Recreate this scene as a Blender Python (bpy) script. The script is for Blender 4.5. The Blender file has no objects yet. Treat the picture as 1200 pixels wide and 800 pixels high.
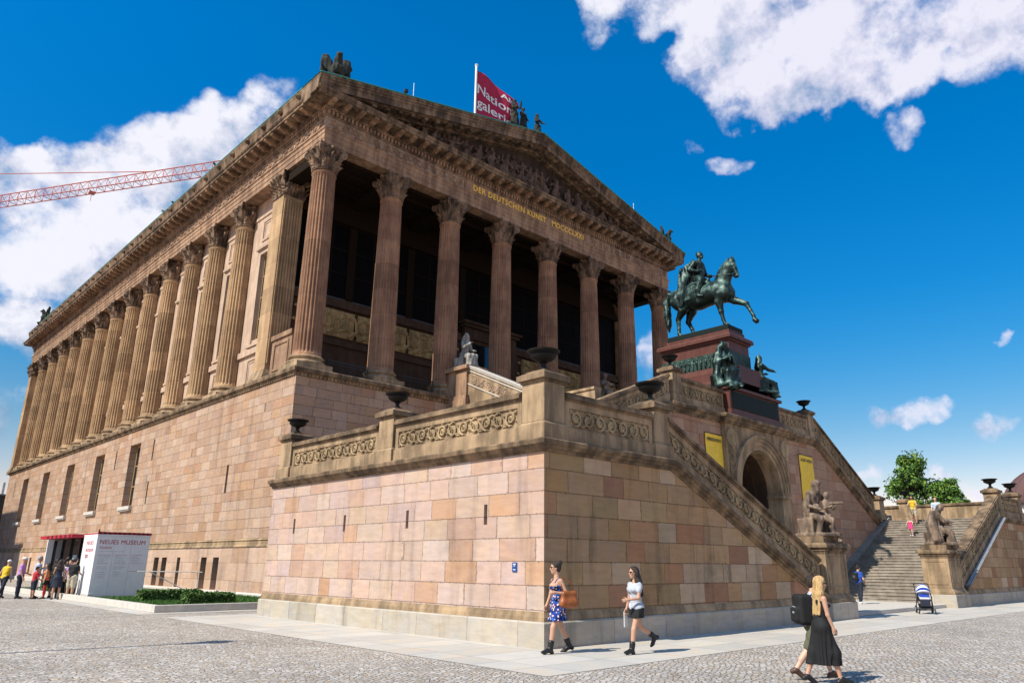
import bpy, bmesh, math, random
import numpy as np
from mathutils import Vector, Matrix
random.seed(7); np.random.seed(7)
R = math.radians
SC = bpy.context.scene
COL = SC.collection
XC = 20.03                      # axis of the stair and of the portico

# ------------------------------------------------------------------ objects
def empty(name, loc=(0, 0, 0), rz=0.0, label=None, cat=None, group=None):
    o = bpy.data.objects.new(name, None); COL.objects.link(o)
    o.location = loc; o.rotation_euler = (0, 0, rz); o.empty_display_size = .2
    tag(o, label, cat, group)
    return o

def tag(o, label=None, cat=None, group=None, kind=None):
    if label: o['label'] = label
    if cat: o['category'] = cat
    if group: o['group'] = group
    if kind: o['kind'] = kind
    return o

def link(name, me, parent=None, loc=None, rz=0.0, scale=1.0):
    o = bpy.data.objects.new(name, me); COL.objects.link(o)
    if parent is not None: o.parent = parent
    if loc is not None: o.location = loc
    if rz: o.rotation_euler = (0, 0, rz)
    if scale != 1.0: o.scale = (scale,) * 3
    return o

def copy_tree(o, parent=None):
    c = o.copy(); COL.objects.link(c)
    if parent is not None: c.parent = parent
    for ch in list(o.children): copy_tree(ch, c)
    return c

def world_offset(p):
    v = Vector((0, 0, 0))
    while p is not None:
        v += p.location; p = p.parent
    return v

class MB:
    """collects faces; build() links them as one mesh object"""
    def __init__(s): s.v = []; s.f = []; s.m = []; s.cur = 0
    def mat(s, i): s.cur = i; return s
    def add(s, vs, fs):
        o = len(s.v); s.v += [tuple(p) for p in vs]
        s.f += [tuple(i + o for i in f) for f in fs]; s.m += [s.cur] * len(fs)
        return s
    def box(s, x0, x1, y0, y1, z0, z1):
        if x0 > x1: x0, x1 = x1, x0
        if y0 > y1: y0, y1 = y1, y0
        return s.add([(x0, y0, z0), (x1, y0, z0), (x1, y1, z0), (x0, y1, z0), (x0, y0, z1), (x1, y0, z1), (x1, y1, z1), (x0, y1, z1)],
                     [(0, 3, 2, 1), (4, 5, 6, 7), (0, 1, 5, 4), (1, 2, 6, 5), (2, 3, 7, 6), (3, 0, 4, 7)])
    def frustum(s, x0, x1, y0, y1, z0, z1, d):
        return s.add([(x0, y0, z0), (x1, y0, z0), (x1, y1, z0), (x0, y1, z0), (x0 + d, y0 + d, z1), (x1 - d, y0 + d, z1), (x1 - d, y1 - d, z1), (x0 + d, y1 - d, z1)],
                     [(0, 3, 2, 1), (4, 5, 6, 7), (0, 1, 5, 4), (1, 2, 6, 5), (2, 3, 7, 6), (3, 0, 4, 7)])
    def prism_y(s, prof, y0, y1):            # profile in (x, z)
        n = len(prof)
        vs = [(x, y0, z) for x, z in prof] + [(x, y1, z) for x, z in prof]
        fs = [tuple(range(n)), tuple(range(2 * n - 1, n - 1, -1))] + [(i, i + n, (i + 1) % n + n, (i + 1) % n) for i in range(n)]
        return s.add(vs, fs)
    def prism_x(s, prof, x0, x1, dz0=0, dz1=0):   # profile in (y, z), sheared in z
        n = len(prof)
        vs = [(x0, y, z + dz0) for y, z in prof] + [(x1, y, z + dz1) for y, z in prof]
        fs = [tuple(range(n)), tuple(range(2 * n - 1, n - 1, -1))] + [(i, i + n, (i + 1) % n + n, (i + 1) % n) for i in range(n)]
        return s.add(vs, fs)
    def lathe(s, c, prof, n=24, ang0=0.0):
        vs = []
        for r, z in prof:
            for k in range(n):
                a = ang0 + 2 * math.pi * k / n
                vs.append((c[0] + r * math.cos(a), c[1] + r * math.sin(a), c[2] + z))
        fs = []
        for i in range(len(prof) - 1):
            for k in range(n):
                fs.append((i * n + k, i * n + (k + 1) % n, (i + 1) * n + (k + 1) % n, (i + 1) * n + k))
        fs.append(tuple(range(n - 1, -1, -1))); fs.append(tuple((len(prof) - 1) * n + k for k in range(n)))
        return s.add(vs, fs)
    def tube(s, pts, r, n=6, closed=False):
        pts = [Vector(p) for p in pts]; m = len(pts)
        if not hasattr(r, '__len__'): r = [r] * m
        vs = []
        prev = None
        for i, p in enumerate(pts):
            if closed: t = pts[(i + 1) % m] - pts[i - 1]
            else: t = pts[min(i + 1, m - 1)] - pts[max(i - 1, 0)]
            t = t.normalized() if t.length > 1e-9 else Vector((0, 0, 1))
            if prev is None:
                a = Vector((0, 0, 1)) if abs(t.z) < .9 else Vector((1, 0, 0))
                u = t.cross(a).normalized()
            else:
                u = (prev - t * prev.dot(t)); u = u.normalized() if u.length > 1e-6 else t.orthogonal().normalized()
            prev = u; w = t.cross(u)
            for k in range(n):
                a = 2 * math.pi * k / n
                vs.append(p + (u * math.cos(a) + w * math.sin(a)) * r[i])
        fs = []
        for i in range(m if closed else m - 1):
            j = (i + 1) % m
            for k in range(n): fs.append((i * n + k, i * n + (k + 1) % n, j * n + (k + 1) % n, j * n + k))
        if not closed:
            fs.append(tuple(range(n - 1, -1, -1))); fs.append(tuple((m - 1) * n + k for k in range(n)))
        return s.add(vs, fs)
    def sweep(s, prof, path, closed=False):
        """prof = [(out, z)] closed loop; path = [(x, y)], outward is on the right of travel"""
        m = len(path); P = [Vector((p[0], p[1])) for p in path]; n = len(prof); vs = []
        for i in range(m):
            d0 = (P[i] - P[i - 1]) if (closed or i > 0) else (P[1] - P[0])
            d1 = (P[(i + 1) % m] - P[i]) if (closed or i < m - 1) else d0
            if not closed and i == 0: d0 = d1
            d0 = d0.normalized(); d1 = d1.normalized()
            n0 = Vector((d0.y, -d0.x)); n1 = Vector((d1.y, -d1.x))
            b = (n0 + n1); b = b / max(b.dot(n0), 1e-6)
            for o, z in prof: vs.append((P[i].x + b.x * o, P[i].y + b.y * o, z))
        fs = []
        for i in range(m if closed else m - 1):
            j = (i + 1) % m
            for k in range(n): fs.append((i * n + k, i * n + (k + 1) % n, j * n + (k + 1) % n, j * n + k))
        if not closed:
            fs.append(tuple(range(n - 1, -1, -1))); fs.append(tuple((m - 1) * n + k for k in range(n)))
        return s.add(vs, fs)
    def merge(s, vs, fs, fn=None):
        if fn: vs = [fn(p) for p in vs]
        return s.add(vs, fs)
    def mirror(s):                            # mirrored copy about x = XC, in place
        s.v = [(2 * XC - x, y, z) for x, y, z in s.v]; return s
    def mesh(s, name, mats, off=(0, 0, 0), smooth=False, recalc=True):
        me = bpy.data.meshes.new(name)
        ox, oy, oz = off
        me.from_pydata([(x - ox, y - oy, z - oz) for x, y, z in s.v], [], s.f)
        for mm in (mats if isinstance(mats, (list, tuple)) else [mats]): me.materials.append(mm)
        me.polygons.foreach_set('material_index', s.m)
        if recalc:
            bm = bmesh.new(); bm.from_mesh(me); bmesh.ops.recalc_face_normals(bm, faces=bm.faces); bm.to_mesh(me); bm.free()
        if smooth: smooth_mesh(me, smooth if smooth is not True else None)
        me.update(); return me
    def build(s, name, mats, parent=None, smooth=False, bevel=0.0, recalc=True):
        me = s.mesh(name, mats, world_offset(parent) if parent else (0, 0, 0), smooth, recalc)
        o = link(name, me, parent)
        if bevel:
            b = o.modifiers.new('b', 'BEVEL'); b.width = bevel; b.segments = 2; b.limit_method = 'ANGLE'; b.angle_limit = R(40)
        return o


def wall_x(mb, x, y0, y1, z0, z1, holes, depth):
    """a wall in the plane x with real openings and their reveals"""
    ys = sorted({y0, y1, *[h[0] for h in holes], *[h[1] for h in holes]}); zs = sorted({z0, z1, *[h[2] for h in holes], *[h[3] for h in holes]})
    for i in range(len(ys) - 1):
        for j in range(len(zs) - 1):
            cy, cz = (ys[i] + ys[i + 1]) / 2, (zs[j] + zs[j + 1]) / 2
            if any(h[0] < cy < h[1] and h[2] < cz < h[3] for h in holes): continue
            mb.add([(x, ys[i], zs[j]), (x, ys[i + 1], zs[j]), (x, ys[i + 1], zs[j + 1]), (x, ys[i], zs[j + 1])], [(0, 3, 2, 1)])
    for a, b, c, d in holes:
        mb.add([(x, a, c), (x, b, c), (x, b, d), (x, a, d), (x + depth, a, c), (x + depth, b, c), (x + depth, b, d), (x + depth, a, d)],
               [(0, 1, 5, 4), (1, 2, 6, 5), (2, 3, 7, 6), (3, 0, 4, 7)])

def smooth_mesh(me, ang=None):
    me.polygons.foreach_set('use_smooth', [True] * len(me.polygons))
    if ang:
        bm = bmesh.new(); bm.from_mesh(me)
        for e in bm.edges:
            if len(e.link_faces) == 2 and e.calc_face_angle(0) > ang: e.smooth = False
        bm.to_mesh(me); bm.free()

def text_geo(txt, size, depth=.01, spacing=1.0, align='LEFT', bold=0.0):
    cu = bpy.data.curves.new('lettering', 'FONT'); cu.body = txt; cu.size = size; cu.extrude = depth / 2
    cu.space_character = spacing; cu.align_x = align; cu.resolution_u = 3; cu.offset = bold
    o = bpy.data.objects.new('lettering', cu); COL.objects.link(o)
    dg = bpy.context.evaluated_depsgraph_get(); ev = o.evaluated_get(dg); me = ev.to_mesh()
    vs = [tuple(v.co) for v in me.vertices]; fs = [tuple(p.vertices) for p in me.polygons]
    ev.to_mesh_clear(); bpy.data.objects.remove(o); bpy.data.curves.remove(cu)
    return vs, fs

def fit_text(vs, w):
    xs = [v[0] for v in vs]; a, b = min(xs), max(xs); k = w / (b - a)
    return [((x - a) * k, y, z) for x, y, z in vs]

# ------------------------------------------------------------------ distance-field sculpting
class Sculpt:
    """smooth union of tapered limbs, ellipsoids and boxes, turned into one continuous mesh"""
    def __init__(s, vox): s.vox = vox; s.p = []; s.cuts = []; s.cutf = None; s.disp = None
    def cap(s, a, b, r1, r2=None, k=.03, flat=None, fs=1.0):
        s.p.append(('c', np.array(a, float), np.array(b, float), r1, r1 if r2 is None else r2, k, None if flat is None else np.array(Vector(flat).normalized()), fs)); return s
    def chain(s, pts, rs, k=.03, flat=None, fs=1.0):
        for i in range(len(pts) - 1): s.cap(pts[i], pts[i + 1], rs[i], rs[i + 1], k, flat, fs)
        return s
    def ell(s, c, r, M=None, k=.03):
        s.p.append(('e', np.array(c, float), np.array(r, float), None if M is None else np.array(M), k)); return s
    def box(s, c, h, M=None, rnd=.01, k=.01):
        s.p.append(('b', np.array(c, float), np.array(h, float), None if M is None else np.array(M), rnd, k)); return s
    def cut(s, p, n): s.cuts.append((np.array(p, float), np.array(Vector(n).normalized()))); return s
    def bounds(s, p):
        if p[0] == 'c':
            r = max(p[3], p[4]) ; return np.minimum(p[1], p[2]) - r, np.maximum(p[1], p[2]) + r
        r = np.linalg.norm(p[2]) if p[3] is not None else p[2]
        return p[1] - r, p[1] + r
    def field(s):
        bb = [s.bounds(p) for p in s.p]
        pad = s.vox * 3
        lo = np.min([b[0] for b in bb], 0) - pad; hi = np.max([b[1] for b in bb], 0) + pad
        n = np.maximum(np.ceil((hi - lo) / s.vox).astype(int) + 1, 4)
        ax = [lo[i] + s.vox * np.arange(n[i]) for i in range(3)]
        V = np.full(n, 10.0, np.float32)
        for p, (a, b) in zip(s.p, bb):
            k = p[5] if p[0] == 'c' else p[-1]
            m = k + s.vox * 3
            i0 = np.maximum(np.floor((a - m - lo) / s.vox).astype(int), 0); i1 = np.minimum(np.ceil((b + m - lo) / s.vox).astype(int) + 1, n)
            X = ax[0][i0[0]:i1[0], None, None]; Y = ax[1][None, i0[1]:i1[1], None]; Z = ax[2][None, None, i0[2]:i1[2]]
            if p[0] == 'c':
                A, B = p[1], p[2]; d = B - A; L = max(float(d @ d), 1e-12)
                t = np.clip(((X - A[0]) * d[0] + (Y - A[1]) * d[1] + (Z - A[2]) * d[2]) / L, 0, 1)
                ox, oy, oz = X - A[0] - t * d[0], Y - A[1] - t * d[1], Z - A[2] - t * d[2]
                q = ox * ox + oy * oy + oz * oz
                if p[6] is not None:
                    w = ox * p[6][0] + oy * p[6][1] + oz * p[6][2]; q = q + w * w * (p[7] ** 2 - 1)
                D = np.sqrt(q) - (p[3] + (p[4] - p[3]) * t)
            else:
                x, y, z = X - p[1][0], Y - p[1][1], Z - p[1][2]
                if p[3] is not None:
                    Mx = p[3]; x, y, z = (x * Mx[0, 0] + y * Mx[1, 0] + z * Mx[2, 0], x * Mx[0, 1] + y * Mx[1, 1] + z * Mx[2, 1], x * Mx[0, 2] + y * Mx[1, 2] + z * Mx[2, 2])
                if p[0] == 'e':
                    r = p[2]; k0 = np.sqrt((x / r[0]) ** 2 + (y / r[1]) ** 2 + (z / r[2]) ** 2)
                    k1 = np.sqrt((x / r[0] ** 2) ** 2 + (y / r[1] ** 2) ** 2 + (z / r[2] ** 2) ** 2)
                    D = k0 * (k0 - 1) / np.maximum(k1, 1e-6)
                else:
                    h = p[2] - p[4]; qx, qy, qz = np.abs(x) - h[0], np.abs(y) - h[1], np.abs(z) - h[2]
                    D = np.sqrt(np.maximum(qx, 0) ** 2 + np.maximum(qy, 0) ** 2 + np.maximum(qz, 0) ** 2) + np.minimum(np.maximum(qx, np.maximum(qy, qz)), 0) - p[4]
            sl = tuple(slice(i0[i], i1[i]) for i in range(3))
            S = V[sl]; D = D.astype(np.float32)
            h = np.clip(.5 + .5 * (S - D) / k, 0, 1)
            V[sl] = S * (1 - h) + D * h - k * h * (1 - h)
        if s.disp is not None:
            X = ax[0][:, None, None]; Y = ax[1][None, :, None]; Z = ax[2][None, None, :]
            V = V + np.where(np.abs(V) < .2, s.disp(X, Y, Z), 0)
        for pt, nn in s.cuts:
            X = ax[0][:, None, None]; Y = ax[1][None, :, None]; Z = ax[2][None, None, :]
            V = np.maximum(V, ((X - pt[0]) * nn[0] + (Y - pt[1]) * nn[1] + (Z - pt[2]) * nn[2]))
        if s.cutf is not None: V = np.maximum(V, s.cutf(ax[0][:, None, None], ax[1][None, :, None], ax[2][None, None, :]))
        return V, lo
    def geo(s):
        V, lo = s.field(); V = np.pad(V, 1, constant_values=5.0); lo = lo - s.vox
        nx, ny, nz = V.shape; I = V < 0
        cnt = np.zeros((nx - 1, ny - 1, nz - 1), np.float32); acc = np.zeros((nx - 1, ny - 1, nz - 1, 3), np.float32)
        c0 = [slice(0, -1), slice(1, None)]
        for axis in range(3):
            o = [a for a in range(3) if a != axis]
            for b0 in (0, 1):
                for b1 in (0, 1):
                    sa = [None] * 3; sa[o[0]] = c0[b0]; sa[o[1]] = c0[b1]; sb = list(sa)
                    sa[axis] = c0[0]; sb[axis] = c0[1]
                    A = V[tuple(sa)]; B = V[tuple(sb)]; ch = I[tuple(sa)] != I[tuple(sb)]
                    t = np.where(ch, A / np.where(ch, A - B, 1), 0)
                    cnt += ch
                    acc[..., axis] += t; acc[..., o[0]] += ch * b0; acc[..., o[1]] += ch * b1
        act = cnt > 0; idx = np.full(act.shape, -1, np.int64); ii = np.argwhere(act); idx[act] = np.arange(len(ii))
        P = (acc[act] / cnt[act][:, None] + ii) * s.vox + lo
        F = []
        for axis in range(3):
            sa = [slice(1, -1)] * 3; sb = [slice(1, -1)] * 3; sa[axis] = slice(0, -1); sb[axis] = slice(1, None)
            a = I[tuple(sa)]; b = I[tuple(sb)]; e = np.argwhere(a != b)
            if not len(e): continue
            pos = e.copy()
            for q in range(3):
                if q != axis: pos[:, q] += 1
            u, w = (axis + 1) % 3, (axis + 2) % 3
            def cell(du, dw):
                c = pos.copy(); c[:, u] -= du; c[:, w] -= dw; return idx[c[:, 0], c[:, 1], c[:, 2]]
            q4 = np.stack([cell(1, 1), cell(0, 1), cell(0, 0), cell(1, 0)], 1)
            flip = ~a[tuple(e.T)]
            q4[flip] = q4[flip][:, ::-1]
            F.append(q4)
        return P, np.concatenate(F)
    def mesh(s, name, mat, off=(0, 0, 0)):
        P, F = s.geo(); me = bpy.data.meshes.new(name)
        P = P - np.array(off)
        me.vertices.add(len(P)); me.vertices.foreach_set('co', P.astype(np.float32).ravel())
        me.loops.add(len(F) * 4); me.loops.foreach_set('vertex_index', F.astype(np.int32).ravel())
        me.polygons.add(len(F)); me.polygons.foreach_set('loop_start', np.arange(0, len(F) * 4, 4, dtype=np.int32))
        me.polygons.foreach_set('loop_total', np.full(len(F), 4, np.int32))
        me.polygons.foreach_set('use_smooth', np.ones(len(F), bool))
        me.materials.append(mat); me.update(calc_edges=True); me.validate(); return me

# ------------------------------------------------------------------ materials
class NT:
    def __init__(s, mat):
        s.t = mat.node_tree; s.n = s.t.nodes; s.l = s.t.links
    def node(s, typ, ins=None, **kw):
        n = s.n.new(typ)
        for k, v in kw.items(): setattr(n, k, v)
        for k, v in (ins or {}).items(): s.set(n.inputs[k], v)
        return n
    def set(s, inp, v):
        if hasattr(v, 'is_output') or isinstance(v, bpy.types.NodeSocket): s.l.new(v, inp)
        else: inp.default_value = v
    def m(s, op, a, b=0.0, c=None, clamp=False):
        n = s.n.new('ShaderNodeMath'); n.operation = op; n.use_clamp = clamp
        s.set(n.inputs[0], a); s.set(n.inputs[1], b)
        if c is not None: s.set(n.inputs[2], c)
        return n.outputs[0]
    def vm(s, op, a, b=None, scale=None):
        n = s.n.new('ShaderNodeVectorMath'); n.operation = op; s.set(n.inputs[0], a)
        if b is not None: s.set(n.inputs[1], b)
        if scale is not None: s.set(n.inputs['Scale'], scale)
        return n.outputs['Value'] if op in ('DOT_PRODUCT', 'LENGTH', 'DISTANCE') else n.outputs[0]
    def xyz(s, x, y, z):
        n = s.n.new('ShaderNodeCombineXYZ'); s.set(n.inputs[0], x); s.set(n.inputs[1], y); s.set(n.inputs[2], z); return n.outputs[0]
    def sep(s, v):
        n = s.n.new('ShaderNodeSeparateXYZ'); s.set(n.inputs[0], v); return n.outputs
    def noise(s, v, scale, detail=4, rough=.55, w=None):
        n = s.n.new('ShaderNodeTexNoise')
        if v is not None: s.set(n.inputs['Vector'], v)
        n.inputs['Scale'].default_value = scale; n.inputs['Detail'].default_value = detail; n.inputs['Roughness'].default_value = rough
        return n.outputs['Fac']
    def white(s, v):
        n = s.n.new('ShaderNodeTexWhiteNoise'); n.noise_dimensions = '3D'; s.set(n.inputs['Vector'], v); return n.outputs['Value'], n.outputs['Color']
    def mix(s, f, a, b, mode='MIX'):
        n = s.n.new('ShaderNodeMix'); n.data_type = 'RGBA'; n.blend_type = mode
        s.set(n.inputs[0], f); s.set(n.inputs[6], a if not isinstance(a, tuple) else (*a[:3], 1)); s.set(n.inputs[7], b if not isinstance(b, tuple) else (*b[:3], 1)); return n.outputs[2]
    def ramp(s, f, stops, mode='LINEAR'):
        n = s.n.new('ShaderNodeValToRGB'); n.color_ramp.interpolation = mode; s.set(n.inputs[0], f)
        e = n.color_ramp.elements
        while len(e) < len(stops): e.new(.5)
        for el, (p, c) in zip(e, stops):
            el.position = p; el.color = (*c[:3], 1) if hasattr(c, '__len__') else (c, c, c, 1)
        return n.outputs[0]
    def smooth(s, v, a, b):
        n = s.n.new('ShaderNodeMapRange'); n.interpolation_type = 'SMOOTHSTEP'; s.set(n.inputs[0], v); s.set(n.inputs[1], a); s.set(n.inputs[2], b); return n.outputs[0]
    def bump(s, h, strength=.4, dist=.02):
        n = s.n.new('ShaderNodeBump'); n.inputs['Strength'].default_value = strength; n.inputs['Distance'].default_value = dist; s.set(n.inputs['Height'], h); return n.outputs[0]

def new_mat(name, rough=.8, metal=0.0, spec=.3):
    m = bpy.data.materials.new(name); m.use_nodes = True; t = NT(m)
    b = m.node_tree.nodes['Principled BSDF']; b.inputs['Roughness'].default_value = rough; b.inputs['Metallic'].default_value = metal
    b.inputs['Specular IOR Level'].default_value = spec
    return m, t, b

def pos(t): return t.node('ShaderNodeNewGeometry').outputs['Position']
def objpos(t): return t.node('ShaderNodeTexCoord').outputs['Object']

def plain(name, c, rough=.6, metal=0.0, spec=.4, var=.15, scale=6, bump=0.0, bscale=40):
    m, t, b = new_mat(name, rough, metal, spec); p = objpos(t)
    n = t.noise(p, scale, 4)
    lo = tuple(x * (1 - var) for x in c); hi = tuple(min(1, x * (1 + var)) for x in c)
    t.set(b.inputs['Base Color'], t.ramp(n, [(.3, lo), (.7, hi)]))
    t.set(b.inputs['Roughness'], t.m('MULTIPLY_ADD', n, .2, rough - .1))
    if bump: t.set(b.inputs['Normal'], t.bump(t.noise(p, bscale, 3), bump, .01))
    return m

def ashlar(name, palette, h, w, z0=0.0, grime=.25, joint=.45, var=.22, seed=0.0, band=0.0):
    m, t, b = new_mat(name, .85, 0, .2)
    g = t.node('ShaderNodeNewGeometry'); x, y, z = t.sep(g.outputs['Position']); nx, ny, nz = t.sep(g.outputs['True Normal'])
    side = t.m('GREATER_THAN', t.m('ABSOLUTE', nx), t.m('ABSOLUTE', ny))
    u = t.m('ADD', t.m('MULTIPLY', side, y), t.m('MULTIPLY', t.m('SUBTRACT', 1.0, side), x))
    zr = t.m('DIVIDE', t.m('SUBTRACT', z, z0), h); row = t.m('FLOOR', zr); fz = t.m('FRACT', zr)
    r1, _ = t.white(t.xyz(row, seed + 3.1, side))
    wob = t.noise(t.xyz(t.m('MULTIPLY', u, .9), t.m('MULTIPLY', row, 7.7), seed), 1.0, 1)
    u2 = t.m('DIVIDE', t.m('ADD', t.m('MULTIPLY_ADD', r1, 9.0, u), t.m('MULTIPLY', wob, 1.3)), w)
    cell = t.m('FLOOR', u2); fu = t.m('FRACT', u2)
    v1, vc = t.white(t.xyz(cell, row, t.m('ADD', side, seed)))
    v2, _ = t.white(t.xyz(cell, t.m('ADD', row, 91.7), seed + 5))
    base = t.ramp(v1, [(i / len(palette), c) for i, c in enumerate(palette)], 'CONSTANT')
    bright = t.m('MULTIPLY_ADD', v2, var, 1 - var / 2)
    p = g.outputs['Position']
    streak = t.noise(t.vm('MULTIPLY', p, (1.3, 1.3, .16)), 1.6, 4, .6)
    vein = t.noise(t.vm('ADD', t.vm('MULTIPLY', p, (2.2, 2.2, 9)), t.xyz(t.m('MULTIPLY', v1, 50), t.m('MULTIPLY', v2, 50), 0)), 1.0, 5, .6)
    grain = t.noise(p, 45, 4, .7)
    bright = t.m('MULTIPLY', bright, t.m('MULTIPLY_ADD', vein, .52, .74))
    bright = t.m('MULTIPLY', bright, t.m('MULTIPLY_ADD', grain, .24, .88))
    patch = t.noise(t.vm('MULTIPLY', p, (.5, .5, .35)), 1.0, 5, .65)
    dirt = t.m('MULTIPLY', t.m('ADD', t.smooth(streak, .5, .78), t.smooth(patch, .55, .8)), grime)
    bright = t.m('MULTIPLY', bright, t.m('SUBTRACT', 1.0, dirt))
    dz = t.m('MULTIPLY', t.m('MINIMUM', fz, t.m('SUBTRACT', 1.0, fz)), h); du = t.m('MULTIPLY', t.m('MINIMUM', fu, t.m('SUBTRACT', 1.0, fu)), w)
    chip = t.m('MULTIPLY', t.m('MAXIMUM', t.m('SUBTRACT', t.noise(p, 11, 4, .65), .52), 0.0), .16)
    e = t.smooth(t.m('SUBTRACT', t.m('MINIMUM', dz, du), chip), .002, .013)
    bright = t.m('MULTIPLY', bright, t.m('MULTIPLY_ADD', e, joint, 1 - joint))
    hue = t.m('SUBTRACT', t.noise(t.vm('ADD', p, t.xyz(t.m('MULTIPLY', v2, 30), 0, t.m('MULTIPLY', v1, 30))), 1.7, 5, .65), .5)
    base = t.vm('MULTIPLY', base, t.xyz(t.m('MULTIPLY_ADD', hue, .22, 1.0), 1.0, t.m('MULTIPLY_ADD', hue, -.5, 1.0)))
    col = t.vm('SCALE', base, scale=bright)
    t.set(b.inputs['Base Color'], col)
    hgt = t.m('ADD', t.m('MULTIPLY', e, .55), t.m('ADD', t.m('MULTIPLY', grain, .18), t.m('MULTIPLY', v2, .25)))
    t.set(b.inputs['Normal'], t.bump(hgt, .75, .02))
    return m

def weathered(name, c, dark, rough=.85, amt=.55, scale=1.0, bump=.4, drums=0.0, ornament=0.0):
    """dressed stone with soot streaks; drums = height of the stone courses in it"""
    m, t, b = new_mat(name, rough, 0, .2)
    p = pos(t)
    streak = t.noise(t.vm('MULTIPLY', p, (1.8 * scale, 1.8 * scale, .3 * scale)), 1.5, 5, .62)
    blot = t.noise(p, .9 * scale, 6, .65); grain = t.noise(p, 38, 4, .7)
    f = t.m('MULTIPLY', t.smooth(t.m('ADD', t.m('MULTIPLY', streak, .6), t.m('MULTIPLY', blot, .5)), .41, .66), amt)
    col = t.mix(f, c, dark)
    br = t.m('MULTIPLY_ADD', grain, .36, .82)
    hgt = grain
    if drums:
        z = t.sep(p)[2]; zr = t.m('DIVIDE', z, drums)
        info = t.node('ShaderNodeObjectInfo').outputs['Random']
        v, _ = t.white(t.xyz(t.m('FLOOR', zr), t.m('MULTIPLY', info, 37.0), 1.0))
        br = t.m('MULTIPLY', br, t.m('MULTIPLY_ADD', v, .36, .80))
        fz = t.m('FRACT', zr); e = t.smooth(t.m('MULTIPLY', t.m('MINIMUM', fz, t.m('SUBTRACT', 1.0, fz)), drums), .004, .016)
        br = t.m('MULTIPLY', br, t.m('MULTIPLY_ADD', e, .4, .6))
    if ornament:
        vo = t.node('ShaderNodeTexVoronoi', {'Vector': p, 'Scale': 3.2}).outputs['Distance']
        wv = t.noise(p, 5.0, 4, .6)
        oh = t.m('ADD', vo, t.m('MULTIPLY', wv, 1.1))
        hgt = t.m('ADD', t.m('MULTIPLY', oh, ornament), t.m('MULTIPLY', grain, .15))
    t.set(b.inputs['Base Color'], t.vm('SCALE', col, scale=br))
    t.set(b.inputs['Normal'], t.bump(hgt, bump, .02 if not ornament else .12))
    return m

M = {}
pink = [(0.456, 0.321, 0.26), (0.443, 0.297, 0.227), (0.47, 0.344, 0.279), (0.436, 0.284, 0.213), (0.422, 0.31, 0.273), (0.463, 0.337, 0.253), (0.456, 0.317, 0.26), (0.483, 0.371, 0.309), (0.429, 0.271, 0.187), (0.443, 0.317, 0.273), (0.47, 0.351, 0.279), (0.45, 0.31, 0.246), (0.476, 0.351, 0.293), (0.45, 0.324, 0.26), (0.463, 0.337, 0.279), (0.429, 0.261, 0.167), (0.456, 0.327, 0.253)]
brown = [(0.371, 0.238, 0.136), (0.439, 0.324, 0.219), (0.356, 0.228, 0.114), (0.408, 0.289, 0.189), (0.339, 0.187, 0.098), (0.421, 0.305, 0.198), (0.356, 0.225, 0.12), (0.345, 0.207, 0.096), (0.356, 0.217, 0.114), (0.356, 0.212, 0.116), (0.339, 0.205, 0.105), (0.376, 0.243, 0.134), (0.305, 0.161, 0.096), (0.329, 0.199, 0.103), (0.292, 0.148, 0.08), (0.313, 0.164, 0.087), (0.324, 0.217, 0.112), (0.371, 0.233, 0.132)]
rose = [(0.399, 0.238, 0.153), (0.376, 0.211, 0.135), (0.422, 0.263, 0.171), (0.353, 0.204, 0.132), (0.391, 0.241, 0.164), (0.368, 0.207, 0.129), (0.406, 0.252, 0.158), (0.346, 0.182, 0.107)]
flank = [(0.396, 0.263, 0.185), (0.381, 0.248, 0.165), (0.415, 0.292, 0.213), (0.367, 0.238, 0.165), (0.392, 0.26, 0.182), (0.378, 0.234, 0.146), (0.411, 0.288, 0.213), (0.388, 0.253, 0.174), (0.359, 0.213, 0.135)]
M['pink'] = ashlar('pink sandstone ashlar', pink, .49, .98, .73, .28, .42, .2, 1)
M['brown'] = ashlar('weathered shade-toned ashlar', brown, .49, .98, .73, .4, .45, .3, 2)  # front stone: own darker blocks, plus its shade tone put into the palette
M['rose'] = ashlar('rose sandstone ashlar', rose, .49, 1.0, .2, .3, .35, .2, 3)
M['flank'] = ashlar('podium sandstone ashlar', flank, .462, .92, 2.7, .34, .55, .2, 4)
M['flanklow'] = ashlar('stained lower ashlar', [(.50, .34, .25), (.46, .31, .23), (.53, .37, .28), (.44, .28, .19)], .8, 1.4, 0, .5, .3, .2, 5)
M['granite'] = ashlar('grey granite plinth', [(.39, .345, .285), (.36, .32, .265), (.41, .36, .30), (.375, .33, .275)], 2.0, 1.7, -1, .35, .3, .12, 6)
M['trim'] = weathered('weathered trim stone', (.41, .285, .17), (.10, .07, .045), amt=.75)
M['trimdark'] = weathered('sooty cornice stone', (.28, .19, .115), (.045, .033, .023), amt=.85)
M['column'] = weathered('red sandstone column', (.47, .31, .17), (.20, .12, .068), amt=.6, drums=1.45)
M['fcolumn'] = weathered('shade-toned column sandstone', (.37, .205, .12), (.15, .075, .047), amt=.65, drums=1.45)  # darker copy of the column stone, portico shade put into its colour
M['carved'] = weathered('carved capital stone', (.30, .195, .125), (.04, .028, .02), amt=.95)
M['relief'] = weathered('ochre relief stone', (.47, .345, .20), (.12, .085, .05), amt=.65)
M['frieze'] = weathered('frieze sandstone', (.40, .285, .20), (.16, .11, .08), amt=.6, ornament=.9)
M['entab'] = weathered('entablature sandstone', (.40, .25, .155), (.12, .07, .047), amt=.75)
M['cornice'] = weathered('upper cornice stone', (.28, .185, .115), (.045, .031, .023), amt=.9)
M['tymp'] = weathered('tympanum stone', (.07, .045, .032), (.025, .018, .014), amt=.8)
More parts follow.
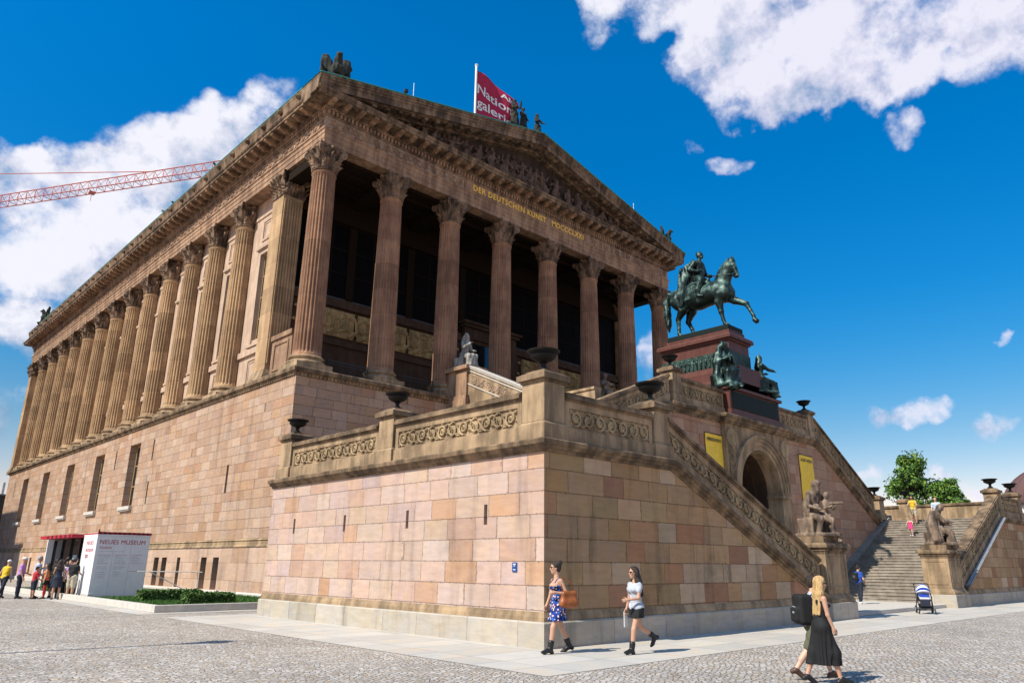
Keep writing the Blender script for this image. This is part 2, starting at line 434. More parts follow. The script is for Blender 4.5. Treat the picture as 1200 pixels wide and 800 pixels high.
M['figures'] = weathered('weathered pediment carving', (.16, .105, .075), (.045, .03, .023), amt=.8, scale=2)
M['mosaic'] = weathered('ochre portico relief', (.48, .34, .16), (.12, .085, .04), amt=.6, ornament=1.2)
M['wallup'] = weathered('cella wall stone', (.53, .385, .285), (.24, .16, .11), amt=.5)
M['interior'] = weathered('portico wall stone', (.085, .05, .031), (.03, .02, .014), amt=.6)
M['steps'] = weathered('worn step stone', (.33, .285, .235), (.12, .10, .085), amt=.6)
M['slabk'] = plain('pale kerb stone', (.50, .46, .41), .8, var=.12)
M['statue'] = weathered('weathered statue sandstone', (.27, .19, .135), (.06, .045, .037), amt=.9, scale=2.5)
M['marble'] = weathered('weathered marble', (.42, .39, .345), (.08, .078, .072), amt=.7, scale=2.5)
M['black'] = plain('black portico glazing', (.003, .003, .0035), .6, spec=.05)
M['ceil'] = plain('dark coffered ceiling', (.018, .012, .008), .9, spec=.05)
M['iron'] = plain('black painted iron', (.012, .012, .013), .45)
M['redgranite'] = weathered('polished red granite', (.115, .042, .031), (.04, .016, .012), rough=.45, amt=.45, scale=1.5, bump=.05)
M['zinc'] = plain('zinc flashing', (.42, .46, .50), .4, .6)
M['copper'] = plain('verdigris copper edge', (.07, .30, .25), .6)
M['roof'] = plain('grey roof sheet', (.16, .18, .18), .6)
M['gold'] = plain('gilt lettering', (.95, .57, .09), .45, .1, var=.1)
M['white'] = plain('white painted panel', (.72, .72, .74), .45, var=.04)
M['red'] = plain('signal red paint', (.40, .01, .025), .5, var=.08)
M['darkred'] = plain('dark maroon paint', (.06, .004, .012), .5)
M['grey'] = plain('grey print', (.30, .31, .34), .6)
M['lightgrey'] = plain('pale grey print', (.50, .51, .54), .6)
M['yellow'] = plain('yellow banner cloth', (.86, .56, .05), .7, var=.1)
M['blue'] = plain('blue enamel', (.01, .06, .22), .4)
M['flagred'] = plain('crimson flag cloth', (.36, .008, .045), .7, var=.2, scale=1.5)
M['cream'] = plain('white metal pole', (.78, .76, .72), .4, var=.04)
M['crane'] = plain('red crane paint', (.52, .14, .11), .5)

def bronze():
    m, t, b = new_mat('green patinated bronze', .42, .55, .5); p = objpos(t)
    g = t.node('ShaderNodeNewGeometry')
    n = t.noise(p, 2.6, 6, .65); up = t.sep(g.outputs['Normal'])[2]
    f = t.smooth(t.m('ADD', n, t.m('MULTIPLY', up, .10)), .42, .68)
    t.set(b.inputs['Base Color'], t.ramp(f, [(0, (.012, .022, .02)), (.5, (.022, .05, .043)), (1, (.075, .135, .115))]))
    t.set(b.inputs['Roughness'], t.m('MULTIPLY_ADD', n, .35, .25))
    t.set(b.inputs['Metallic'], t.m('MULTIPLY_ADD', f, -.5, .7))
    t.set(b.inputs['Normal'], t.bump(t.noise(p, 22, 4), .35, .03))
    return m
M['bronze'] = bronze()
M['darkbronze'] = plain('dark bronze', (.006, .013, .011), .6, .1, spec=.15)
M['relbronze'] = weathered('bronze relief', (.035, .075, .06), (.008, .018, .015), rough=.45, amt=.8, scale=3, ornament=.8)

def glass_dark():
    m, t, b = new_mat('dark window glass', .06, 0, .8)
    t.set(b.inputs['Base Color'], (.012, .014, .016, 1)); return m
M['glass'] = glass_dark()
M['urn'] = plain('black cast iron', (.010, .009, .008), .65, spec=.25, bump=.2)

def cobble():
    m, t, b = new_mat('granite sett paving', .8, 0, .3); p = pos(t)
    x, y, z = t.sep(p)
    rot = t.xyz(t.m('ADD', t.m('MULTIPLY', x, .88), t.m('MULTIPLY', y, .47)), t.m('SUBTRACT', t.m('MULTIPLY', y, .88), t.m('MULTIPLY', x, .47)), 0)
    wob = t.vm('SCALE', t.vm('SUBTRACT', t.node('ShaderNodeTexNoise', {'Vector': p, 'Scale': .8}).outputs['Color'], (.5, .5, .5)), scale=.35)
    q = t.vm('MULTIPLY', t.vm('ADD', rot, wob), (1.0, 1.25, 1))
    v1 = t.node('ShaderNodeTexVoronoi', {'Vector': q, 'Scale': 8.4, 'Randomness': .7}, voronoi_dimensions='2D')
    v2 = t.node('ShaderNodeTexVoronoi', {'Vector': q, 'Scale': 8.4, 'Randomness': .7}, voronoi_dimensions='2D', feature='DISTANCE_TO_EDGE')
    d = v2.outputs['Distance']; c = t.sep(v1.outputs['Color'])
    e = t.smooth(d, .02, .16); grain = t.noise(p, 60, 4, .7); big = t.noise(p, .28, 7, .68)
    stone = t.ramp(c[0], [(0, (.39, .345, .31)), (.25, (.49, .445, .405)), (.45, (.43, .365, .315)), (.6, (.53, .485, .445)), (.8, (.47, .375, .29)), (.92, (.50, .455, .42))], 'CONSTANT')
    br = t.m('MULTIPLY', t.m('MULTIPLY_ADD', grain, .5, .75), t.m('MULTIPLY_ADD', big, .9, .48))
    br = t.m('MULTIPLY', br, t.m('MULTIPLY_ADD', c[1], .3, .85))
    col = t.mix(e, (.31, .255, .195), stone)
    t.set(b.inputs['Base Color'], t.vm('SCALE', col, scale=br))
    hgt = t.m('ADD', t.m('MULTIPLY', e, 1.0), t.m('ADD', t.m('MULTIPLY', c[2], .5), t.m('MULTIPLY', grain, .25)))
    t.set(b.inputs['Normal'], t.bump(hgt, .8, .028))
    return m
M['cobble'] = cobble()

def slabs():
    m, t, b = new_mat('granite slab pavement', .75, 0, .3); p = pos(t)
    x, y, z = t.sep(p)
    def lines(u, s, o):
        f = t.m('FRACT', t.m('DIVIDE', t.m('ADD', u, o), s)); return t.m('MULTIPLY', t.m('MINIMUM', f, t.m('SUBTRACT', 1.0, f)), s)
    v, _ = t.white(t.xyz(t.m('FLOOR', t.m('DIVIDE', t.m('ADD', x, .4), 1.55)), t.m('FLOOR', t.m('DIVIDE', t.m('ADD', y, 2.75), .92)), 0))
    e = t.smooth(t.m('MINIMUM', lines(x, 1.55, .4), lines(y, .92, 2.75)), .004, .02)
    grain = t.noise(p, 50, 4, .7); blot = t.noise(p, 1.1, 6, .65)
    br = t.m('MULTIPLY', t.m('MULTIPLY_ADD', v, .2, .9), t.m('MULTIPLY', t.m('MULTIPLY_ADD', grain, .3, .85), t.m('MULTIPLY_ADD', blot, .5, .75)))
    br = t.m('MULTIPLY', br, t.m('MULTIPLY_ADD', e, .4, .6))
    col = t.mix(t.smooth(blot, .45, .7), (.47, .44, .40), (.49, .41, .32))
    t.set(b.inputs['Base Color'], t.vm('SCALE', col, scale=br)); t.set(b.inputs['Normal'], t.bump(t.m('ADD', e, t.m('MULTIPLY', grain, .3)), .4, .01))
    return m
M['slabs'] = slabs()

def leafy(name, a, b_, c):
    m, t, b = new_mat(name, .55, 0, .35); p = pos(t)
    n = t.noise(p, 2.2, 3); w = t.node('ShaderNodeNewGeometry').outputs['Random Per Island']
    t.set(b.inputs['Base Color'], t.ramp(t.m('ADD', t.m('MULTIPLY', n, .5), t.m('MULTIPLY', w, .5)), [(.25, a), (.5, b_), (.75, c)]))
    b.inputs['Transmission Weight'].default_value = 0
    b.inputs['Subsurface Weight'].default_value = 0
    return m
M['leaf'] = leafy('tree leaves', (.02, .055, .008), (.07, .155, .02), (.19, .30, .045))
M['hedge'] = leafy('hedge leaves', (.035, .075, .012), (.06, .125, .018), (.10, .17, .03))
M['grass'] = leafy('grass blades', (.03, .085, .012), (.05, .13, .016), (.08, .17, .025))
M['soil'] = plain('lawn soil', (.03, .06, .014), .9)
M['bark'] = plain('bark', (.10, .07, .05), .9)
# ------------------------------------------------------------------ carved ornament
def scroll_relief(mb, fn, L, H, pitch=None, depth=.05, seg=5, res=14):
    """running vine of spirals with rosettes; fn(u, w, o) maps panel space to the scene"""
    n = max(1, round(L / (pitch or H * 1.02))); p = L / n; rr = H * .5
    def tube(pts, rad):
        t = MB(); t.tube([(a, b, c) for a, b, c in pts], rad, seg); mb.merge(t.v, t.f, lambda q: fn(q[0], q[1], max(q[2], -.01)))
    vine = []
    for i in range(n * 10 + 1):
        u = L * i / (n * 10); vine.append((u, H / 2 + math.cos(math.pi * u / p) * H * .40, depth * .35))
    tube(vine, H * .045)
    for i in range(n):
        cx = (i + .5) * p; sg = 1 if i % 2 == 0 else -1; cy = H / 2
        pts = []; turns = 1.35
        for k in range(res + 1):
            t = k / res; a = -sg * (math.pi / 2) + sg * t * turns * 2 * math.pi; r = rr * (.88 - .62 * t)
            pts.append((cx + r * math.cos(a) * .95, cy + r * math.sin(a), depth * .4))
        tube(pts, [H * (.075 - .025 * k / res) for k in range(res + 1)])
        b = MB(); prof = [(H * .19, -.005), (H * .17, depth * .5), (H * .10, depth * .75), (H * .07, depth * .55), (H * .03, depth * 1.1), (0.002, depth * 1.15)]
        b.lathe((cx, cy, 0), prof, 9); mb.merge(b.v, b.f, lambda q: fn(q[0], q[1], q[2]))
        for k in range(6):                                   # leaves that fill the corners
            a = sg * (.4 + k * 1.05); lx = cx + math.cos(a) * rr * 1.05 * .9; ly = min(max(cy + math.sin(a) * rr, H * .08), H * .92)
            lf = MB(); lf.add([(lx - H * .10, ly, 0), (lx, ly - H * .07, depth * .5), (lx + H * .12, ly, .0), (lx, ly + H * .07, depth * .5), (lx, ly, depth * .8)], [(0, 1, 4), (1, 2, 4), (2, 3, 4), (3, 0, 4)])
            mb.merge(lf.v, lf.f, lambda q: fn(*q))

def capital_mesh(name, mat, h=1.45, r=.58, square=False):
    mb = MB(); A = r * 1.78
    if square:
        mb.box(-r, r, -r, r, 0, h * .86); mb.box(-r - .05, r + .05, -r - .05, r + .05, -.02, .07)
    else:
        mb.lathe((0, 0, 0), [(r * 1.0, -.02), (r * 1.09, .0), (r * 1.12, .05), (r * 1.0, .1), (r * .96, .3), (r * .98, h * .55), (r * 1.12, h * .78), (r * 1.3, h * .88)], 24)
    pts = []
    for q in range(4):                                       # abacus with hollow sides
        c = math.pi / 4 + q * math.pi / 2; d = c + math.pi / 4
        e0 = (A * math.cos(c), A * math.sin(c)); e1 = (A * math.cos(c + math.pi / 2), A * math.sin(c + math.pi / 2))
        tx, ty = (e1[0] - e0[0]), (e1[1] - e0[1]); nx, ny = math.cos(d), math.sin(d)
        for t in (0.0, .06, .25, .5, .75, .94):
            s = -.17 * A * math.sin(math.pi * t) if .06 < t < .94 else 0
            pts.append((e0[0] * 1 + tx * t + nx * s, e0[1] + ty * t + ny * s))
    n = len(pts)
    for z0, z1, k in ((h * .86, h * .93, .94), (h * .93, h, 1.0)):
        vs = [(x * k, y * k, z0) for x, y in pts] + [(x * k, y * k, z1) for x, y in pts]
        mb.add(vs, [tuple(range(n - 1, -1, -1)), tuple(range(n, 2 * n))] + [(i, (i + 1) % n, n + (i + 1) % n, n + i) for i in range(n)])
    def leaf(a, z0, hh, w, r0, out):
        rows = []; N = 12
        for i in range(N + 1):
            t = i / N
            rad = r0 + .03 + out * (t ** 2.2) * 1.0; z = z0 + hh * (t if t < .8 else .8 + .14 * math.sin((t - .8) / .2 * math.pi / 2) - .25 * max(0, t - .86))
            ww = w * (1 - .28 * math.cos(t * 6 * math.pi)) * (1.0 if t < .65 else max(.18, 1 - (t - .65) * 2.3))
            rows.append((rad, z, ww))
        vs = []
        for rad, z, ww in rows:
            for s, dr in ((-1, -.05), (-.5, .05), (0, -.01), (.5, .05), (1, -.05)):
                if square:
                    face = round(a / (math.pi / 2)) % 4; fa = face * math.pi / 2; off = (a - round(a / (math.pi / 2)) * math.pi / 2) / (math.pi / 4) * r0 * .86
                    lx, ly = rad + dr, off + s * ww
                    vs.append((lx * math.cos(fa) - ly * math.sin(fa), lx * math.sin(fa) + ly * math.cos(fa), z))
                else:
                    b = a + s * ww / max(rad, .1); vs.append(((rad + dr) * math.cos(b), (rad + dr) * math.sin(b), z))
        fs = [(i * 5 + k, i * 5 + k + 1, i * 5 + k + 6, i * 5 + k + 5) for i in range(N) for k in range(4)]
        mb.add(vs, fs)
    nl = 12 if square else 8
    for i in range(nl):
        leaf(2 * math.pi * (i + .5) / nl, .06, h * .38, r * .37, r * 1.0, .30)
        leaf(2 * math.pi * i / nl, .12, h * .66, r * .34, r * 1.0, .42)
    for q in range(4):                                       # corner volutes and the small helices
        c = math.pi / 4 + q * math.pi / 2
        pl = []
        for k in range(20):
            t = k / 19; aa = math.pi * .95 - t * 2.1 * 2 * math.pi; rr = .25 * (1 - .75 * t) * h / 1.45
            pl.append((A * .86 + rr * math.cos(aa), h * .74 + rr * math.sin(aa)))
        path = [(r * 1.05, h * .45), (r * 1.15, h * .6), (r * 1.28, h * .73)] + pl
        mb.tube([(x * math.cos(c), x * math.sin(c), z) for x, z in path], .06, 5)
        mb.tube([(A * .86 * math.cos(c) + s * .09 * math.sin(c), A * .86 * math.sin(c) - s * .09 * math.cos(c), h * .74) for s in (-1, 1)], .13 * h / 1.45, 8)
        d = q * math.pi / 2
        mb.lathe((A * .66 * math.cos(d), A * .66 * math.sin(d), h * .9), [(.13, -.1), (.15, 0), (.1, .1)], 8)
    return mb.mesh(name, mat, smooth=R(45))

def column_meshes(h, rb, rt, capmat, shmat, suffix=''):
    n, N = 24 * 5, 12; mb = MB(); vs = []
    zs = [0.0, .0] + [i / N for i in range(N + 1)] + [1.0]
    rings = []
    rings.append((rb * 1.05, 0, 0)); rings.append((rb * 1.05, .06, 0)); rings.append((rb, .14, 0)); rings.append((rb, .22, 1))
    for i in range(1, N): rings.append((rb - (rb - rt) * (i / N) ** 1.5, h * i / N, 1))
    rings += [(rt, h - .3, 1), (rt, h - .24, 0), (rt * 1.06, h - .18, 0), (rt * 1.08, h - .12, 0), (rt, h - .08, 0), (rt, h, 0)]
    for r, z, fl in rings:
        for k in range(n):
            a = 2 * math.pi * k / n; d = (0, 0, .075, .10, .075)[k % 5] * fl
            vs.append((r * (1 - d) * math.cos(a), r * (1 - d) * math.sin(a), z))
    fs = [(i * n + k, i * n + (k + 1) % n, (i + 1) * n + (k + 1) % n, (i + 1) * n + k) for i in range(len(rings) - 1) for k in range(n)]
    mb.add(vs, fs); sh = mb.mesh('column' + suffix, shmat, smooth=R(35))
    b = MB(); w = rb * 1.36
    b.box(-w, w, -w, w, -.8, -.46)
    b.lathe((0, 0, -.46), [(rb * 1.34, 0), (rb * 1.39, .06), (rb * 1.36, .13), (rb * 1.22, .17), (rb * 1.12, .22), (rb * 1.14, .28), (rb * 1.22, .31), (rb * 1.25, .37), (rb * 1.18, .43), (rb * 1.06, .46)], 40)
    base = b.mesh('base', M['trim'], smooth=R(40))
    cap = capital_mesh('capital', capmat, 1.45, rt)
    return sh, base, cap

def build_museum():
    T = empty('museum_building', (20, 20, 0), label='temple-like sandstone museum with Corinthian columns and a sculpted pediment on a tall podium', cat='museum')
    X0, X1, Y0, Y1 = 4.1, 36.0, 20.3, 82.5              # podium walls
    # ---------------- podium: flank wall with real window openings
    wins = [(41.3, 43.4), (49.1, 51.3), (57.05, 59.3), (65.0, 67.3), (73.0, 75.2)]
    slits = [(38.64, 38.86, 7.76, 9.1), (38.64, 38.86, 5.05, 6.44), (26.7, 26.95, 5.0, 6.44), (46.2, 46.45, 7.76, 9.1), (78.6, 78.85, 7.7, 9.1)]
    holes = [(a, b, 5.05, 9.15) for a, b in wins] + slits
    mb = MB(); wall_x(mb, X0, Y0, Y1, 2.7, 10.1, holes, .55)
    mb.add([(X0, Y0, 2.7), (X1, Y0, 2.7), (X1, Y0, 10.1), (X0, Y0, 10.1)], [(0, 1, 2, 3)])
    mb.add([(X1, Y0, 2.7), (X1, Y1, 2.7), (X1, Y1, 10.1), (X1, Y0, 10.1)], [(0, 1, 2, 3)])
    mb.add([(X0, Y1, 2.7), (X1, Y1, 2.7), (X1, Y1, 10.1), (X0, Y1, 10.1)], [(3, 2, 1, 0)])
    mb.build('podium_wall', M['flank'], T, recalc=False)
    mb = MB(); mb.box(X0 + .57, X1 - .3, Y0 + .3, Y1 - .3, 0, 10.2); mb.build('dark_interior', M['black'], T)
    small = [(34.55, 35.3), (33.3, 34.05), (31.3, 31.75), (27.75, 28.45), (26.25, 26.95)] + [(y, y + .7) for y in (41.2, 42.4, 49.0, 50.2, 57.2, 58.4, 65.2, 66.4, 73.0, 74.2)]
    mb = MB(); wall_x(mb, X0 - .12, Y0 - .12, Y1 + .12, .32, 2.32, [(a, b, .34 if k < 5 else .5, 1.86) for k, (a, b) in enumerate(small)], .4)
    mb.add([(X0 - .12, Y0 - .12, .32), (X1 + .12, Y0 - .12, .32), (X1 + .12, Y0 - .12, 2.32), (X0 - .12, Y0 - .12, 2.32)], [(0, 1, 2, 3)])
    mb.add([(X1 + .12, Y0 - .12, .32), (X1 + .12, Y1, .32), (X1 + .12, Y1, 2.32), (X1 + .12, Y0 - .12, 2.32)], [(0, 1, 2, 3)])
    mb.build('basement_wall', M['flanklow'], T, recalc=False)
    rect = [(X0, Y0), (X0, Y1), (X1, Y1), (X1, Y0)]      # clockwise: outward is on the left, so reverse
    ring = [(X0, Y0), (X1, Y0), (X1, Y1), (X0, Y1)]
    def ringsweep(prof, off=0.0, pts=None):
        b = MB(); b.sweep(prof, pts or ring, True); return b
    ringsweep([(-.4, .0), (.22, .0), (.22, .26), (.15, .32), (-.4, .32)]).build('plinth_course', M['slabk'], T)
    ringsweep([(-.5, 2.32), (.16, 2.32), (.16, 2.38), (.1, 2.42), (.1, 2.58), (.14, 2.62), (.03, 2.7), (-.5, 2.7)]).build('string_course', M['trim'], T)
    ringsweep([(-.5, 10.1), (.04, 10.1), (.06, 10.18), (.10, 10.19), (.12, 10.25), (.22, 10.28), (.24, 10.44), (.20, 10.5), (-.5, 10.52)]).build('podium_cornice', M['trimdark'], T)
    mb = MB(); pl = []
    y = Y1
    while y > Y0 + .1: pl += [(X0 - .03, y), (X0 - .09, y), (X0 - .09, y - .1), (X0 - .03, y - .1)]; y -= .2
    x = X0
    while x < X1: pl += [(x, Y0 - .03), (x, Y0 - .09), (x + .1, Y0 - .09), (x + .1, Y0 - .03)]; x += .2
    n = len(pl); mb.add([(a, b, 10.10) for a, b in pl] + [(a, b, 10.19) for a, b in pl], [(k, k + 1, n + k + 1, n + k) for k in range(n - 1)] + [(4 * k, 4 * k + 1, 4 * k + 2, 4 * k + 3) for k in range(n // 4)])
    mb.build('podium_dentils', M['trim'], T)
    # windows of the podium: frame, glass, sill
    def window_x(x, y0, y1, z0, z1, bars, fr=.09, sill=None, matf='cream'):
        f = MB(); f.box(x, x + .08, y0, y0 + fr, z0, z1); f.box(x, x + .08, y1 - fr, y1, z0, z1)
        f.box(x, x + .08, y0 + fr, y1 - fr, z0, z0 + fr); f.box(x, x + .08, y0 + fr, y1 - fr, z1 - fr, z1)
        for q in range(1, bars[0]):
            yy = y0 + (y1 - y0) * q / bars[0]; f.box(x + .005, x + .07, yy - .03, yy + .03, z0 + fr, z1 - fr)
        for q in range(1, bars[1]):
            zz = z0 + (z1 - z0) * q / bars[1]; f.box(x + .01, x + .065, y0 + fr, y1 - fr, zz - .03, zz + .03)
        o = f.build('window', M[matf], T)
        g = MB(); g.box(x + .04, x + .05, y0 + .02, y1 - .02, z0 + .02, z1 - .02); g.build('pane', M['glass'], o)
        if sill:
            s = MB(); s.box(X0 - .2, X0 + .3, y0 - .12, y1 + .12, z0 - .22, z0 - .002); s.box(X0 - .14, X0 + .2, y0 - .06, y1 + .06, z0 - .3, z0 - .222)
            s.build('sill', M['slabk'], o)
    M['woodframe'] = plain('ochre window frame', (.34, .24, .12), .6)
    for a, b in wins: window_x(X0 + .42, a + .01, b - .01, 5.06, 9.14, (2, 3), .13, True, 'woodframe')
    for a, b in small: window_x(X0 + .18, a + .01, b - .01, .5, 1.85, (1, 2), .06, None, 'iron')
    # ---------------- upper storey
    AX, AY = 4.55, 20.73                                 # face of the architrave
    BX, BY = 2 * XC - AX, 83.4
    ZA = 22.9
    mb = MB(); bays = [31.0 + 4.19 * i for i in range(13)]
    cell0, cell1 = 5.42, 2 * XC - 5.42
    wholes = []
    mids = [28.3] + [y + 2.095 for y in bays[:-1]] + [83.4]
    for y in mids: wholes.append((y - .62, y + .62, 13.85, 19.2))
    wall_x(mb, cell0, 25.2, 86.0, 10.5, 22.95, wholes, .35)
    mb.add([(cell1, 25.2, 10.5), (cell1, 86, 10.5), (cell1, 86, 22.95), (cell1, 25.2, 22.95)], [(0, 1, 2, 3)])
    mb.add([(cell0, 86, 10.5), (cell1, 86, 10.5), (cell1, 86, 22.95), (cell0, 86, 22.95)], [(3, 2, 1, 0)])
    mb.build('cella_wall', M['wallup'], T, recalc=False)
    mb = MB(); mb.box(cell0 + .36, cell1 - .2, 25.9, 85.7, 10.5, 22.9); mb.build('dark_interior', M['black'], T)
    for y in mids:
        window_x(cell0 + .2, y - .61, y + .61, 13.86, 19.19, (2, 4), .07, None, 'woodframe')
        s = MB(); w = .62
        for q in (-1, 1): s.box(cell0 - .07, cell0 + .003, y + q * (w + .11) - .11, y + q * (w + .11) + .11, 13.55, 19.42)
        s.box(cell0 - .07, cell0 + .003, y - w, y + w, 19.2, 19.42); s.box(cell0 - .2, cell0 - .001, y - 1.05, y + 1.05, 19.5, 19.68); s.box(cell0 - .12, cell0 - .002, y - .95, y + .95, 19.425, 19.498)
        s.box(cell0 - .18, cell0 - .001, y - 1.0, y + 1.0, 13.4, 13.545); s.build('window_surround', M['wallup'], T)
    # dado with framed panels and the small upper panels
    s = MB()
    s.box(cell0 - .1, cell0 - .003, 25.3, 86, 10.5, 10.95); s.box(cell0 - .14, cell0 - .002, 25.3, 86, 12.95, 13.3); s.box(cell0 - .06, cell0 - .004, 25.3, 86, 21.75, 21.95)
    s.build('dado_course', M['wallup'], T)
    for y in mids:
        for z0, z1, w in ((11.15, 12.75, .8), (20.1, 21.5, .8)):
            s = MB()
            for d, i0, i1 in ((.06, 0, .14), (.03, .2, .28)):
                s.box(cell0 - d, cell0 - .001, y - w + i0, y - w + i1, z0 + i0, z1 - i0); s.box(cell0 - d, cell0 - .001, y + w - i1, y + w - i0, z0 + i0, z1 - i0)
                s.box(cell0 - d, cell0 - .001, y - w + i1, y + w - i1, z0 + i0, z0 + i1); s.box(cell0 - d, cell0 - .001, y - w + i1, y + w - i1, z1 - i1, z1 - i0)
            s.build('wall_panel', M['wallup'], T)
    # columns
    H0 = 11.3; hs = 21.45 - H0
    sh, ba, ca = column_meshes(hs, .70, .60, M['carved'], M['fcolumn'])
    sh2, ba2, ca2 = column_meshes(hs, .70, .60, M['carved'], M['column'], '_half')
    off = world_offset(T)
    def col(name, sh, ba, ca, x, y):
        c = link(name, sh, T, (x - off.x, y - off.y, H0))
        link('base', ba, c, (0, 0, 0)); link('capital', ca, c, (0, 0, hs)); return c
    c0 = None
    for i in range(8):
        x = 5.06 + 4.277 * i
        if c0 is None: c0 = col('column', sh, ba, ca, x, 21.35)
        else:
            c = copy_tree(c0, T); c.location = (x - off.x, 21.35 - off.y, H0)
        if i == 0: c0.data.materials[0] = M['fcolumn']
    h0 = None
    for y in bays:
        if h0 is None: h0 = col('half_column', sh2, ba2, ca2, 5.16, y)
        else:
            c = copy_tree(h0, T); c.location = (5.16 - off.x, y - off.y, H0)
    pcap = capital_mesh('capital', M['carved'], 1.45, .62, True)
    def anta(x, y0, y1, fluted=True):
        mb = MB(); w = .6
        mb.box(x - w, x + w, y0, y1, H0, 21.45)
        if fluted:
            for k in range(7):
                xx = x - w + .12 + k * (2 * w - .24) / 6.0
                mb.box(xx - .05, xx + .05, y0 - .06, y0 + .002, H0 + .3, 21.2)
        o = mb.build('corner_pilaster', M['column'], T, bevel=.015)
        b = MB(); b.box(x - w - .2, x + w + .2, y0 - .2, y1 + .2, 10.5, 10.86); b.frustum(x - w - .16, x + w + .16, y0 - .16, y1 + .16, 10.86, 11.08, .06); b.frustum(x - w - .1, x + w + .1, y0 - .1, y1 + .1, 11.08, 11.3, .08)
        b.build('base', M['trim'], o)
        c = link('capital', pcap, o, (x - off.x, (y0 + y1) / 2 - off.y, 21.45))
    anta(5.16, 24.9, 26.2); anta(2 * XC - 5.16, 24.9, 26.2); anta(5.16, 84.9, 86.0, False)
    # pedestal walls between corner column and corner pilaster
    for k, mir in enumerate((False, True)):
        b = MB(); b.box(4.75, 5.35, 22.45, 24.65, 10.5, 12.75); b.box(4.66, 5.44, 22.4, 24.68, 12.75, 13.0); b.box(4.68, 5.42, 22.42, 24.66, 10.5, 10.82)
        for (y0, y1, z0, z1) in ((22.75, 22.87, 11.05, 12.55), (24.25, 24.37, 11.05, 12.55), (22.87, 24.25, 11.05, 11.17), (22.87, 24.25, 12.43, 12.55)): b.box(4.70, 4.752, y0, y1, z0, z1)
        if mir: b.mirror()
        b.build('balustrade_block', M['entab'], T)
    # portico floor, ceiling, back wall
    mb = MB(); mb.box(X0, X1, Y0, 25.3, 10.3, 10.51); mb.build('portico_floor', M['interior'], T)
    mb = MB(); mb.box(5.3, 2 * XC - 5.3, 21.5, 25.3, 22.7, 22.88)
    for i in range(8):
        x = 5.06 + 4.277 * i; mb.box(x - .4, x + .4, 21.95, 25.19, 22.2, 22.7)
    for i in range(7):
        for k in range(3):
            x = 5.06 + 4.277 * (i + .5); y = 22.3 + k * .95
            mb.box(x - 1.7, x + 1.7, y, y + .14, 22.5, 22.7)
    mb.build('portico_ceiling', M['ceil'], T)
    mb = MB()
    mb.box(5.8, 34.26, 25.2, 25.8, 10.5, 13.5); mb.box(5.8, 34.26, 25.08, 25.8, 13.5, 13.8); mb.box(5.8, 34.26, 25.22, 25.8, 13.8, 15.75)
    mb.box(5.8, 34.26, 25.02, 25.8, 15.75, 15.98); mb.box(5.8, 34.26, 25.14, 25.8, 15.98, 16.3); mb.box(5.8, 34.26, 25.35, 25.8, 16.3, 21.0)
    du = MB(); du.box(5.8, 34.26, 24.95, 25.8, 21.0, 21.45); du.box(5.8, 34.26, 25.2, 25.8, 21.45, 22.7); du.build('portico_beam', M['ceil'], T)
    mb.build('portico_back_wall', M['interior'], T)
    for a, b in ((6.2, 17.3), (23.3, 33.9)):
        n = 3; w = (b - a) / n
        for k in range(n):
            g = MB(); g.box(a + k * w + .12, a + (k + 1) * w - .12, 25.13, 25.23, 14.02, 15.6)
            o = g.build('mural_panel', M['mosaic'], T)
            r = MB(); x0 = a + k * w + .12
            scroll_relief(r, lambda u, w_, o_: (x0 + u, 25.13 - o_, 14.02 + w_), w - .24, 1.58, .7, .08, 4, 8); r.build('carving', M['mosaic'], o)
    for i in range(7):
        x = 5.06 + 4.277 * i
        g = MB(); a, b = max(x + .25, 5.85), min(x + 4.03, 34.2)
        g.box(a, b, 25.28, 25.34, 16.38, 20.95); o = g.build('dark_glazing', M['black'], T); g = MB(); [g.box(a, b, 25.262, 25.279, z, z + .06) for z in (17.9, 19.4)]; [g.box(a + (b - a) * q - .03, a + (b - a) * q + .03, 25.255, 25.261, 16.38, 20.95) for q in (.33, .67)]; g.build('glazing_bars', M['ceil'], o)
        f = MB(); f.box(x + 4.03, x + 4.53, 25.2, 25.36, 16.3, 21.0); f.build('portico_pilaster', M['ceil'], T)
    for i in (0,):
        g = MB(); g.box(5.86, 34.2, 25.2, 25.26, 16.302, 16.37); g.build('glazing_rail', plain('blue grey rail', (.05, .065, .09), .4), T)
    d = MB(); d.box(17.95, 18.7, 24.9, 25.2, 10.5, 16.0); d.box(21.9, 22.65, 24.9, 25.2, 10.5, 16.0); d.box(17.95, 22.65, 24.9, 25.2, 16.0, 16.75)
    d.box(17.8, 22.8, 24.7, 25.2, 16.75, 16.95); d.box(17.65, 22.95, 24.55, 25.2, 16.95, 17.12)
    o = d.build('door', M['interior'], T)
    g = MB(); g.box(18.72, 21.88, 25.03, 25.07, 10.5, 15.98); g.build('door_glass', M['glass'], o)
    # railings between the columns
    for i in (0, 1, 5, 6):
        x0 = 5.06 + 4.277 * i + .98; x1 = x0 + 4.277 - 1.96
        r = MB(); r.box(x0, x1, 20.98, 21.03, 11.30, 11.36); r.box(x0, x1, 20.98, 21.03, 10.62, 10.66); r.box(x0, x1, 20.985, 21.025, 11.16, 11.19)
        n = 22
        for k in range(n + 1):
            x = x0 + (x1 - x0) * k / n; r.tube([(x, 21.005, 10.51), (x, 21.005, 11.3)], .014, 5)
        r.build('iron_railing', M['iron'], T)
    # ---------------- entablature
    loop = [(AX, AY), (BX, AY), (BX, 86.2), (AX, 86.2)]
    def esweep(name, prof, mat): b = MB(); b.sweep(prof, loop, True); return b.build(name, mat, T)
